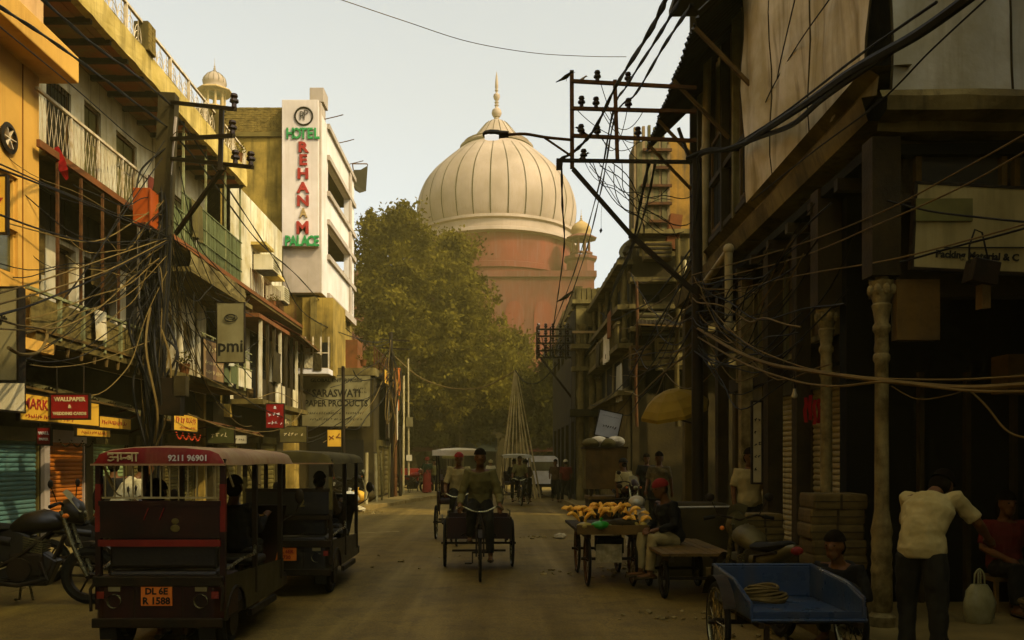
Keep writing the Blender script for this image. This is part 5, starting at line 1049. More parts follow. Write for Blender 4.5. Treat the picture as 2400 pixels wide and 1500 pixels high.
# cable fan: (label, photo pixel + depth points, radius, material)
CAB = [
 ('twin twisted black cable sweeping down past the orange cornice to the leaning pole', [(-10, 10, 9), (120, 95, 11), (250, 190, 14), (395, 300, 17.6)], .026, 0),
 ('black cable running from the top frame edge along the yellow parapet', [(90, -10, 10), (220, 105, 12.5), (330, 185, 15), (400, 245, 17.5)], .026, 0),
 ('black cable dropping from the leaning pole towards the hotel sign', [(400, 250, 17.5), (540, 450, 21), (650, 620, 27), (720, 740, 31), (860, 800, 38), (918, 795, 42)], .022, 0),
 ('second black cable under it, curving to the thin poles', [(396, 300, 17.6), (480, 400, 19), (600, 560, 24), (700, 650, 30), (800, 760, 37), (870, 810, 40), (918, 800, 42)], .022, 0),
 ('thin rust wire slanting past the orange cornice across the house front', [(-10, 55, 9), (180, 210, 13), (330, 340, 17), (400, 372, 17.5)], .009, 0),
 ('thin wire crossing the orange wall below the vent', [(-10, 392, 8.5), (140, 450, 12), (280, 510, 15.5), (395, 555, 17.5)], .012, 0),
 ('wire pair mate running just under the vent wire', [(-10, 380, 8.5), (130, 442, 12), (270, 500, 15.5), (390, 548, 17.5)], .009, 0),
 ('wire crossing the small windows of the orange building', [(-10, 500, 8.5), (120, 545, 12), (230, 568, 15), (395, 560, 17.4)], .012, 0),
 ('tan cable rising to the pole above the board balcony', [(-10, 690, 8.3), (120, 650, 11.5), (250, 605, 15), (390, 558, 17.4)], .014, 1),
 ('tan cable below it with a long flat sag', [(-10, 715, 8.3), (130, 675, 11.5), (260, 630, 15), (392, 562, 17.4)], .014, 1),
 ('dark cable third in the fan over the board balcony', [(-10, 740, 8.2), (100, 705, 11), (250, 640, 15), (394, 566, 17.4)], .014, 0),
 ('loose cable hooking over near the pole and drooping along the planks', [(-10, 745, 8.2), (60, 765, 10), (150, 765, 12.5), (240, 715, 15), (310, 650, 16.8), (355, 618, 17.3), (378, 640, 17.3), (378, 760, 17.3), (372, 860, 17.3)], .016, 1),
 ('pale cable bellying across the plank balcony', [(-10, 770, 8.2), (90, 770, 11), (180, 735, 14), (300, 690, 16.5), (390, 600, 17.4)], .012, 1),
 ('thin cable sagging from the pole over the arches', [(410, 590, 17.4), (440, 660, 18.5), (480, 730, 20), (560, 850, 23), (600, 900, 24.5)], .012, 0),
 ('thin wire from the pole to the hanging logo sign', [(405, 560, 17.4), (470, 600, 18.5), (540, 690, 20.3)], .009, 0),
 ('wire looping from the cross arm to the green slats', [(420, 390, 17.3), (460, 560, 18), (520, 640, 19.5), (575, 700, 21.5)], .012, 0),
 ('black cable running down the street in front of the purple board', [(412, 620, 17.4), (470, 790, 19), (570, 930, 22), (680, 985, 25)], .014, 0),
 ('drooping tan cable between the pole and the small red sign', [(405, 840, 17.4), (520, 905, 20), (590, 935, 23), (650, 920, 25), (700, 945, 28)], .016, 1),
 ('pale bunch of cable swagged below the small red sign', [(440, 970, 18.5), (540, 1005, 21), (640, 1010, 24), (690, 985, 27), (708, 960, 29)], .018, 1),
 ('coil of tan cable hanging from the cream hoarding', [(20, 815, 10.5), (50, 830, 11), (90, 825, 12), (110, 790, 13), (100, 770, 13), (60, 780, 11.5)], .03, 1),
 ('thin wire dipping beneath the plank balcony by the hoarding', [(60, 840, 11), (120, 848, 13), (200, 830, 15), (300, 770, 17)], .010, 0),
 ('thin wire swagging over the corrugated awnings', [(70, 855, 11), (140, 860, 13), (230, 845, 15.5), (350, 800, 17.2)], .010, 1),
 ('wire slanting up across the dark upper balcony to the cross arm', [(150, 700, 13.5), (210, 620, 14.5), (290, 500, 16), (380, 370, 17.3)], .012, 0),
 ('fine wire slanting up across the dark upper balcony beside its twin', [(160, 690, 13.5), (230, 590, 14.8), (300, 470, 16), (385, 330, 17.3)], .009, 0),
 ('bundle of slack cables arching beside the orange feeder box', [(320, 445, 17.2), (330, 400, 17.3), (365, 365, 17.4), (392, 345, 17.5)], .02, 0),
 ('thin loop of cable arching off the pole head', [(395, 330, 17.5), (415, 308, 17.4), (435, 312, 17.3), (440, 335, 17.3)], .012, 1),
 ('fine telephone wire crossing the open sky over the dome', [(790, -4, 10), (950, 50, 11), (1100, 98, 12), (1250, 124, 13), (1380, 132, 13.3), (1468, 133, 13.4)], .006, 1),
 ('heavy cable bundle slung between the thin poles and the bamboo tripod', [(925, 835, 42), (985, 885, 41), (1060, 910, 40), (1130, 908, 38.5), (1180, 885, 37.2), (1208, 868, 36.5)], .035, 1),
 ('cable from the bamboo tripod to the insulator rack', [(1208, 868, 36.5), (1230, 895, 36), (1265, 895, 35.5), (1310, 850, 35)], .03, 0),
 ('frayed cable end hanging beside the bamboo tripod', [(1242, 905, 36), (1250, 930, 36), (1272, 955, 36)], .02, 1),
 ('thickest of three black cables plunging from the frame top through the arm rack', [(1565, -10, 7), (1520, 80, 8.5), (1445, 200, 12.5), (1395, 300, 13), (1350, 352, 13.2), (1316, 372, 13.2)], .03, 0),
 ('middle of three black twisted cables plunging through the arm rack', [(1600, -10, 7.2), (1540, 90, 9), (1470, 200, 13), (1435, 270, 15), (1400, 450, 22), (1345, 640, 30), (1295, 768, 35)], .022, 0),
 ('outer twisted cable of the three, ending at the insulator rack', [(1622, 10, 7.6), (1555, 110, 10), (1490, 220, 13), (1440, 280, 15), (1410, 440, 22), (1370, 600, 29), (1312, 768, 35)], .022, 0),
 ('straight dark feed cable dropping past the dome edge', [(1316, 375, 13.2), (1318, 480, 16), (1322, 580, 22), (1308, 690, 30), (1297, 765, 35)], .024, 0),
 ('heavy drop cable from the arm rack down to the arcade house', [(1520, 385, 13.3), (1500, 480, 17), (1480, 580, 21), (1440, 670, 26), (1410, 770, 30), (1360, 850, 34)], .035, 0),
 ('twin of the heavy drop cable, slightly lower', [(1535, 385, 13.3), (1510, 500, 17), (1472, 610, 22), (1430, 700, 27), (1412, 770, 30), (1350, 870, 34)], .025, 0),
 ('thick cable conduit swooping along the tarpaulins to the arm rack', [(2290, -20, 5.6), (2150, 80, 6.3), (2000, 165, 7.4), (1900, 235, 8.8), (1800, 300, 10.5), (1720, 348, 12.2), (1660, 352, 12.8), (1610, 372, 13.1)], .04, 0),
 ('second thick conduit hanging lower along the tarpaulins', [(2210, 40, 6.0), (2050, 145, 7.0), (1930, 230, 8.4), (1860, 290, 9.6), (1790, 318, 10.8), (1700, 350, 12.4), (1640, 365, 12.9), (1640, 420, 13), (1625, 560, 13.2)], .03, 0),
 ('thin cable clipped above the thick conduits', [(2195, 5, 6.2), (2100, 70, 6.8), (2000, 140, 7.6), (1830, 270, 10.2), (1720, 340, 12.2)], .012, 0),
 ('fine wire stretched diagonally over the tan tarpaulins', [(1950, -10, 8.5), (1860, 120, 10), (1790, 250, 11.5), (1745, 400, 13)], .008, 0),
 ('fine wire from the frame top falling past the bay', [(1865, -10, 9), (1830, 140, 10.5), (1805, 260, 11.5), (1760, 400, 13)], .008, 0),
 ('fine wire crossing the grey tarpaulin hem', [(2320, -10, 6), (2180, 120, 6.8), (2060, 240, 7.5), (1900, 360, 9), (1750, 480, 12)], .008, 0),
 ('long thin wire slanting before the recessed windows', [(2420, 305, 5.6), (2250, 400, 6.6), (2060, 500, 7.6), (1850, 580, 10), (1620, 645, 13.1)], .009, 1),
 ('long thin wire just beneath it', [(2420, 345, 5.6), (2250, 440, 6.6), (2060, 525, 7.6), (1850, 610, 10), (1620, 665, 13.1)], .009, 1),
 ('thin wire crossing the packing board towards the street pole', [(2420, 520, 5.8), (2280, 560, 6.6), (2080, 610, 7.5), (1850, 650, 10), (1640, 700, 13.1)], .009, 1),
 ('loose wire curling over the top of the packing board', [(2080, 470, 7.4), (2180, 495, 7.1), (2300, 510, 6.6), (2420, 522, 6.1)], .009, 0),
 ('loose wire crossing the middle of the packing board', [(2110, 615, 7.4), (2240, 578, 7.0), (2330, 555, 6.6), (2420, 530, 6.1)], .009, 0),
 ('sagging dusty cable bundle at head height along the arcade', [(1636, 770, 13.1), (1720, 820, 11), (1800, 852, 9.8), (1900, 870, 8.6), (2010, 885, 7.6), (2140, 900, 7), (2270, 908, 6.5), (2420, 900, 6)], .028, 1),
 ('thinner twin of the dusty bundle along the arcade', [(1636, 790, 13.1), (1740, 850, 10.6), (1860, 892, 9), (1960, 905, 8), (2080, 895, 7.2), (2260, 915, 6.5), (2420, 918, 6)], .016, 1),
 ('thin line above the dusty bundle', [(1640, 690, 13.1), (1730, 790, 11), (1850, 850, 9.2), (1990, 880, 7.8), (2200, 890, 6.8), (2420, 880, 6)], .011, 1),
 ('loose end drooping from the dusty bundle into the dark arcade', [(2265, 908, 6.6), (2310, 950, 6.5), (2350, 1000, 6.4), (2380, 1020, 6.3), (2420, 1028, 6.2)], .011, 1),
 ('small wire dip under the dusty bundle', [(2090, 905, 7.2), (2150, 935, 7), (2230, 925, 6.7), (2280, 905, 6.5)], .007, 1),
 ('slack cable hanging behind the street pole in shade', [(1610, 680, 15), (1660, 800, 14), (1720, 890, 13), (1790, 870, 12)], .012, 1),
 ('low slack cable by the yellow umbrella', [(1540, 850, 20), (1590, 905, 17), (1640, 900, 14), (1700, 840, 13)], .012, 1),
]
for lab, pts, r, k in CAB:
    b = MB(); pp = cat_rom([P(*q) for q in pts], 7); tw_ = r > .021 and k == 0 and 'conduit' not in lab; r = r * .62 if tw_ else r * (.78 if k else 1); b.tube(pp, r, 6)
    if tw_:
        for s in (0, PI): b.tube([p + V((math.cos(i * .9 + s) * r * .9, 0, math.sin(i * .9 + s) * r * .9)) for i, p in enumerate(pp)], r * .75, 5)
    tag(b.build('cable', m_cabtan if k else m_cable, None, True), lab, 'cable')
# the finer tangle: slack service wires, alike enough to share a label within each tangle
def tangle(n, A, Bs, label, rr=(.006, .012), sg=(.1, .7), seed=4, tan=.2):
    rs = random.Random(seed); t = None
    for k in range(n):
        a = V(A(rs)); c = V(Bs(rs)); pts = sag(a, c, rs.uniform(*sg), 16); w1, w2 = rs.uniform(-.1, .1), rs.uniform(0, 6)
        pts = [p + V((w1 * math.sin(i * .5 + w2), 0, .05 * math.sin(i * .8 + w2))) for i, p in enumerate(pts)]
        if t is None: t = thing('wire_tangle', label, 'wires', a, 'tangles of slack service wire', world=True)
        MB().tube(pts, rs.uniform(*rr), 5).build('wire', m_cabtan if rs.random() < tan else m_cable, t, True)
tangle(22, lambda r: P(388, r.uniform(430, 640), 17.5), lambda r: (-7.45 + r.uniform(-.3, .1), r.uniform(12.5, 17), r.uniform(2.7, 6.6)), 'fan of thin slack wires from the leaning pole over the plank balcony')
tangle(26, lambda r: P(395, r.uniform(420, 760), 17.6), lambda r: (-7.3 + r.uniform(-.2, .2), r.uniform(18.5, 27), r.uniform(2.6, 6.4)), 'spread of thin slack wires from the leaning pole along the arched balconies', seed=8)
tangle(14, lambda r: P(918, r.uniform(795, 900), 36), lambda r: (r.uniform(-7.5, -5.0), r.uniform(28, 40), r.uniform(2.2, 5.2)), 'knot of thin wires between the corner shop and the tall dark pole', (.01, .02), seed=11)
tangle(26, lambda r: P(1634, r.uniform(640, 830), 13.15), lambda r: FR.p(r.uniform(8, 12.5), r.uniform(2.5, 4.5), r.uniform(0, .5)), 'web of thin wires strung along the arcade posts from the street pole', seed=15)
tangle(18, lambda r: P(1630, r.uniform(560, 800), 13.25), lambda r: (r.uniform(3.4, 4.6), r.uniform(18, 32), r.uniform(2.6, 7)), 'thicket of thin wires going from the street pole to the tower house side', (.008, .016), seed=21, tan=.2)
tangle(10, lambda r: P(r.uniform(1345, 1450), 382, 13.2), lambda r: P(r.uniform(1490, 1640), r.uniform(420, 560), 13.3), 'curls of fine jumper wire drooping under the lowest rack arm', (.005, .009), (.05, .35), seed=27, tan=0)
# arm rack on the street pole
sp = thing('street_pole', 'dark steel pole carrying a wide rack of four insulator arms over the street', 'electricity pole', (XY(1636, 13.2), 13.2, .1), world=True)
MB().cyl((XY(1636, 13.2), 13.2, .1), P(1633, 372, 13.2), .1, .08, 10).build('shaft', m_iron, sp, True)
for (a, c) in (((1338, 190), (1632, 206)), ((1338, 254), (1632, 262)), ((1338, 318), (1632, 330)), ((1306, 376), (1632, 380))): MB().bar(P(a[0], a[1], 13.2), P(c[0], c[1], 13.2), .05).build('cross_arm', m_rust if a[1] != 376 else m_iron, sp)
MB().bar(P(1340, 166, 13.22), P(1341, 395, 13.22), .06).build('upright', m_rust, sp); MB().bar(P(1441, 188, 13.22), P(1447, 375, 13.22), .055).build('upright', m_rust, sp)
MB().bar(P(1343, 396, 13.15), P(1480, 552, 13.15), .06).build('brace', m_iron, sp); MB().bar(P(1480, 552, 13.15), P(1634, 690, 13.15), .07).build('brace', m_iron, sp)
MB().bar(P(1590, 300, 13.25), P(1620, 385, 13.25), .045).build('brace', m_iron, sp)
for px, py in ((1400, 192), (1472, 196), (1363, 252), (1397, 254), (1473, 257), (1362, 318), (1400, 321), (1495, 324), (1368, 376)): insulator(sp, P(px, py, 13.2), 1.0)
for k in range(6):
    a = P(1400 + rnd.uniform(-50, 60), rnd.choice((195, 258, 322)), 13.2); c = P(1480 + rnd.uniform(-30, 100), rnd.choice((258, 322, 380)), 13.2)
    MB().tube(sag(a, c, rnd.uniform(.1, .4)), .006, 4).build('jumper_wire', m_cable, sp)
MB().obox(P(1310, 385, 13.2), .08, .08, .16).build('clamp', m_iron, sp)
lp = thing('street_lamp', 'long street lamp arm with a pale lit head before the dome tip', 'street lamp', P(1340, 330, 13.2), world=True)
MB().tube(cat_rom([P(1340, 328, 13.2), P(1280, 322, 13.0), P(1230, 314, 12.8), P(1190, 316, 12.7)], 4), .022, 6).build('arm', m_rust, lp)
MB().bar(P(1275, 322, 13.0), P(1338, 365, 13.15), .025).build('stay', m_rust, lp)
hd = MB().loft([[P(px, 315, 12.7) + V((0, math.cos(t) * .09 * s, math.sin(t) * .055 * s)) for t in [i * PI / 4 for i in range(8)]] for px, s in ((1192, .8), (1172, .95), (1168, 1.1), (1150, 1.2), (1136, .9), (1131, .4))]).build('head', m_iron, lp, True)
MB().loft([[P(px, 318, 12.7) + V((0, math.cos(t) * .085 * s, math.sin(t) * .035 * s - .02)) for t in [i * PI / 4 for i in range(8)]] for px, s in ((1169, .9), (1160, 1.1), (1145, 1.1), (1136, .8))]).build('lens', mat('lit_lamp_lens', (.95, .93, .86), None, 1, .3, emit=.4), hd, True)
def bird(label, at, s=1.0, face=1, m=None):
    t = thing('crow', label, 'bird', at, 'birds on the wires', world=True); c = V(at)
    MB().loft([[c + V((face * (x) * s, math.cos(a) * r * s, (z + math.sin(a) * r) * s)) for a in [i * PI / 4 for i in range(8)]] for x, z, r in ((-.26, -.03, .01), (-.14, .03, .03), (-.04, .09, .06), (.05, .14, .062), (.10, .19, .04), (.13, .22, .038), (.165, .225, .03), (.18, .225, .012), (.225, .215, .003))]).build('body', m or m_hair, t, True)
    for sy in (-1, 1): MB().cyl(c + V((0, sy * .02 * s, 0)), c + V((.01, sy * .02 * s, .08 * s)), .006 * s, n=4).build('leg', m_iron, t)
bird('black crow perched on the upright at the top of the arm rack', P(1327, 190, 13.2), .62, 1); bird('crow perched on the third arm beside an insulator', P(1363, 316, 13.2), .5, -1); bird('small crow on the lowest arm near the upright', P(1368, 374, 13.3), .45, 1); bird('pale pigeon perched on the top arm near the upright', P(1364, 193, 13.3), .42, 1, m_tan)
bird('crow clinging to the dark cable before the red wall', P(1327, 705, 29), 1.3, 1)
sq = thing('kite', 'small dark paper kite stuck in the air by the sky gap', 'kite', P(1409, 540, 20), world=True)
MB().prism([P(1409, 533, 20), P(1412, 540, 20), P(1408, 547, 20), P(1405, 540, 20)], (0, .02, 0)).build('sheet', m_hair, sq); MB().tube([P(1409, 533, 20), P(1409, 500, 20), P(1412, 470, 20)], .004, 4).build('string', m_cable, sq)
# insulator rack pole by the arcade house
ip = thing('rack_pole', 'pole with a dense rack of insulator arms in front of the red mosque wall', 'electricity pole', (XY(1347, 35), 35, 0), world=True)
MB().cyl((XY(1347, 35), 35, .1), P(1347, 758, 35), .2, .16, 10).build('shaft', m_iron, ip, True)
for k, py in enumerate((772, 788, 805, 822, 838)):
    MB().bar(P(1256, py, 35), P(1352, py, 35), .07).build('cross_arm', m_iron, ip)
    for j in range(5): insulator(ip, P(1262 + j * 17, py, 35), 1.4)
for px in (1258, 1290, 1325): MB().bar(P(px, 766, 34.9), P(px, 842, 34.9), .06).build('upright', m_iron, ip)
MB().bar(P(1268, 840, 35), P(1342, 935, 35), .09).build('brace', m_iron, ip)
for k in range(10): MB().tube(sag(P(1256 + rnd.uniform(0, 80), rnd.uniform(768, 835), 34.9), P(1256 + rnd.uniform(0, 80), rnd.uniform(768, 835), 34.9), rnd.uniform(.1, .5), 8), .015, 4).build('jumper_wire', m_cable if k % 3 else m_cabtan, ip)
# thin poles on the far pavement corner
m_poles = [m_galv, m_iron, m_rust, m_pvc]
PLS = [(806, 860, 1200, 27.0, .06, 1, 'thin dark pole in front of the big weathered signboard'), (858, 1060, 1190, 30, .07, 3, 'short pale post by the rubbish heap'), (882, 1062, 1182, 32, .07, 3, 'second short pale post beside the rubbish heap'),
       (895, 1060, 1178, 33, .04, 0, 'thin white post between the two dark posts'), (918, 780, 1180, 36, .09, 1, 'tall dark pole taking the cables by the corner shop'), (926, 870, 1178, 36.5, .09, 2, 'rusty sunlit pole touching the tall dark pole'),
       (938, 1000, 1172, 37, .07, 1, 'squat dark post under the orange lightbox'), (945, 880, 1165, 40, .06, 3, 'greenish pole behind the orange lightbox'), (958, 840, 1160, 41, .05, 3, 'slim pole with a square plate at the pavement edge'), (912, 1040, 1180, 35, .035, 0, 'thin short rod next to the tall dark pole')]
for (px, p0_, p1_, Y, r, k, lab) in PLS:
    t = thing('thin_pole', lab, 'pole', (XY(px, Y), Y, .1), 'thin poles at the pavement corner', world=True); top = P(px + rnd.uniform(-3, 3), p0_, Y)
    MB().cyl((XY(px, Y), Y, .1), top, r, r * .85, 8).build('shaft', m_poles[k], t, True); MB().ell(top, r, r, .03, 8, 4).build('cap', m_iron, t)
    if 'plate' in lab: MB().box(XY(952, Y), XY(968, Y), Y - .1, Y - .06, ZY(1000, Y), ZY(978, Y)).build('plate', m_signgrey, t); MB().box(XY(953, Y), XY(966, Y), Y - .1, Y - .06, ZY(1080, Y), ZY(1066, Y)).build('plate', m_signwhite, t)
    if 'taking the cables' in lab:
        for py in (795, 815): MB().bar(P(890, py, Y), P(960, py + 4, Y), .06).build('cross_arm', m_iron, t)
        for k2 in range(14): MB().tube(cat_rom([P(915 + rnd.uniform(-5, 8), rnd.uniform(790, 900), Y - .1), P(918 + rnd.uniform(-22, 30), rnd.uniform(850, 1000), Y - .2), P(920 + rnd.uniform(-8, 10), rnd.uniform(930, 1080), Y - .1)], 5), .018, 4).build('cable_loop', m_cabtan if k2 % 2 else m_cable, t)
# bamboo poles leaning together
BMB = [(1206, 868, 1168, 1130), (1207, 870, 1180, 1135), (1208, 868, 1196, 1138), (1209, 872, 1212, 1140), (1210, 868, 1226, 1140), (1212, 900, 1240, 1138), (1214, 905, 1252, 1134), (1212, 870, 1266, 1120), (1198, 930, 1174, 1136), (1216, 960, 1244, 1138), (1204, 890, 1186, 1134), (1222, 970, 1258, 1130)]
bb = thing('bamboo_tripod', 'bundle of long bamboo poles leaning together at the street end', 'bamboo poles', (XY(1212, 37), 37, 0), world=True)
mbam = mat('dry_bamboo', (.52, .43, .26), (.36, .28, .16), 3, .7)
for (a, p0_, c, p1_) in BMB:
    q0, q1 = P(a, p0_, 36.5), V((XY(c, 37) , 36.6 + rnd.uniform(-1, 1), 0.05)); n = 9
    MB().tube([q0.lerp(q1, i / n) for i in range(n + 1)], [.015 + .0022 * i + (.006 if i % 2 else 0) for i in range(n + 1)], 6).build('pole', mbam, bb)
# ================================================================ vehicles
def wheel(root, c, R, tw, axis=V((1, 0, 0)), spokes=16, rim_m=None, spoke_r=.004, name='wheel', disc=False):
    c = V(c); b = MB(); a, e = frame(axis); k = 28
    b.loft([[c + (a * math.cos(t) + e * math.sin(t)) * (R - tw + tw * math.cos(s)) + axis * tw * .9 * math.sin(s) for s in [j * PI / 4 for j in range(8)]] for t in [i * 2 * PI / k for i in range(k)]], False, True)
    w = b.build(name, m_rubber, root, True)
    rr = R - tw * 1.9
    r_ = MB(); r_.loft([[c + (a * math.cos(t) + e * math.sin(t)) * (rr + .012 * math.cos(s)) + axis * tw * .8 * math.sin(s) for s in [j * PI / 3 for j in range(6)]] for t in [i * 2 * PI / k for i in range(k)]], False, True); r_.build('rim', rim_m or m_chrome, w, True)
    MB().cyl(c - axis * tw * 1.3, c + axis * tw * 1.3, R * .1 if not disc else R * .5, n=12).build('hub', m_iron, w, True)
    s = MB()
    for i in range(spokes):
        t = i * 2 * PI / spokes; d = a * math.cos(t) + e * math.sin(t); t2 = t + .35; d2 = a * math.cos(t2) + e * math.sin(t2)
        s.tube([c + d2 * R * .09 + axis * tw * (.9 if i % 2 else -.9), c + d * rr], spoke_r, 4)
    if spokes: tag(s.build('spokes', rim_m or m_chrome, w), kind='stuff')
    return w
def erickshaw(name, label, loc, body_m, roof_m, side_m, red=True):
    """local axes: rear end at y = 0, nose at y = 2.65, x to the right"""
    t = thing(name, label, 'rickshaw', loc, 'battery rickshaws queued by the kerb'); W = .52; Lh = 2.65
    MB().box(-W, W, .0, 2.2, .30, .40).box(-W * .8, W * .8, 2.2, 2.6, .30, .38).build('chassis', m_iron, t)
    # rear body: lower tail panel with rounded corners
    pl = [V((-W - .01, -.0, .32)), V((-W + .06, -.06, .32)), V((W - .06, -.06, .32)), V((W + .01, 0, .32)), V((W + .01, .4, .32)), V((-W - .01, .4, .32))]
    MB().prism(pl, (0, 0, .36)).build('tail_panel', body_m, t, bevel=.015)
    MB().box(-W - .02, W + .02, -.085, -.03, .60, .685).build('bumper_rail', m_iron, t, bevel=.01); MB().box(-W - .02, W + .02, -.10, -.06, .26, .34).build('bumper', m_iron, t, bevel=.01)
    pt = MB().box(-.14, .12, -.075, -.0605, .44, .60).build('number_plate', m_plate, t, bevel=.004)
    if red:
        text(pt, 'lettering', 'DL 6E', .075, m_letter_k, (-.01, -.077, .56), R_CAM, .001, .003); text(pt, 'lettering', 'R 1588', .08, m_letter_k, (-.01, -.077, .48), R_CAM, .001, .003)
    else: text(pt, 'lettering', 'DL 6ER', .06, m_letter_r, (-.01, -.077, .55), R_CAM, .001, .002); text(pt, 'lettering', '1730', .06, m_letter_r, (-.01, -.077, .48), R_CAM, .001, .002)
    m_lens = glassy('red_tail_lens', (.25, .03, .02), .25); m_lensw = glassy('clear_lens', (.30, .28, .2), .2)
    for sx in (-1, 1):
        h = MB().lathe([(.0, -.02), (.05, -.015), (.058, .0), (.058, .03)], (sx * .36, -.062, .48), 14, V((0, -1, 0))).build('tail_lamp', m_lensw, t, True)
        MB().box(sx * .36 - .05, sx * .36 + .05, -.075, -.061, .56, .61).build('reflector', m_signgrey, t); MB().box(sx * .475 - .03, sx * .475 + .03, -.075, -.061, .5, .56).build('indicator', m_lens, t)
    for sx in (-.2, .2): MB().box(sx - .006, sx + .006, -.066, -.0605, .33, .59).build('seam', m_iron, t)
    for sx in (-1, 1):
        MB().grid([[V((sx * .41 + dx, -.09 + .01 * k, .3 - k * .07)) for dx in (-.07, .07)] for k in range(3)]).build('mud_flap', m_rubber, t)
        MB().tube([(sx * W, 2.05, 1.0), (sx * (W + .12), 2.12, 1.08), (sx * (W + .16), 2.1, 1.2)], .008, 5).ell((sx * (W + .16), 2.1, 1.26), .05, .012, .08, 10, 7).build('side_mirror', m_iron, t, True)
        MB().tube([(sx * (W - .03), -.05, .7), (sx * (W + .03), -.09, .58), (sx * (W + .02), -.1, .4)], .014, 6).build('guard_bar', m_iron, t, True)
    MB().tube(sag((-W + .05, -.03, 1.6), (-W + .2, -.02, 1.35), .06, 8), .006, 4).build('tie_cord', m_cabtan, t)
    # seat back panel and open window with bars
    MB().box(-W + .02, W - .02, -.03, .02, 1.0, 1.27).build('seat_back_panel', m_blackpaint if not red else m_redpaint, t)
    MB().box(-W + .01, W - .01, -.045, -.01, .93, .985).build('red_band' if red else 'lower_band', m_redbright if red else m_iron, t); MB().box(-W + .01, W - .01, -.04, .0, 1.27, 1.31).build('window_rail', m_redpaint if red else m_iron, t)
    if red:
        for sx in (-.13, .0): MB().bar((sx, -.035, 1.15), (sx + .04, -.035, 1.25), .02, .006).build('sticker', m_redbright, t)
        for zz, rr in ((1.14, .032), (1.08, .04)): MB().ell((.13, -.033, zz), rr, .004, rr * .8, 10, 6).build('painted_emblem', m_olive, t)
    else: text(t, 'painted_number', '2', .13, m_olive, (.18, -.034, 1.13), R_CAM, .002, .003)
    if red:
        for k in range(13):
            x = -W + .06 + k * (2 * W - .12) / 12; MB().bar((x, -.012, 1.335), (x, -.012, 1.62), .011).build('bar', m_pvc, t)
        MB().bar((-W + .03, -.012, 1.335), (W - .03, -.012, 1.335), .016).build('bar_rail', m_pvc, t)
    # posts
    for sx in (-1, 1):
        for y, mm in ((.0, m_redpaint if red else m_iron), (.95, m_iron), (1.9, m_iron)):
            p = MB().bar((sx * W, y, .4), (sx * W, y, 1.66), .045).build('post', mm, t)
        MB().bar((sx * W, .0, 1.05), (sx * W, .0, 1.45), .047).build('post_sleeve', m_redbright if red else m_olive, t); MB().tube([(sx * W, .95, .85), (sx * (W + .04), .8, .78), (sx * (W + .04), .4, .78), (sx * W, .02, .72)], .014, 6).build('side_rail', m_chrome, t)
        MB().bar((sx * W, .05, 1.62), (sx * W, .28, 1.42), .014).build('stay', m_pvc, t)
        # side skirt with wheel arch
        arc = [V((sx * (W + .012), .32 + .27 * math.cos(q), .3 + .25 * math.sin(q))) for q in [i * PI / 8 for i in range(9)]]
        b = MB(); pts = [V((sx * (W + .012), 2.0, .3)), V((sx * (W + .012), 2.0, .6)), V((sx * (W + .012), .0, .68)), V((sx * (W + .012), .0, .3))]
        top = [pts[1].lerp(pts[2], 1 - (a.y / 2.0)) for a in arc]
        b.grid([arc, top]); b.face([V((sx * (W + .012), 2.0, .3)), V((sx * (W + .012), 2.0, .6)), top[0], arc[0]]); b.face([V((sx * (W + .012), 0, .3)), V((sx * (W + .012), 0, .68)), top[-1], arc[-1]])
        b.build('side_panel', side_m, t); MB().tube(arc, .016, 5).build('arch_trim', m_iron, t); MB().box(sx * (W + .02) - .02, sx * (W + .02) + .02, .7, 1.6, .22, .28).build('footboard', m_iron, t)
        wheel(t, (sx * (W - .07), .32, .235), .235, .05, spokes=0, disc=True, rim_m=m_iron)
    wheel(t, (0, 2.5, .23), .23, .045, spokes=0, disc=True, rim_m=m_iron)
    MB().tube([(0, 2.5, .23), (0, 2.35, .8), (0, 2.28, 1.02)], .025, 8).build('fork', m_iron, t)
    MB().tube([(-.3, 2.1, 1.05), (-.1, 2.28, 1.03), (.1, 2.28, 1.03), (.3, 2.1, 1.05)], .016, 6).build('handlebar', m_chrome, t)
    MB().loft([[V((x * w_, y, z)) for x in (-1, -.7, 0, .7, 1)] + [V((x * w_ * .9, y + .06, z)) for x in (1, 0, -1)] for y, z, w_ in ((2.45, .4, .3), (2.58, .7, .34), (2.5, 1.0, .42), (2.35, 1.15, .48))]).build('front_cowl', body_m, t, True)
    MB().box(-.46, .46, .03, .55, .62, .72).build('rear_bench', m_blackpaint, t, bevel=.03); MB().box(-.46, .46, .05, .13, .73, 1.02).build('backrest', m_blackpaint, t, bevel=.03)
    MB().box(-.46, .46, 1.25, 1.6, .62, .7).build('front_bench', m_blackpaint, t, bevel=.03); MB().box(-.3, .3, 1.75, 2.05, .66, .74).build('driver_seat', m_blackpaint, t, bevel=.03)
    # roof: arched vinyl top with a front-to-back crown and a rear valance
    W2 = W + .04
    sec = [(-1, 1.61), (-.985, 1.655), (-.93, 1.71), (-.78, 1.742), (-.4, 1.762), (0, 1.768), (.4, 1.762), (.78, 1.742), (.93, 1.71), (.985, 1.655), (1, 1.61)]
    rows = []
    for y, sx_, dz in ((-.035, .955, -.012), (.02, .985, -.002), (.12, 1, .0), (.6, 1, .006), (.95, 1.005, -.004), (1.4, 1, .008), (1.9, 1.005, -.003), (2.25, 1, .0), (2.36, .97, -.02), (2.42, .93, -.05)): rows.append([V((x * W2 * sx_ + .006 * math.sin(y * 11 + z_ * 40), y, z_ + dz * (z_ > 1.64) + .004 * math.sin(x * 9 + y * 13))) for x, z_ in sec])
    MB().grid(rows).build('roof', roof_m, t, True, 70)
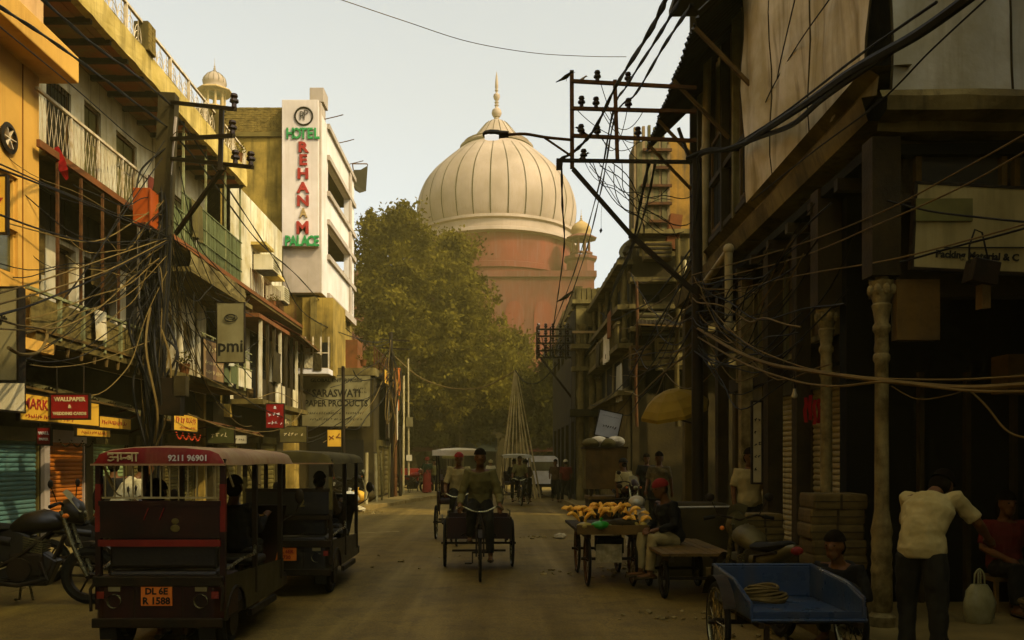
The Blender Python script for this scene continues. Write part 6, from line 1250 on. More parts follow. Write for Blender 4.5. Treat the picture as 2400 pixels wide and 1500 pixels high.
    top_e = rows[0]; rv = MB().grid([top_e, [V((p.x * 1.03, -.062, max(1.62, p.z - .055) if 0 < i < 10 else 1.61)) for i, p in enumerate(top_e)], [V((x * W2, -.066, 1.608)) for x, z_ in sec]]).build('rear_valance', m_redcanvas if red else roof_m, t, True, 60)
    MB().bar((-W2, -.065, 1.612), (W2, -.065, 1.612), .016).build('valance_piping', m_roofcanvas, t)
    if red:
        # painted word on the valance (strokes on a 0..1 box), then the phone number
        S = {'a1': [(0, .78), (.08, .88), (.2, .8), (.16, .6), (.05, .55), (.18, .5), (.22, .3), (.1, .15), (0, .22)], 'a2': [(.16, .52), (.36, .52)], 'a3': [(.36, .95), (.36, .08)],
             'm1': [(.47, .95), (.47, .45), (.44, .35), (.48, .3), (.53, .42), (.64, .42)], 'b1': [(.86, .95), (.86, .08)], 'b2': [(.86, .6), (.72, .66), (.66, .48), (.72, .32), (.86, .4)], 'b3': [(.69, .62), (.84, .36)], 'c': [(1.0, .95), (1.0, .08)], 'top': [(0, .95), (1.08, .95)]}
        for k_, q in S.items():
            MB().tube([V((-.415 + u * .235, -.072, 1.632 + v * .078)) for u, v in q], .0075, 5).build('lettering', m_letter_y, rv)
        text(rv, 'lettering', '9211 96901', .068, m_letter_w, (.25, -.072, 1.665), R_CAM, .002, .002, sx=1.02)
    return t
e1_ = erickshaw('battery_rickshaw', 'red roofed battery rickshaw with a barred rear window and orange plate', (-2.79, 7.15, .006), m_redpaint, m_roofcanvas, mat('dark_olive_paint', (.075, .06, .03), (.05, .04, .02), 3, .5, .1, 20, .5, (.09, .07, .03)))
e2_ = erickshaw('battery_rickshaw', 'olive roofed battery rickshaw waiting just ahead of the red roofed one', (-2.5, 10.35, .006), m_blackpaint, m_olive, m_blackpaint, False)
# motorcycle: local nose towards +x
def motorcycle(label, loc, rz, body, group='parked motorcycles', name='motorcycle', cat='motorcycle'):
    t = thing(name, label, cat, loc, group, rz=rz); AX = V((0, 1, 0))
    for x in (-.66, .66): wheel(t, (x, 0, .3), .3, .05, AX, 6, m_iron, .013)
    MB().tube([(.66, .075, .3), (.5, .075, .66), (.4, .075, .98)], .026, 8).tube([(.66, -.075, .3), (.5, -.075, .66), (.4, -.075, .98)], .026, 8).build('fork', m_chrome, t, True)
    b = MB()
    for s in (-1, 1): b.tube(cat_rom([(.42, 0, .9), (.1, s * .1, .6), (-.2, s * .11, .42), (-.66, s * .07, .3)], 4), .02, 6).tube([(.4, 0, .72), (.25, s * .08, .32), (-.2, s * .1, .26)], .02, 6).tube([(-.2, s * .11, .44), (-.3, s * .11, .72), (-.75, s * .09, .8)], .017, 6)
    b.build('frame', m_iron, t, True)
    R8 = [i * PI / 6 for i in range(12)]
    MB().loft([[V((x, math.cos(q) * w, z + math.sin(q) * h)) for q in R8] for x, z, w, h in ((.40, .84, .05, .05), (.34, .86, .11, .10), (.2, .87, .145, .125), (.0, .84, .14, .11), (-.12, .79, .08, .06))]).build('fuel_tank', body, t, True)
    MB().loft([[V((x, math.cos(q) * w, z + math.sin(q) * h)) for q in R8] for x, z, w, h in ((-.1, .80, .08, .03), (-.2, .80, .13, .05), (-.5, .82, .14, .055), (-.78, .87, .10, .045), (-.84, .88, .05, .02))]).build('saddle', m_rubber, t, True)
    MB().loft([[V((x, math.cos(q) * w, z + math.sin(q) * h)) for q in R8] for x, z, w, h in ((-.1, .66, .1, .09), (-.5, .72, .11, .08), (-.9, .84, .06, .05), (-.98, .86, .03, .03))]).build('tail_cowl', body, t, True)
    e = MB().obox((.05, 0, .42), .34, .22, .26).build('engine', m_iron, t, bevel=.03)
    for k in range(6): MB().obox((.12, 0, .56 + k * .025), .2, .2, .012, Ry(.25)).build('fin', m_galv, e)
    MB().prism([V((-.42, -.085, .5)), V((-.05, -.085, .42)), V((.1, -.085, .72)), V((-.1, -.085, .8)), V((-.5, -.085, .78))], (0, .17, 0)).build('side_cover', m_blackpaint, t, bevel=.02)
    MB().prism([V((-.25, -.07, .2)), V((.25, -.07, .2)), V((.36, -.07, .46)), V((.2, -.07, .56)), V((-.25, -.07, .36))], (0, .14, 0)).build('belly_pan', m_blackpaint, t, bevel=.02)
    MB().cyl((.0, -.15, .38), (.0, .15, .38), .12, n=14).build('crankcase', m_iron, t, True)
    MB().tube([(.2, -.1, .45), (.28, -.13, .28), (.0, -.15, .22), (-.4, -.17, .28)], .024, 8).tube([(-.3, -.17, .27), (-.85, -.19, .42)], [.045, .055], 10).build('exhaust', m_iron, t, True)
    MB().tube([(.42, -.36, 1.04), (.44, -.2, 1.07), (.40, 0, 1.02), (.44, .2, 1.07), (.42, .36, 1.04)], .013, 8).build('handlebar', m_iron, t, True)
    for s in (-1, 1):
        MB().cyl((.425, s * .26, 1.055), (.42, s * .38, 1.035), .02, n=8).build('grip', m_rubber, t)
        MB().tube([(.42, s * .22, 1.07), (.40, s * .3, 1.22)], .006, 4).ell((.40, s * .32, 1.26), .015, .055, .045, 10, 6).build('mirror', m_iron, t, True)
        MB().ell((.48, s * .16, .93), .035, .025, .025, 8, 6).build('indicator', m_plate, t); MB().cyl((-.1, s * .1, .3), (-.12, s * .3, .3), .015, n=6).build('footrest', m_rubber, t)
    hl = MB().loft([[V((x, math.cos(q) * w, z + math.sin(q) * h)) for q in R8] for x, z, w, h in ((.40, .97, .09, .12), (.5, .98, .105, .14), (.58, .95, .09, .12), (.61, .92, .05, .07))]).build('headlight_cowl', body, t, True)
    MB().ell((.595, 0, .93), .03, .06, .055, 10, 6).build('lens', m_chrome, hl, True); MB().grid([[V((.42 + .06 * k, y, 1.2 - .07 * k - abs(y) * .3)) for y in (-.1, -.05, 0, .05, .1)] for k in range(4)]).build('visor', m_signgrey, t, True)
    b = MB()
    for y in (-.05, .05): pass
    ar = [i * PI / 10 for i in range(1, 8)]
    MB().grid([[V((.66 + .36 * math.cos(q), y, .3 + .36 * math.sin(q))) for q in ar] for y in (-.06, 0, .06)]).build('front_mudguard', body, t, True)
    MB().grid([[V((-.66 + .37 * math.cos(q), y, .3 + .37 * math.sin(q))) for q in [1.2 + i * .2 for i in range(9)]] for y in (-.07, 0, .07)]).build('rear_mudguard', m_blackpaint, t, True)
    MB().ell((-1.0, 0, .84), .03, .06, .04, 8, 6).build('tail_light', m_redbright, t); MB().obox((-1.03, 0, .62), .01, .2, .13).build('number_plate', m_signwhite, t)
    MB().tube([(-.08, .1, .28), (-.14, .18, .03), (-.2, .2, .02)], .013, 6).tube([(-.02, .1, .28), (-.0, .18, .02)], .013, 6).build('stand', m_chrome, t)
    return t
motorcycle('black motorcycle on its stand beside the red roofed rickshaw', (-5.36, 9.75, .006), .06, m_blackpaint).scale = (1.1, 1.1, 1.1)
motorcycle('second black motorcycle standing close behind the first one by the orange shutter', (-5.35, 11.6, .006), .25, m_blackpaint)
motorcycle('dark motorcycle parked nose out among the thin poles', (-5.4, 33, .12), -.5, m_blackpaint)
motorcycle('motorcycle with red panels parked on the corner pavement', (-3.9, 40.5, .12), -.2, m_redbright)
motorcycle('motorcycle half hidden beside the tea stall canopy', (3.0, 19.3, .13), -1.4, m_redpaint)
motorcycle('dull grey motorcycle standing between the blue cart and the low bundle stack', (2.62, 8.6, .006), 1.65, m_galv)
def scooter(label, loc, rz, body):
    t = thing('scooter', label, 'scooter', loc, rz=rz); AX = V((0, 1, 0))
    for x in (-.55, .6): wheel(t, (x, 0, .22), .22, .05, AX, 0, m_iron, disc=True)
    q8 = [i * PI / 5 for i in range(10)]
    MB().loft([[V((x, math.cos(q) * w, z + math.sin(q) * h)) for q in q8] for x, z, w, h in ((-.95, .62, .08, .06), (-.7, .58, .19, .17), (-.3, .52, .2, .18), (-.05, .4, .16, .1))]).build('rear_body', body, t, True)
    MB().loft([[V((x, math.cos(q) * w, z + math.sin(q) * h)) for q in q8] for x, z, w, h in ((-.85, .80, .09, .03), (-.5, .78, .15, .05), (-.1, .74, .1, .04))]).build('saddle', m_rubber, t, True)
    MB().box(-.1, .4, -.17, .17, .27, .32).build('footboard', body, t, bevel=.02)
    MB().loft([[V((x, y * w, z)) for y in (-1, -.6, 0, .6, 1)] + [V((x - .05 + .04 * (y == 0), y * w * .9, z)) for y in (.8, 0, -.8)] for x, z, w in ((.5, .28, .14), (.52, .5, .19), (.5, .75, .2), (.46, .9, .13))]).build('leg_shield', body, t, True)
    MB().ell((.62, 0, .38), .26, .08, .12, 12, 8).build('front_mudguard', body, t, True)
    for s in (-1, 1): MB().obox((.545, s * .08, .66), .02, .05, .1, Rx(s * .5)).build('indicator', m_iron, t)
    MB().ell((.47, 0, 1.0), .1, .13, .1, 12, 8).build('head_cowl', body, t, True); MB().ell((.56, 0, 1.0), .03, .07, .05, 10, 6).build('headlight', glassy('lamp_glass', (.5, .48, .4)), t, True)
    MB().tube([(.38, -.34, 1.03), (.45, -.12, 1.04), (.45, .12, 1.04), (.38, .34, 1.03)], .015, 8).build('handlebar', m_rubber, t, True)
    for s in (-1, 1): MB().tube([(.42, s * .2, 1.04), (.42, s * .26, 1.2)], .006, 4).ell((.42, s * .27, 1.24), .015, .05, .04, 10, 6).build('mirror', m_iron, t, True)
    return t
scooter('white scooter facing the street behind the fruit cart', (2.33, 13.9, .006), -1.75, m_signwhite)

# cycle carts: local nose towards -y (coming at the viewer)
def cycle_front(t, yf, fm, bar_z=.95):
    wheel(t, (0, yf, .34), .34, .022, V((1, 0, 0)), 20)
    MB().tube([(-.05, yf, .34), (-.05, yf + .12, .72), (0, yf + .18, .9)], .012, 6).tube([(.05, yf, .34), (.05, yf + .12, .72), (0, yf + .18, .9)], .012, 6).build('fork', fm, t, True)
    MB().tube(cat_rom([(-.31, yf + .34, bar_z + .02), (-.24, yf + .2, bar_z + .06), (-.1, yf + .16, bar_z), (0, yf + .17, bar_z - .01), (.1, yf + .16, bar_z), (.24, yf + .2, bar_z + .06), (.31, yf + .34, bar_z + .02)], 3), .013, 6).build('handlebar', m_chrome, t, True)
    MB().tube([(0, yf + .16, .8), (0, yf + .2, .92)], .016, 6).tube([(0, yf + .16, .78), (0, yf + .75, .72)], .017, 6).tube([(0, yf + .15, .66), (0, yf + .6, .34)], .017, 6).tube([(0, yf + .6, .34), (0, yf + .78, .92)], .016, 6).build('frame', fm, t, True)
    MB().loft([[V((x * w, yf + y, z)) for x in (-1, -.4, .4, 1)] + [V((x * w, yf + y, z - .04)) for x in (1, -1)] for y, w, z in ((.62, .03, .95), (.75, .08, .97), (.9, .1, .98), (.95, .05, .97))]).build('saddle', m_rubber, t, True)
    MB().cyl((-.1, yf + .6, .34), (.1, yf + .6, .34), .02).tube([(-.1, yf + .6, .34), (-.1, yf + .52, .19)], .01, 5).tube([(.1, yf + .6, .34), (.1, yf + .68, .49)], .01, 5).obox((-.16, yf + .52, .19), .1, .07, .02).obox((.16, yf + .68, .49), .1, .07, .02).build('crank', m_iron, t)
    MB().grid([[V((x, yf + .37 * math.cos(q), .34 + .37 * math.sin(q))) for q in [.3 + i * .25 for i in range(9)]] for x in (-.03, 0, .03)]).build('mudguard', m_iron, t, True)
ct = thing('cargo_tricycle', 'cargo tricycle with an empty dark box pedalled towards the viewer', 'tricycle', (-.2, 11.9, .006), rz=.03)
cycle_front(ct, -.3, m_iron)
for s in (-1, 1): wheel(ct, (s * .52, 1.35, .37), .37, .025, V((1, 0, 0)), 20)
MB().box(-.47, .47, .85, 1.95, .5, .53).build('floor', m_wood, ct); MB().box(-.47, .47, .83, .852, .48, .8).build('end_board', m_redpaint, ct); MB().box(-.47, .47, 1.95, 1.97, .48, .8).build('end_board', m_redpaint, ct)
for s in (-1, 1): MB().box(s * .47, s * .49, .83, 1.97, .48, .8).build('side_board', m_wood, ct); MB().tube([(s * .46, .84, .78), (s * .46, .84, .9), (s * .42, .84, .92)], .012, 5).build('corner_hoop', m_chrome, ct)
MB().cyl((-.58, 1.35, .37), (.58, 1.35, .37), .018).bar((-.4, .9, .3), (.4, .9, .3), .03).bar((-.42, .85, .47), (-.42, 1.95, .47), .03).bar((.42, .85, .47), (.42, 1.95, .47), .03).bar((-.42, 1.35, .37), (-.42, 1.35, .5), .03).bar((.42, 1.35, .37), (.42, 1.35, .5), .03).build('axle_frame', m_iron, ct)
MB().tube([(0, .3, .34), (0, .9, .42)], .016, 6).tube([(0, .45, .72), (-.3, .9, .5)], .014, 6).tube([(0, .45, .72), (.3, .9, .5)], .014, 6).build('tow_frame', m_iron, ct)
def cycle_rickshaw(label, loc, canopy_m, rz=0.0):
    t = thing('cycle_rickshaw', label, 'rickshaw', loc, 'cycle rickshaws coming up the street', rz=rz)
    cycle_front(t, -.2, m_redpaint)
    for s in (-1, 1): wheel(t, (s * .5, 1.3, .36), .36, .024, V((1, 0, 0)), 20)
    MB().cyl((-.56, 1.3, .36), (.56, 1.3, .36), .02).bar((-.3, .3, .4), (-.38, 1.5, .5), .03).bar((.3, .3, .4), (.38, 1.5, .5), .03).build('axle_frame', m_iron, t)
    MB().box(-.42, .42, .85, 1.0, .42, .46).build('footboard', m_wood, t); MB().box(-.42, .42, 1.05, 1.5, .74, .86).build('seat', m_redpaint, t, bevel=.03); MB().box(-.42, .42, 1.5, 1.6, .82, 1.25).build('backrest', m_redpaint, t, bevel=.03)
    for s in (-1, 1):
        MB().box(s * .42, s * .45, 1.0, 1.55, .6, 1.0).build('side_panel', m_redpaint, t)
        for y in (.95, 1.58): MB().cyl((s * .44, y, .5), (s * .46, y, 1.82), .013, n=6).build('post', m_iron, t)
    MB().grid([[V((x * .54, y, 1.84 + .05 * (1 - x * x) + (.02 if 0 < k < 4 else -.03))) for x in (-1, -.5, 0, .5, 1)] for k, y in enumerate((.75, .85, 1.2, 1.6, 1.72))]).build('canopy', canopy_m, t, True)
    MB().grid([[V((x * .54, .74, z)) for x in (-1, -.5, 0, .5, 1)] for z in (1.86, 1.75)]).build('fringe', canopy_m, t)
    return t
cycle_rickshaw('cycle rickshaw with a flat pale canopy right behind the cargo tricycle', (-.72, 16.6, .006), m_tarptan)
cycle_rickshaw('canopy cycle rickshaw with passengers near the bamboo poles', (.95, 31.0, .006), m_tarpgrey, .12)
# white van at the far end
vn = thing('white_van', 'small boxy white van covered in pale sheeting at the far end of the street', 'van', (2.15, 38, .006))
q = [(-.75, .5), (.75, .5), (.78, 1.0), (.7, 1.75), (.55, 1.86), (-.55, 1.86), (-.7, 1.75), (-.78, 1.0)]
MB().loft([[V((x * s, y, z if z > .6 else z)) for x, z in q] for y, s in ((0, .97), (.05, 1), (2.6, 1), (2.9, .9))]).build('body', mat('sun_brightened_cream', (.85, .78, .66), (.74, .66, .52), 3, .6), vn, True)  # cream brightened to stand for sunlight that does not reach the van
MB().box(-.55, .55, -.012, -.002, 1.2, 1.6).build('rear_window', m_signgrey, vn); MB().box(-.7, .7, -.06, -.0, .5, .62).build('bumper', m_iron, vn)
for s in (-1, 1):
    MB().box(s * .68 - .06, s * .68 + .06, -.02, .0, .75, .95).build('tail_light', m_redbright, vn)
    for y in (.5, 2.3): wheel(vn, (s * .68, y, .27), .27, .08, V((1, 0, 0)), 0, m_iron, disc=True)

# ================================================================ carts and stalls on the other side
fcx = thing('fruit_cart', 'four-wheeled wooden handcart loaded with bananas and fruit', 'handcart', (1.52, 11.2, .006)); fcx.scale = (.9, 1, 1)
for s in (-1, 1):
    for y in (.0, 1.35): wheel(fcx, (s * .33, y, .36), .36, .024, V((1, 0, 0)), 16, m_rust)
    MB().bar((s * .33, -.2, .66), (s * .33, 1.6, .66), .06).build('beam', m_wood, fcx)
for k in range(6): MB().box(-.5, .5, -.25 + k * .32, .06 + k * .32, .72, .755 + rnd.uniform(0, .008)).build('plank', m_wood, fcx)
MB().box(-.51, .51, -.29, -.252, .7, .82).build('edge_board', m_wood2, fcx)
for y in (0, 1.35): MB().cyl((-.42, y, .36), (.42, y, .36), .02).bar((-.33, y, .36), (-.33, y, .7), .04).bar((.33, y, .36), (.33, y, .7), .04).build('axle', m_iron, fcx)
MB().box(-.16, .22, .1, .5, .42, .62).build('hung_box', m_black, fcx); MB().grid([[V((x, -.1 - .02 * math.sin(x * 20 + k), .56 - k * .08)) for x in (-.22, -.1, 0, .1, .16)] for k in range(4)]).build('newspaper', m_paper, fcx)
m_ban = mat('ripe_banana', (.88, .54, .09), (.7, .34, .05), 9, .55); m_bstem = mat('banana_stem', (.06, .045, .015), None, 5)
def banana_bunch(label, at, rz, n=9, s=1.0):
    t = thing('banana_bunch', label, 'bananas', at, 'banana bunches on the fruit cart', rz=rz)
    for k in range(n):
        a = (k / (n - 1) - .5) * 3.6; d = V((math.sin(a), math.cos(a) * .5 - .3, 0)).normalized(); b = MB()
        b.tube([d * (.03 + .16 * s * u) + V((0, 0, .05 + .11 * math.sin(u * 2.3))) for u in (0, .2, .45, .7, .9, 1)], [.009, .02, .025, .024, .016, .007], 7); b.build('banana', m_ban, t, True)
    MB().ell((0, 0, .08), .035, .035, .04, 8, 6).build('stem', m_bstem, t); return t
for k, (x, y, z, r_) in enumerate(((-.36, .1, .80, 0), (-.28, .38, .86, .6), (-.14, .15, .84, -.4), (-.02, .5, .9, .2), (.04, .22, .86, .9), (.16, .45, .9, -.5), (.3, .5, .85, .1), (-.4, .6, .85, .4), (.38, .3, .8, -.2), (.33, -.12, .76, .2))):
    banana_bunch(['banana bunch on the outer corner of the fruit cart', 'banana bunch piled behind the corner one', 'banana bunch spread beside the green bag', 'topmost banana bunch in the middle of the pile', 'banana bunch with a dark stem facing the street', 'high banana bunch next to the topmost one', 'banana bunch leaning towards the white scooter', 'banana bunch at the far end of the cart bed', 'small banana bunch on the inner side of the cart', 'lone banana bunch at the front inner edge of the cart'][k], (1.52 + x, 11.2 + y, z), r_)
def heap(name, label, cat, at, r, m, flat=.7, seed=1):
    t = thing(name, label, cat, at); rs = random.Random(seed); b = MB(); n = 14
    rings = [[V((math.cos(a) * r * math.sin(q) * (1 + .16 * math.sin(a * 3 + q * 5 + seed)), math.sin(a) * r * math.sin(q) * (1 + .12 * math.sin(a * 4 + seed)), r * flat * (1 - math.cos(q)) * .62)) for a in [i * 2 * PI / n for i in range(n)]] for q in [PI * (.04 + .92 * j / 7) for j in range(8)]]
    MB().loft(rings).build('bag', m, t, True, 70); MB().tube([(0, 0, r * flat * 1.2), (.02, 0, r * flat * 1.2 + r * .35)], [r * .14, r * .2], 7).build('knot', m, t); return t
heap('plastic_bag', 'bright green plastic bag lying on the fruit cart', 'bag', (1.37, 10.98, .76), .12, mat('green_plastic', (.05, .32, .06), (.04, .26, .05), 8, .35), .8, 2); heap('plastic_bag', 'yellowish plastic bag beside the green one', 'bag', (1.17, 11.0, .76), .1, mat('yellow_plastic', (.42, .33, .10), None, 8, .4), .8, 3)
heap('cloth_bundle', 'dark cloth bundle in the middle of the fruit cart', 'bundle', (1.68, 11.1, .76), .2, m_dark, .6, 4); heap('cloth_bundle', 'dark cloth bundle under the pale scoop on the cart', 'bundle', (1.86, 11.25, .76), .15, m_dark, .7, 5)
for k, (lab, m_, n_, x0_, y0_, r_) in enumerate((('pile of dull red pomegranates behind the green bag', mat('dull_red_fruit', (.3, .06, .03), (.2, .05, .03), 9, .5), 9, -.12, -.06, .045), ('row of pale yellow papayas at the cart edge', mat('papaya_skin', (.45, .30, .08), (.25, .26, .08), 9, .5), 5, .12, -.2, .055), ('heap of green limes near the dark bundle', MATS['green_fruit'] if 'green_fruit' in MATS else mat('green_fruit', (.20, .30, .06), (.26, .26, .06), 9, .5), 10, -.02, -.2, .035))):
    g_ = ['pomegranates', 'papayas', 'limes'][k]
    for q in range(n_): tag(MB().ell((1.52 + x0_ + (q % 4) * r_ * 1.7 + rnd.uniform(-.01, .01), 11.2 + y0_ + (q // 4) * r_ * 1.6, .775 + r_ * .7 + (.5 * r_ if q > 6 else 0)), r_, r_, r_ * .9, 10, 7).build(['pomegranate', 'papaya', 'lime'][k], m_, None, True), ['dull red pomegranate in the pile behind the green bag', 'pale yellow papaya in the row at the fruit cart edge', 'green lime in the heap near the dark cloth bundle'][k], 'fruit', g_ + ' on the fruit cart')
t = thing('weighing_pan', 'pale metal scoop leaning on the dark bundle', 'scoop', (1.93, 11.1, .86)); MB().lathe([(0, 0), (.06, .005), (.1, .03), (.11, .05)], (0, 0, 0), 16, V((.5, -.6, .6))).build('pan', m_signwhite, t, True)
for k in range(7):
    x, y = rnd.uniform(-.05, .12), rnd.uniform(-.2, -.08); tag(MB().ell((1.52 + x + k * .02, 11.2 + y, .79), .035, .035, .032, 10, 7).build('guava', mat('green_fruit', (.20, .30, .06), (.26, .26, .06), 9, .5), None, True), 'small green guava at the front edge of the fruit cart', 'fruit', 'small green fruit on the cart')
wc = thing('plank_cart', 'low plank handcart in shade with a man sitting on it', 'handcart', (2.35, 10.2, .006))
for s in (-1, 1):
    for y in (.0, 1.0): wheel(wc, (s * .32, y, .24), .24, .03, V((1, 0, 0)), 10, m_iron)
    MB().bar((s * .3, -.35, .5), (s * .3, 1.5, .5), .06).build('beam', m_wood, wc)
for k in range(9): MB().box(-.42 + k * .094, -.42 + k * .094 + .088, -.4, 1.5, .545, .575 + rnd.uniform(0, .01)).build('plank', m_wood2, wc)
for y in (0, 1.0): MB().cyl((-.36, y, .24), (.36, y, .24), .02).bar((-.3, y, .24), (-.3, y, .5), .05).bar((.3, y, .24), (.3, y, .5), .05).build('axle', m_iron, wc)
# blue tray cart
bl = thing('blue_cart', 'blue enamelled tray cart, open at the end, with a coil of rope inside', 'handcart', (1.95, 6.42, .006))
MB().box(0, .84, 0, 1.1, .43, .455).build('tray_floor', m_blue, bl, bevel=.006); MB().box(.0, .84, 1.075, 1.1, .457, .72).build('end_panel', m_blue, bl, bevel=.008)
b = MB(); b.prism([V((.82, 0, .457)), V((.82, 1.07, .457)), V((.82, 1.07, .72)), V((.82, .3, .68)), V((.82, .0, .60))], (.025, 0, 0)); b.build('side_panel', m_blue, bl, bevel=.006)
b = MB(); b.prism([V((-.025, 0, .457)), V((-.025, 1.07, .457)), V((-.025, 1.07, .72)), V((-.025, .45, .68)), V((-.025, .0, .56))], (.025, 0, 0)); b.build('side_panel', m_blue, bl, bevel=.006)
MB().tube([(-.03, 1.09, .73), (.85, 1.09, .73)], .014, 6).tube([(.835, 1.08, .73), (.835, .3, .69), (.835, 0, .61), (.835, -.01, .45)], .014, 6).tube([(-.015, 1.08, .73), (-.015, .45, .69), (-.015, 0, .57), (-.015, -.01, .45)], .014, 6).tube([(-.02, -.012, .445), (.85, -.012, .445)], .016, 6).build('rim_tube', m_blue, bl, True)
MB().box(.002, .818, -.002, .014, .457, .51).build('end_lip', m_blue, bl, bevel=.004)
for s in (-.12, .96): wheel(bl, (s, .55, .33), .33, .028, V((1, 0, 0)), 18)
MB().grid([[V((x, .55 + .38 * math.cos(q), .33 + .38 * math.sin(q))) for q in [.5 + i * .2 for i in range(12)]] for x in (-.17, -.12, -.07)]).build('mudguard', m_iron, bl, True)
MB().cyl((-.2, .55, .33), (1.04, .55, .33), .02).bar((.05, -.05, .41), (.05, 1.15, .41), .04).bar((.79, -.05, .41), (.79, 1.15, .41), .04).bar((.05, .55, .33), (.05, .55, .42), .05).bar((.79, .55, .33), (.79, .55, .42), .05).bar((.1, .0, .4), (.1, .0, .02), .035).build('axle_frame', m_iron, bl)
cr = thing('rope_coil', 'heap of brown rope in the blue tray cart', 'rope', (2.28, 7.2, .462)); b = MB()
for k in range(7): b = MB().tube([V(((.17 - .008 * k) * math.cos(a) + .03 * math.sin(k), (.12 - .006 * k) * math.sin(a), .02 + .018 * k + .012 * math.sin(a * 2 + k))) for a in [i * 2 * PI / 18 for i in range(18)]], .014, 5, True); b.build('loop', m_bale, cr, True)
# bundle stacks
def stack(base, n, w, d, h, rz, lab):
    me = MB().loft([[V((x * w / 2 * s, y * d / 2 * s, z)) for x, y in ((-1, -.92), (-.94, -1), (.94, -1), (1, -.92), (1, .92), (.94, 1), (-.94, 1), (-1, .92))] for z, s in ((0, .97), (h * .15, 1), (h * .5, 1.015), (h * .85, 1), (h * .97, .97))]).mesh('wrap', m_bale)
    sm = MB().box(-.012, .012, -d / 2 * 1.03, -d / 2 * 1.015, 0, h * .96).box(-w / 2 * 1.03, w / 2 * 1.03, -d / 2 * 1.035, -d / 2 * 1.02, h * .46, h * .53).mesh('strap', m_wood)
    for k in range(n):
        t = thing('paper_bundle', lab[0] if k == n - 1 else lab[1] if k == 0 else lab[2] % ['second', 'third', 'fourth', 'fifth', 'sixth', 'seventh', 'eighth', 'ninth'][k - 1], 'bundle', V(base) + V((rnd.uniform(-.015, .015), rnd.uniform(-.015, .015), k * h)), 'wrapped bundles stacked by the arcade posts', rz=rz + rnd.uniform(-.05, .05))
        link('wrap', me, None, t); link('strap', sm, None, t)
stack((3.02, 9.75, .006), 7, .44, .4, .15, .1, ('topmost bundle of the low stack under the white board', 'bottom bundle of the low stack under the white board', '%s bundle from the ground in the low stack under the white board'))
stack((3.38, 8.55, .13), 8, .52, .45, .15, -.05, ('topmost bundle of the tall stack between the iron columns', 'bottom bundle of the tall stack between the iron columns', '%s bundle from the ground in the tall stack between the iron columns'))
stack((3.5, 10.1, .13), 3, .5, .4, .17, .2, ('topmost bundle of the shortest stack behind the low one', 'bottom bundle of the shortest stack behind the low one', '%s bundle from the ground in the shortest stack behind the low one'))
t = thing('covered_load', 'dark tarpaulin covered load with a pale top seam near the seated man', 'load', (2.95, 12.6, .006))
MB().loft([[V((x * .5 * s, y * .45 * s, z)) for x, y in ((-1, -.8), (-.85, -1), (.85, -1), (1, -.8), (1, .8), (.85, 1), (-.85, 1), (-1, .8))] for z, s in ((0, 1), (.35, 1.02), (.75, 1.0), (.98, .93), (1.03, .8))]).build('cover', m_dark, t, True, 60); MB().tube([(-.42, -.42, .98), (.42, -.42, .99)], .014, 5).build('seam', m_tarpgrey, t)
# yellow umbrella
um = thing('umbrella', 'dull yellow umbrella tilted over a stall and fixed to the street pole', 'umbrella', P(1620, 1000, 14.6), world=True)
c = P(1580, 950, 14.6); ax = V((-.28, -.3, 1)).normalized(); a, e = frame(ax)
MB().lathe([(0, .28), (.15, .26), (.35, .17), (.52, .04), (.6, -.06)], c, 8, ax).build('canopy', mat('dull_yellow_cloth', (.30, .21, .03), (.24, .165, .025), 3, .8), um)
MB().lathe([(.6, -.06), (.605, -.12)], c, 8, ax).build('fringe', MATS['dull_yellow_cloth'], um); MB().tube([c + ax * .28, c - ax * .25, c + V((.35, .1, -.3))], .018, 6).build('pole', m_iron, um)
for k in range(8): MB().tube([c + ax * .1, c + (a * math.cos(k * PI / 4) + e * math.sin(k * PI / 4)) * .58 - ax * .05], .006, 4).build('rib', m_iron, um)
# tea stall with a bundled canopy
ts = thing('tea_stall', 'narrow street stall with bundled sacking on its roof under the tilted board', 'stall', (2.6, 20.2, .006))
for x in (-.35, .35):
    for y in (-.4, .4): MB().cyl((x, y, 0), (x, y, 1.95), .03, n=6).build('post', m_wood, ts)
MB().box(-.42, .42, -.45, .45, .75, .82).build('counter', m_wood2, ts); MB().box(-.4, .4, -.4, .4, .05, .74).build('base', m_dark, ts)
for k in range(4): MB().ell((-.32 + k * .2, -.1 + .1 * (k % 2), 2.05 + .05 * (k % 2)), .22, .3, .13, 12, 8).build('sacking_roll', m_tarptan if k % 2 else m_olive, ts, True)
MB().box(-.5, .5, -.5, .5, 1.93, 1.97).build('roof_board', m_wood, ts); MB().grid([[V((x, -.46 + .03 * math.sin(x * 17 + k), 1.95 - k * .24)) for x in [-.48 + i * .12 for i in range(9)]] for k in range(5)]).build('hanging_cloth', m_wood2, ts, True); MB().grid([[V((-.46 + .03 * math.sin(y * 15 + k), y, 1.95 - k * .24)) for y in [-.45 + i * .11 for i in range(9)]] for k in range(5)]).build('hanging_cloth', m_olive, ts, True)
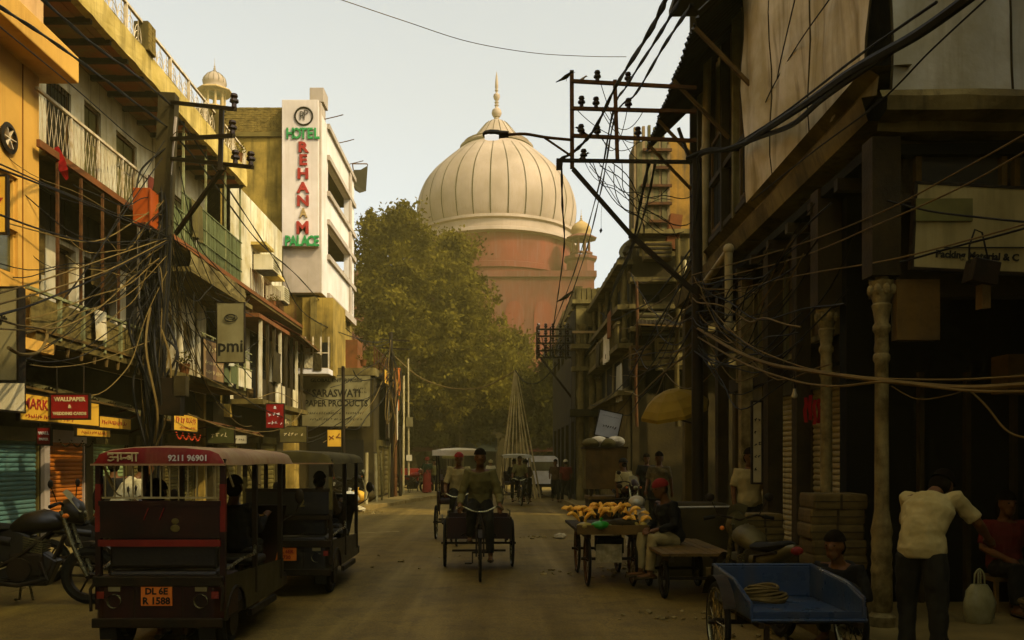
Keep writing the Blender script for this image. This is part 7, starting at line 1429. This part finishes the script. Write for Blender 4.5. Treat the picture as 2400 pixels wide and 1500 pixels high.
# bags, rubbish and oddments
t = thing('carrier_bag', 'pale plastic carrier bag standing on the arcade floor', 'bag', (4.55, 8.0, .132))
MB().loft([[V((.13 * s * math.cos(a) * (1 + .08 * math.sin(a * 5 + z * 20)), .08 * s * math.sin(a), z)) for a in [i * 2 * PI / 16 for i in range(16)]] for z, s in ((0, .85), (.05, 1.05), (.2, 1.1), (.3, .9), (.36, .55))]).build('sack', mat('milky_plastic', (.36, .34, .23), (.28, .26, .17), 9, .4), t, True)
for s in (-1, 1): MB().tube(cat_rom([(s * .05, 0, .34), (s * .04, 0, .46), (0, .01 * s, .5), (-s * .01, 0, .36)], 4), .008, 5).build('handle', MATS['milky_plastic'], t)
m_rub = mat('mixed_rubbish', (.36, .29, .18), (.16, .12, .06), 9, .9)
def litter(label, cx, cy, R_, n, seed):
    rs = random.Random(seed); b = MB()
    for k in range(n):
        a, r_ = rs.uniform(0, 6.28), R_ * rs.random() ** .7; s = rs.uniform(.015, .055); z = (max(0, (R_ - r_) * .18) if n > 100 else .012) + s * .2
        b.obox((cx + math.cos(a) * r_, cy + math.sin(a) * r_ * .7, z), s * rs.uniform(.8, 2), s, s * rs.uniform(.2, .7), Rz(rs.uniform(0, 3)) @ Rx(rs.uniform(-.6, .6)))
    tag(b.build('litter', m_rub), label, 'litter', kind='stuff')
litter('rubbish heap of scraps at the kerb by the short posts', -4.35, 27.0, .9, 130, 3); litter('scraps of litter along the wet kerb by the fruit cart', 2.3, 13.0, .9, 70, 5); litter('thin line of litter on the road', .95, 18.2, .5, 24, 8)
litter('wind-blown scraps along the pavement kerb behind the rickshaws', -5.3, 17.5, 1.1, 60, 12); litter('torn paper and peel scattered before the plank cart', 1.9, 9.0, .7, 22, 14); litter('scraps drifting round the wheels of the fruit cart', 1.3, 12.4, .7, 22, 17); litter('specks of rubbish strewn over the middle of the road', -.9, 14.5, 2.6, 12, 19); litter('rubbish under the blue cart and along the arcade step', 2.7, 7.6, .8, 50, 23)
def crumple(label, at, r, m): 
    b = MB().ell(at, r, r * .8, r * .45, 10, 6); rs = random.Random(int(at[0] * 100)); b.v = [p + V((rs.uniform(-1, 1), rs.uniform(-1, 1), rs.uniform(-.3, .6))) * r * .22 for p in b.v]; tag(b.build('crumpled_bag', m), label, 'rubbish')
crumple('white crumpled plastic on top of the kerbside rubbish heap', (-4.25, 26.7, .14), .2, m_signwhite); crumple('white crumpled paper lying on the road past the tricycle', (1.4, 18.0, .06), .13, m_signwhite); crumple('pale scrap in the kerb litter near the seated man', (2.35, 12.6, .05), .1, m_paper)
for k, (x, y) in enumerate(((-5.0, 29.5), (-4.7, 31.5), (-4.9, 30.5))):
    heap('sack', ['grey sack slumped by the short posts', 'brown sack behind the second short post', 'small ochre sack between the posts'][k], 'sack', (x, y, .12), .33, (m_tarpgrey, m_bale, m_signyel)[k], 1.2, 7 + k)
b = MB(); c = V((-2.85, 44, 1.2)); rt = thing('red_stall_box', 'bright red counter box beyond the slim pole', 'box', (-4.1, 42.5, .12)); MB().box(-.55, .35, -.3, .3, .55, 1.15).build('case', m_redbright, rt, bevel=.02); MB().grid([[V((.4 + .1 * k, y, 1.1 - .12 * k * k * .4)) for y in (-.3, 0, .3)] for k in range(5)]).build('flap', m_redbright, rt)
for x in (-.5, .3): MB().bar((x, 0, 0), (x, 0, .55), .05).build('leg', m_iron, rt)

cycle_rickshaw('canopy cycle rickshaw parked empty near the slim pole', (-1.7, 39.5, .006), m_olive, .3)
hc = thing('sack_handcart', 'distant handcart piled with pale sacks beyond the rack pole', 'handcart', (2.75, 43, .006))
for s in (-1, 1): wheel(hc, (s * .4, 0, .34), .34, .03, V((1, 0, 0)), 10, m_iron)
MB().box(-.45, .45, -.7, .7, .62, .68).build('bed', m_wood, hc); MB().cyl((-.45, 0, .34), (.45, 0, .34), .02).bar((-.4, -.6, .62), (-.4, -.6, .02), .05).build('axle', m_iron, hc)
for k in range(5): heap('sack', 'pale sack number %s on the distant handcart' % ['lowest', 'low', 'middle', 'high', 'topmost'][k] if False else ['pale sack lying lowest at the front of the distant handcart', 'pale sack lying at the back of the distant handcart', 'dusty sack in the middle of the distant handcart', 'brown sack high on the distant handcart', 'topmost pale sack on the distant handcart'][k], 'sack', (2.75 + (-.2, .2, 0, -.1, .1)[k], 43 + (-.4, .35, 0, .1, -.15)[k], (.69, .69, .69, .98, 1.02)[k]), .3, (m_tarptan, m_tarptan, m_bale, m_bale, m_tarptan)[k], 1.0, 20 + k)
# ================================================================ people
FOLD = bpy.data.textures.new('folds', 'CLOUDS'); FOLD.noise_scale = .11; FOLD.noise_depth = 2
def person(label, loc, rz, J, shirt, trousers, head=('hair', None), sleeve='short', vox=.013, skirt=None, shoes=True, hands=True, skin=None, group=None, extra=None):
    """local axes: the figure looks along +y. J overrides the standing joints."""
    D = dict(pel=(0, 0, .93), wai=(0, 0, 1.08), che=(0, .01, 1.28), nek=(0, .0, 1.43), hed=(0, .03, 1.565),
             shL=(-.17, 0, 1.375), elL=(-.23, -.02, 1.12), wrL=(-.235, .06, .88), shR=(.17, 0, 1.375), elR=(.23, -.02, 1.12), wrR=(.235, .06, .88),
             hiL=(-.09, 0, .90), knL=(-.10, .02, .50), anL=(-.10, -.02, .09), hiR=(.09, 0, .90), knR=(.10, .02, .50), anR=(.10, -.02, .09), look=(0, 1, 0), toe=(0, 1, 0))
    D.update(J); D = {k: V(v) for k, v in D.items()}
    t = thing('person', label, 'person', loc, group, rz=rz); Wd = (D['shR'] - D['shL']); Wd = Wd.normalized()
    look = D['look'].normalized(); hup = (D['hed'] - D['nek']); hup = (hup - look * hup.dot(look)); hup = hup.normalized() if hup.length > 1e-4 else V((0, 0, 1)); hr = look.cross(hup).normalized(); RH = M3((hr, look, hup)).transposed()
    def spine(e=0.0):
        pts = [D['pel'] - (D['wai'] - D['pel']) * .45, D['pel'], D['wai'], D['che'], D['nek'].lerp(D['che'], .25)]
        hw = [.13 + e, .165 + e, .145 + e, .175 + e, .13 + e]; hd = [.085 + e, .115 + e, .10 + e, .12 + e, .08 + e]; rings = []
        for i, p in enumerate(pts):
            d = (pts[min(i + 1, 4)] - pts[max(i - 1, 0)]).normalized(); w = (Wd - d * Wd.dot(d)).normalized(); f_ = w.cross(d) * -1
            rings.append([p + w * math.cos(a) * hw[i] + f_ * math.sin(a) * hd[i] for a in [k * PI / 8 for k in range(16)]])
        return rings
    b = MB(); b.loft(spine())
    b.tube([D['nek'] - (D['nek'] - D['che']) * .25, D['nek'], D['hed']], [.075, .058, .055], 10)
    h = D['hed']
    b.ell(h + RH @ V((0, .005, .02)), .076, .095, .108, 16, 12, RH); b.ell(h + RH @ V((0, .035, -.06)), .055, .058, .055, 12, 8, RH)
    b.ell(h + RH @ V((0, .102, -.005)), .014, .02, .026, 8, 6, RH); b.ell(h + RH @ V((0, .088, -.055)), .026, .012, .010, 8, 6, RH)
    for s in (-1, 1): b.ell(h + RH @ V((s * .078, .0, .0)), .012, .022, .034, 8, 6, RH)
    for s in 'LR':
        sh, el, wr = D['sh' + s], D['el' + s], D['wr' + s]
        b.tube([sh.lerp(D['che'], .25), sh, sh.lerp(el, .4), el, el.lerp(wr, .35), wr], [.065, .06, .05, .04, .041, .027], 10)
        hi, kn, an = D['hi' + s], D['kn' + s], D['an' + s]
        b.tube([hi.lerp(D['wai'], .2), hi, hi.lerp(kn, .4), kn, kn.lerp(an, .3), an], [.09, .092, .08, .058, .056, .038], 10)
        toe = D['toe'].normalized(); ft = an + V((0, 0, -.045)); b.loft([[ft + toe * y + toe.cross(V((0, 0, 1))) * math.cos(q) * w + V((0, 0, math.sin(q) * hh)) for q in [k * PI / 4 for k in range(8)]] for y, w, hh in ((-.07, .03, .03), (-.02, .038, .04), (.08, .045, .03), (.16, .04, .022), (.19, .02, .015))])
        if hands:
            hd_ = (wr - el).normalized(); hd_ = V(J.get('hd' + s, hd_)).normalized(); side = hd_.cross(V((0, 0, 1))); side = side.normalized() if side.length > .1 else V((0, 1, 0)); nrm = side.cross(hd_).normalized(); pm = wr + hd_ * .05
            b.tube([wr, pm, pm + hd_ * .04], [.025, .032, .03], 8, wd=side, ratio=1.25)
            for k, (o_, L_) in enumerate(((-.03, .065), (-.01, .078), (.01, .074), (.03, .058))):
                q0 = pm + hd_ * .035 + side * o_; b.tube([pm + side * o_ * .6, q0, q0 + hd_ * L_ * .5 - nrm * .012, q0 + hd_ * L_ * .8 - nrm * .035], [.0095, .0095, .009, .007], 6)
            q0 = wr + hd_ * .03 + side * -.03; b.tube([wr + hd_ * .02, q0, q0 + hd_ * .035 - side * .02, q0 + hd_ * .06 - side * .022 - nrm * .01], [.012, .012, .011, .008], 6)
    def rem(mb, name, m, v, parent=None):
        o = mb.build(name, m, parent or t, True, 180); r_ = o.modifiers.new('skin', 'REMESH'); r_.mode = 'VOXEL'; r_.voxel_size = v; r_.use_smooth_shade = True
        if name in ('shirt', 'trousers'): d_ = o.modifiers.new('folds', 'DISPLACE'); d_.texture = FOLD; d_.strength = .035; d_.mid_level = .5; d_.texture_coords = 'LOCAL'
        s_ = o.modifiers.new('soft', 'SMOOTH'); s_.factor = .4; s_.iterations = 2; return o
    body = rem(b, 'body', skin or m_skin, vox)
    ey = MB()
    for s in (-1, 1): ey.ell(h + RH @ V((s * .032, .086, .018)), .013, .008, .008, 8, 6, RH)
    ey.build('eyes', m_hair, t, True)
    if shirt:
        c = MB(); c.loft(spine(.024))
        for s in 'LR':
            sh, el, wr = D['sh' + s], D['el' + s], D['wr' + s]
            c.tube([sh.lerp(D['che'], .3), sh, sh.lerp(el, .45), sh.lerp(el, .85)], [.07, .07, .062, .064], 10)
            if sleeve == 'long': c.tube([sh.lerp(el, .4), el, el.lerp(wr, .4), el.lerp(wr, .92)], [.068, .058, .054, .043], 10)
        rem(c, 'shirt', shirt, vox * .95)
    if trousers:
        c = MB(); c.loft([r_ for r_ in spine(.006)[:2]])
        for s in 'LR':
            hi, kn, an = D['hi' + s], D['kn' + s], D['an' + s]; c.tube([hi.lerp(D['wai'], .1), hi, hi.lerp(kn, .4), kn, kn.lerp(an, .4), kn.lerp(an, .93)], [.085, .104, .098, .078, .07, .062], 10)
        rem(c, 'trousers', trousers, vox)
    if skirt:
        c = MB(); pl = D['pel']; c.loft([[V((pl.x + math.cos(a) * r_ * (1 + .06 * math.sin(a * 7)), pl.y + math.sin(a) * r_ * .8, z)) for a in [i * 2 * PI / 28 for i in range(28)]] for z, r_ in ((pl.z + .3, .15), (pl.z + .12, .16), (pl.z - .1, .19), (pl.z - .5, .19), (.06, .22))]); c.build('sari', skirt, t, True)
        MB().grid([[D['shL'].lerp(D['pel'] + V((.2, .1, -.2)), k / 6) + V((dx, .13 + .02 * math.sin(k), 0)) for dx in (-.07, 0, .07)] for k in range(7)]).build('pallu', skirt, t, True)
    kind, hm_ = head
    hb = MB()
    def cap(r0, zlo, off=(0, -.014, .034), sx=.094, sy=.115, sz=.12):
        rings = []
        for i in range(8):
            q = zlo + (PI - .05 - zlo) * i / 7; rings.append([h + RH @ (V(off) + V((sx * math.sin(q) * math.cos(a), sy * math.sin(q) * math.sin(a), -sz * math.cos(q)))) for a in [k * 2 * PI / 16 for k in range(16)]])
        hb.loft(rings)
    if kind == 'hair':
        cap(0, 1.72); hb.ell(h + RH @ V((0, -.05, -.005)), .086, .068, .085, 12, 8, RH); hb.build('hair', hm_ or m_hair, t, True)
    elif kind == 'long': cap(0, 1.7); hb.ell(h + RH @ V((0, -.07, -.05)), .08, .05, .12, 12, 8, RH); hb.build('hair', hm_ or m_hair, t, True)
    elif kind == 'cap':
        cap(0, 1.62, (0, -.01, .036), .097, .118, .11); hb.build('cap', hm_, t, True); MB().ell(h + RH @ V((0, -.045, -.01)), .07, .055, .06, 12, 8, RH).build('hair', m_hair, t, True)
    elif kind == 'scarf':
        cap(0, 1.55, (0, -.008, .02), .1, .118, .125); 
        for k in range(4): hb.tube([h + RH @ V((.092 * math.cos(a), -.008 + .11 * math.sin(a), .02 + .022 * k + .02 * math.sin(a + k))) for a in [i * 2 * PI / 14 for i in range(14)]], .02, 6, True)
        hb.build('headscarf', hm_, t, True)
    if shoes and not skirt:
        for s in 'LR':
            an, toe = D['an' + s], D['toe'].normalized(); ft = an + V((0, 0, -.062)); sb = MB()
            sb.loft([[ft + toe * y + toe.cross(V((0, 0, 1))) * math.cos(q) * w + V((0, 0, math.sin(q) * .022)) for q in [k * PI / 4 for k in range(8)]] for y, w in ((-.085, .03), (-.03, .042), (.08, .052), (.17, .046), (.21, .02))]); sb.build('shoe', m_wood, t, True)
    return t
def legs_walk(a=.16): return dict(knL=(-.1, a * .75 + .05, .5), anL=(-.1, a, .09), knR=(.1, -a * .2 + .03, .5), anR=(.1, -a * 1.4, .13), wrL=(-.25, -.06, .9), wrR=(.25, .16, .92))
def sit(zs, fwd=.42, lean=0.0, foot=None, hz=None):
    dz = zs + .10 - .93; foot = .09 if foot is None else foot; f_ = V((0, lean, 0)); hip = zs + .07
    d = {k: V(v) + V((0, 0, dz)) for k, v in dict(pel=(0, 0, .93), wai=(0, -.01, 1.07), shL=(-.17, 0, 1.355), shR=(.17, 0, 1.355)).items()}
    d['wai'] += f_ * .35; d['che'] = V((0, .0, 1.26 + dz)) + f_ * .7; d['nek'] = V((0, .01, 1.41 + dz)) + f_; d['hed'] = V((0, .05, 1.545 + dz)) + f_ * 1.2; d['shL'] += f_ * .9; d['shR'] += f_ * .9
    for s, x in (('L', -1), ('R', 1)):
        d['hi' + s] = (x * .09, .04, hip); d['kn' + s] = (x * .13, fwd, hip + .03); d['an' + s] = (x * .12, fwd + .02, foot); d['el' + s] = V((x * .24, .04, 1.1 + dz)) + f_ * .8; d['wr' + s] = (x * .14, fwd - .1, hip + .12)
    return d
def cyc(lean=.12, yb=-.14, zb=.97):       # a rider: hips on the saddle (0,0), feet on the pedals, hands on the bar in front
    d = sit(.97, .34, lean); d.update(knL=(-.12, .30, .78), anL=(-.15, .30, .30), knR=(.12, .32, .90), anR=(.15, .16, .56), hdL=(0, .6, -.6), hdR=(0, .6, -.6)); d.update(elL=(-.27, .16, 1.15), wrL=(-.28, .44, 1.03), elR=(.27, .16, 1.15), wrR=(.28, .44, 1.03)); return d
SH = lambda n, c, c2=None: mat(n, c, c2 or tuple(x * .8 for x in c), 6, .85, .2, 14)
m_sh_ol, m_sh_wh, m_sh_cr, m_tr_dk, m_tr_kh = SH('olive_shirt_cloth', (.17, .15, .08)), SH('white_shirt_cloth', (.52, .46, .33)), SH('cream_shirt_cloth', (.42, .35, .2)), SH('dark_trouser_cloth', (.03, .027, .02)), SH('pale_trouser_cloth', (.34, .28, .17))
m_sh_bk, m_sh_rd, m_sh_br, m_sari = SH('black_shirt_cloth', (.018, .016, .012)), SH('red_shirt_cloth', (.16, .03, .025)), SH('brown_shirt_cloth', (.10, .06, .03)), SH('red_sari_cloth', (.26, .05, .045))
m_capred = SH('red_cap_cloth', (.26, .025, .02)); m_striped = SH('checked_shirt_cloth', (.22, .18, .12), (.05, .04, .025))
# riders face the viewer: rotate by pi
person('tricycle rider in an open olive shirt gripping the handlebar', (-.2, 12.47, .0), PI, cyc(.16), m_sh_ol, m_tr_dk, ('hair', None), 'long')
person('rickshaw puller in a white shirt and red cap behind the tricycle rider', (-.72, 17.25, .0), PI + .1, cyc(.12), m_sh_cr, m_tr_dk, ('cap', m_capred), 'short', .016)
person('rickshaw puller in a pale shirt by the bamboo poles', (.95, 31.6, .0), PI, cyc(.1), m_sh_ol, m_tr_dk, ('hair', None), 'short', .022, hands=False)
person('passenger in dark clothes on the far cycle rickshaw seat, nearer the bamboo', (.76, 32.5, .1), PI + .12, sit(.76, .4), m_sh_bk, m_tr_dk, ('hair', None), 'long', .022, hands=False)
person('passenger in brown on the far cycle rickshaw seat, nearer the white van', (1.18, 32.45, .1), PI + .12, sit(.76, .4), m_sh_br, m_tr_dk, ('scarf', m_sh_bk), 'long', .022, hands=False)
person('passenger with dark hair on the rear bench of the red roofed rickshaw', (-2.98, 7.5, 0.0), 0.0, sit(.63, .42), m_sh_br, m_tr_dk, ('hair', None), 'short', .015)
person('driver in a dark shirt at the front of the red roofed rickshaw', (-2.75, 9.0, 0.0), 0.0, dict(sit(.64, .42), wrL=(-.25, .35, 1.05), wrR=(.25, .35, 1.05)), m_sh_bk, m_tr_dk, ('hair', None), 'long', .016)
person('driver of the olive roofed rickshaw in a brown shirt', (-2.5, 12.2, 0.0), 0.0, dict(sit(.64, .42), wrL=(-.25, .35, 1.05), wrR=(.25, .35, 1.05)), m_sh_br, m_tr_dk, ('hair', None), 'long', .018)
person('man in a white shirt leaning forward by the orange shutter behind the motorcycles', (-5.45, 12.2, .006), -.9, dict(sit(.82, .35, .34, .2), wrL=(-.2, .45, 1.0), wrR=(.2, .45, 1.0)), m_sh_wh, m_tr_dk, ('hair', None), 'short', .016)
person('man with dark hair standing in shade just behind the second motorcycle', (-5.75, 12.9, .006), .4, dict(), m_sh_bk, m_tr_dk, ('hair', None), 'long', .018)
# sitting trader on the plank cart, looking across the street
person('man in a black shirt and red cap sitting on the plank cart', (2.3, 10.95, .0), PI * .62, dict(sit(.57, .40, .12, .25), wrL=(-.1, .3, .78), wrR=(.1, .32, .78), look=(0, 1, -.2)), m_sh_bk, m_tr_kh, ('cap', m_capred), 'long')
# man in white shirt bending at the arcade
person('man in a pale shirt bending over beside the iron column', (3.38, 6.75, .006), -.75, dict(wai=(0, .03, 1.08), che=(.02, .12, 1.25), nek=(.03, .23, 1.38), hed=(.05, .35, 1.43), shL=(-.16, .2, 1.34), shR=(.2, .2, 1.35), elL=(-.2, .32, 1.08), wrL=(-.14, .55, .98), elR=(.33, .3, 1.15), wrR=(.34, .55, 1.02), look=(0, .85, -.5), knL=(-.12, .04, .5), knR=(.14, -.06, .5), anR=(.16, -.1, .09)), m_sh_cr, m_tr_dk, ('hair', None), 'short', .012)
person('man in dark clothes squatting by the arcade post near the blue cart', (3.2, 7.75, .006), 2.4, dict(sit(.17, .34, .2), knL=(-.16, .3, .5), knR=(.16, .3, .5), anL=(-.14, .14, .09), anR=(.14, .14, .09), wrL=(-.14, .4, .45), wrR=(.14, .4, .45)), m_sh_bk, m_tr_dk, ('hair', None), 'long')
person('woman in a dull red shirt sitting inside the dark arcade', (5.2, 8.7, .13), PI, dict(sit(.36, .4)), m_sh_rd, m_tr_dk, ('long', None), 'short', .016)
person('man in black standing in the arcade at the frame edge', (5.75, 8.9, .13), PI + .4, {}, m_sh_bk, m_tr_dk, ('hair', None), 'long', .018)
t = thing('stool', 'low wooden stool under the woman in the arcade', 'stool', (5.2, 8.7, .13)); MB().box(-.2, .2, -.18, .2, .31, .35).build('seat', m_wood2, t)
for x in (-1, 1):
    for y in (-1, 1): MB().bar((x * .16, y * .14, 0), (x * .17, y * .15, .31), .035).build('leg', m_wood2, t)
tb = thing('basket', 'round wicker basket on the arcade floor beyond the carrier bag', 'basket', (5.15, 7.9, .132)); 
for k in range(5): MB().tube([V(((.16 + .02 * k) * math.cos(a), (.16 + .02 * k) * math.sin(a), .02 + .045 * k)) for a in [i * PI / 9 for i in range(18)]], .025, 6, True).build('coil', m_bale, tb, True)
# walkers further on
WK = [('man in a checked shirt walking past the white scooter', 1545, 17.5, PI - .3, m_striped, m_tr_dk, ('hair', None)), ('man in black walking behind the tea stall', 1515, 22, PI, m_sh_bk, m_tr_dk, ('hair', None)),
      ('dark figure walking by the white van', 1302, 34, PI, m_sh_br, m_tr_dk, ('hair', None)), ('walker in a red shirt and pale cap by the rack pole', 1326, 33.5, .2, m_sh_rd, m_tr_dk, ('cap', m_sh_wh)), ('man in a pale shirt walking close to the arcade wall', 1757, 12.2, PI, m_sh_cr, m_tr_dk, ('hair', None)),
      ('woman in a pale shawl walking behind the far cycle rickshaw', 1150, 42, 0, m_sh_wh, m_tr_dk, ('scarf', m_sh_cr)), ('man in an olive shirt walking past the slim pole', 1018, 43, PI, m_sh_ol, m_tr_dk, ('hair', None)), ('man in brown crossing beside the canopy rickshaw', 1255, 40, 1.2, m_sh_br, m_tr_kh, ('hair', None)), ('man in a cream shirt at the counter of the tea stall', 1462, 19.5, .6, m_sh_cr, m_tr_dk, ('cap', m_sh_bk)), ('man with a red turban standing by the arcade house columns', 1392, 31.5, PI, m_sh_ol, m_tr_dk, ('scarf', m_capred)), ('dark figure standing among the thin poles', 850, 36, .6, m_sh_bk, m_tr_dk, ('hair', None)), ('man in dark clothes behind the short pale post', 868, 41, -.5, m_sh_bk, m_tr_dk, ('hair', None))]
for i, (lab, px, Y, rz, s1, s2, hd) in enumerate(WK):
    on = .13 if px > 1500 or px < 900 else .006
    person(lab, (XY(px, Y), Y, on), rz, legs_walk(.17) if i not in (4, 5) else {}, s1, s2, hd, 'short', .02, hands=Y < 20)
person('woman in a red sari walking on the far pavement', (XY(1001, 40), 40, .12), .3, legs_walk(.1), SH('dark_green_blouse', (.03, .05, .03)), None, ('scarf', m_sari), 'short', .022, skirt=m_sari, hands=False)
# ================================================================ the hazy air over the street
hz = MB().box(-140, 140, -30, 135, -1, 58); hm = bpy.data.materials.new('haze'); hm.use_nodes = True; hm.node_tree.nodes.clear()
pv = hm.node_tree.nodes.new('ShaderNodeVolumePrincipled'); pv.inputs['Color'].default_value = (1.0, .78, .24, 1); pv.inputs['Density'].default_value = .0018; pv.inputs['Anisotropy'].default_value = .3
ho = hm.node_tree.nodes.new('ShaderNodeOutputMaterial'); hm.node_tree.links.new(pv.outputs[0], ho.inputs['Volume'])
tag(hz.build('haze', hm), kind='stuff')
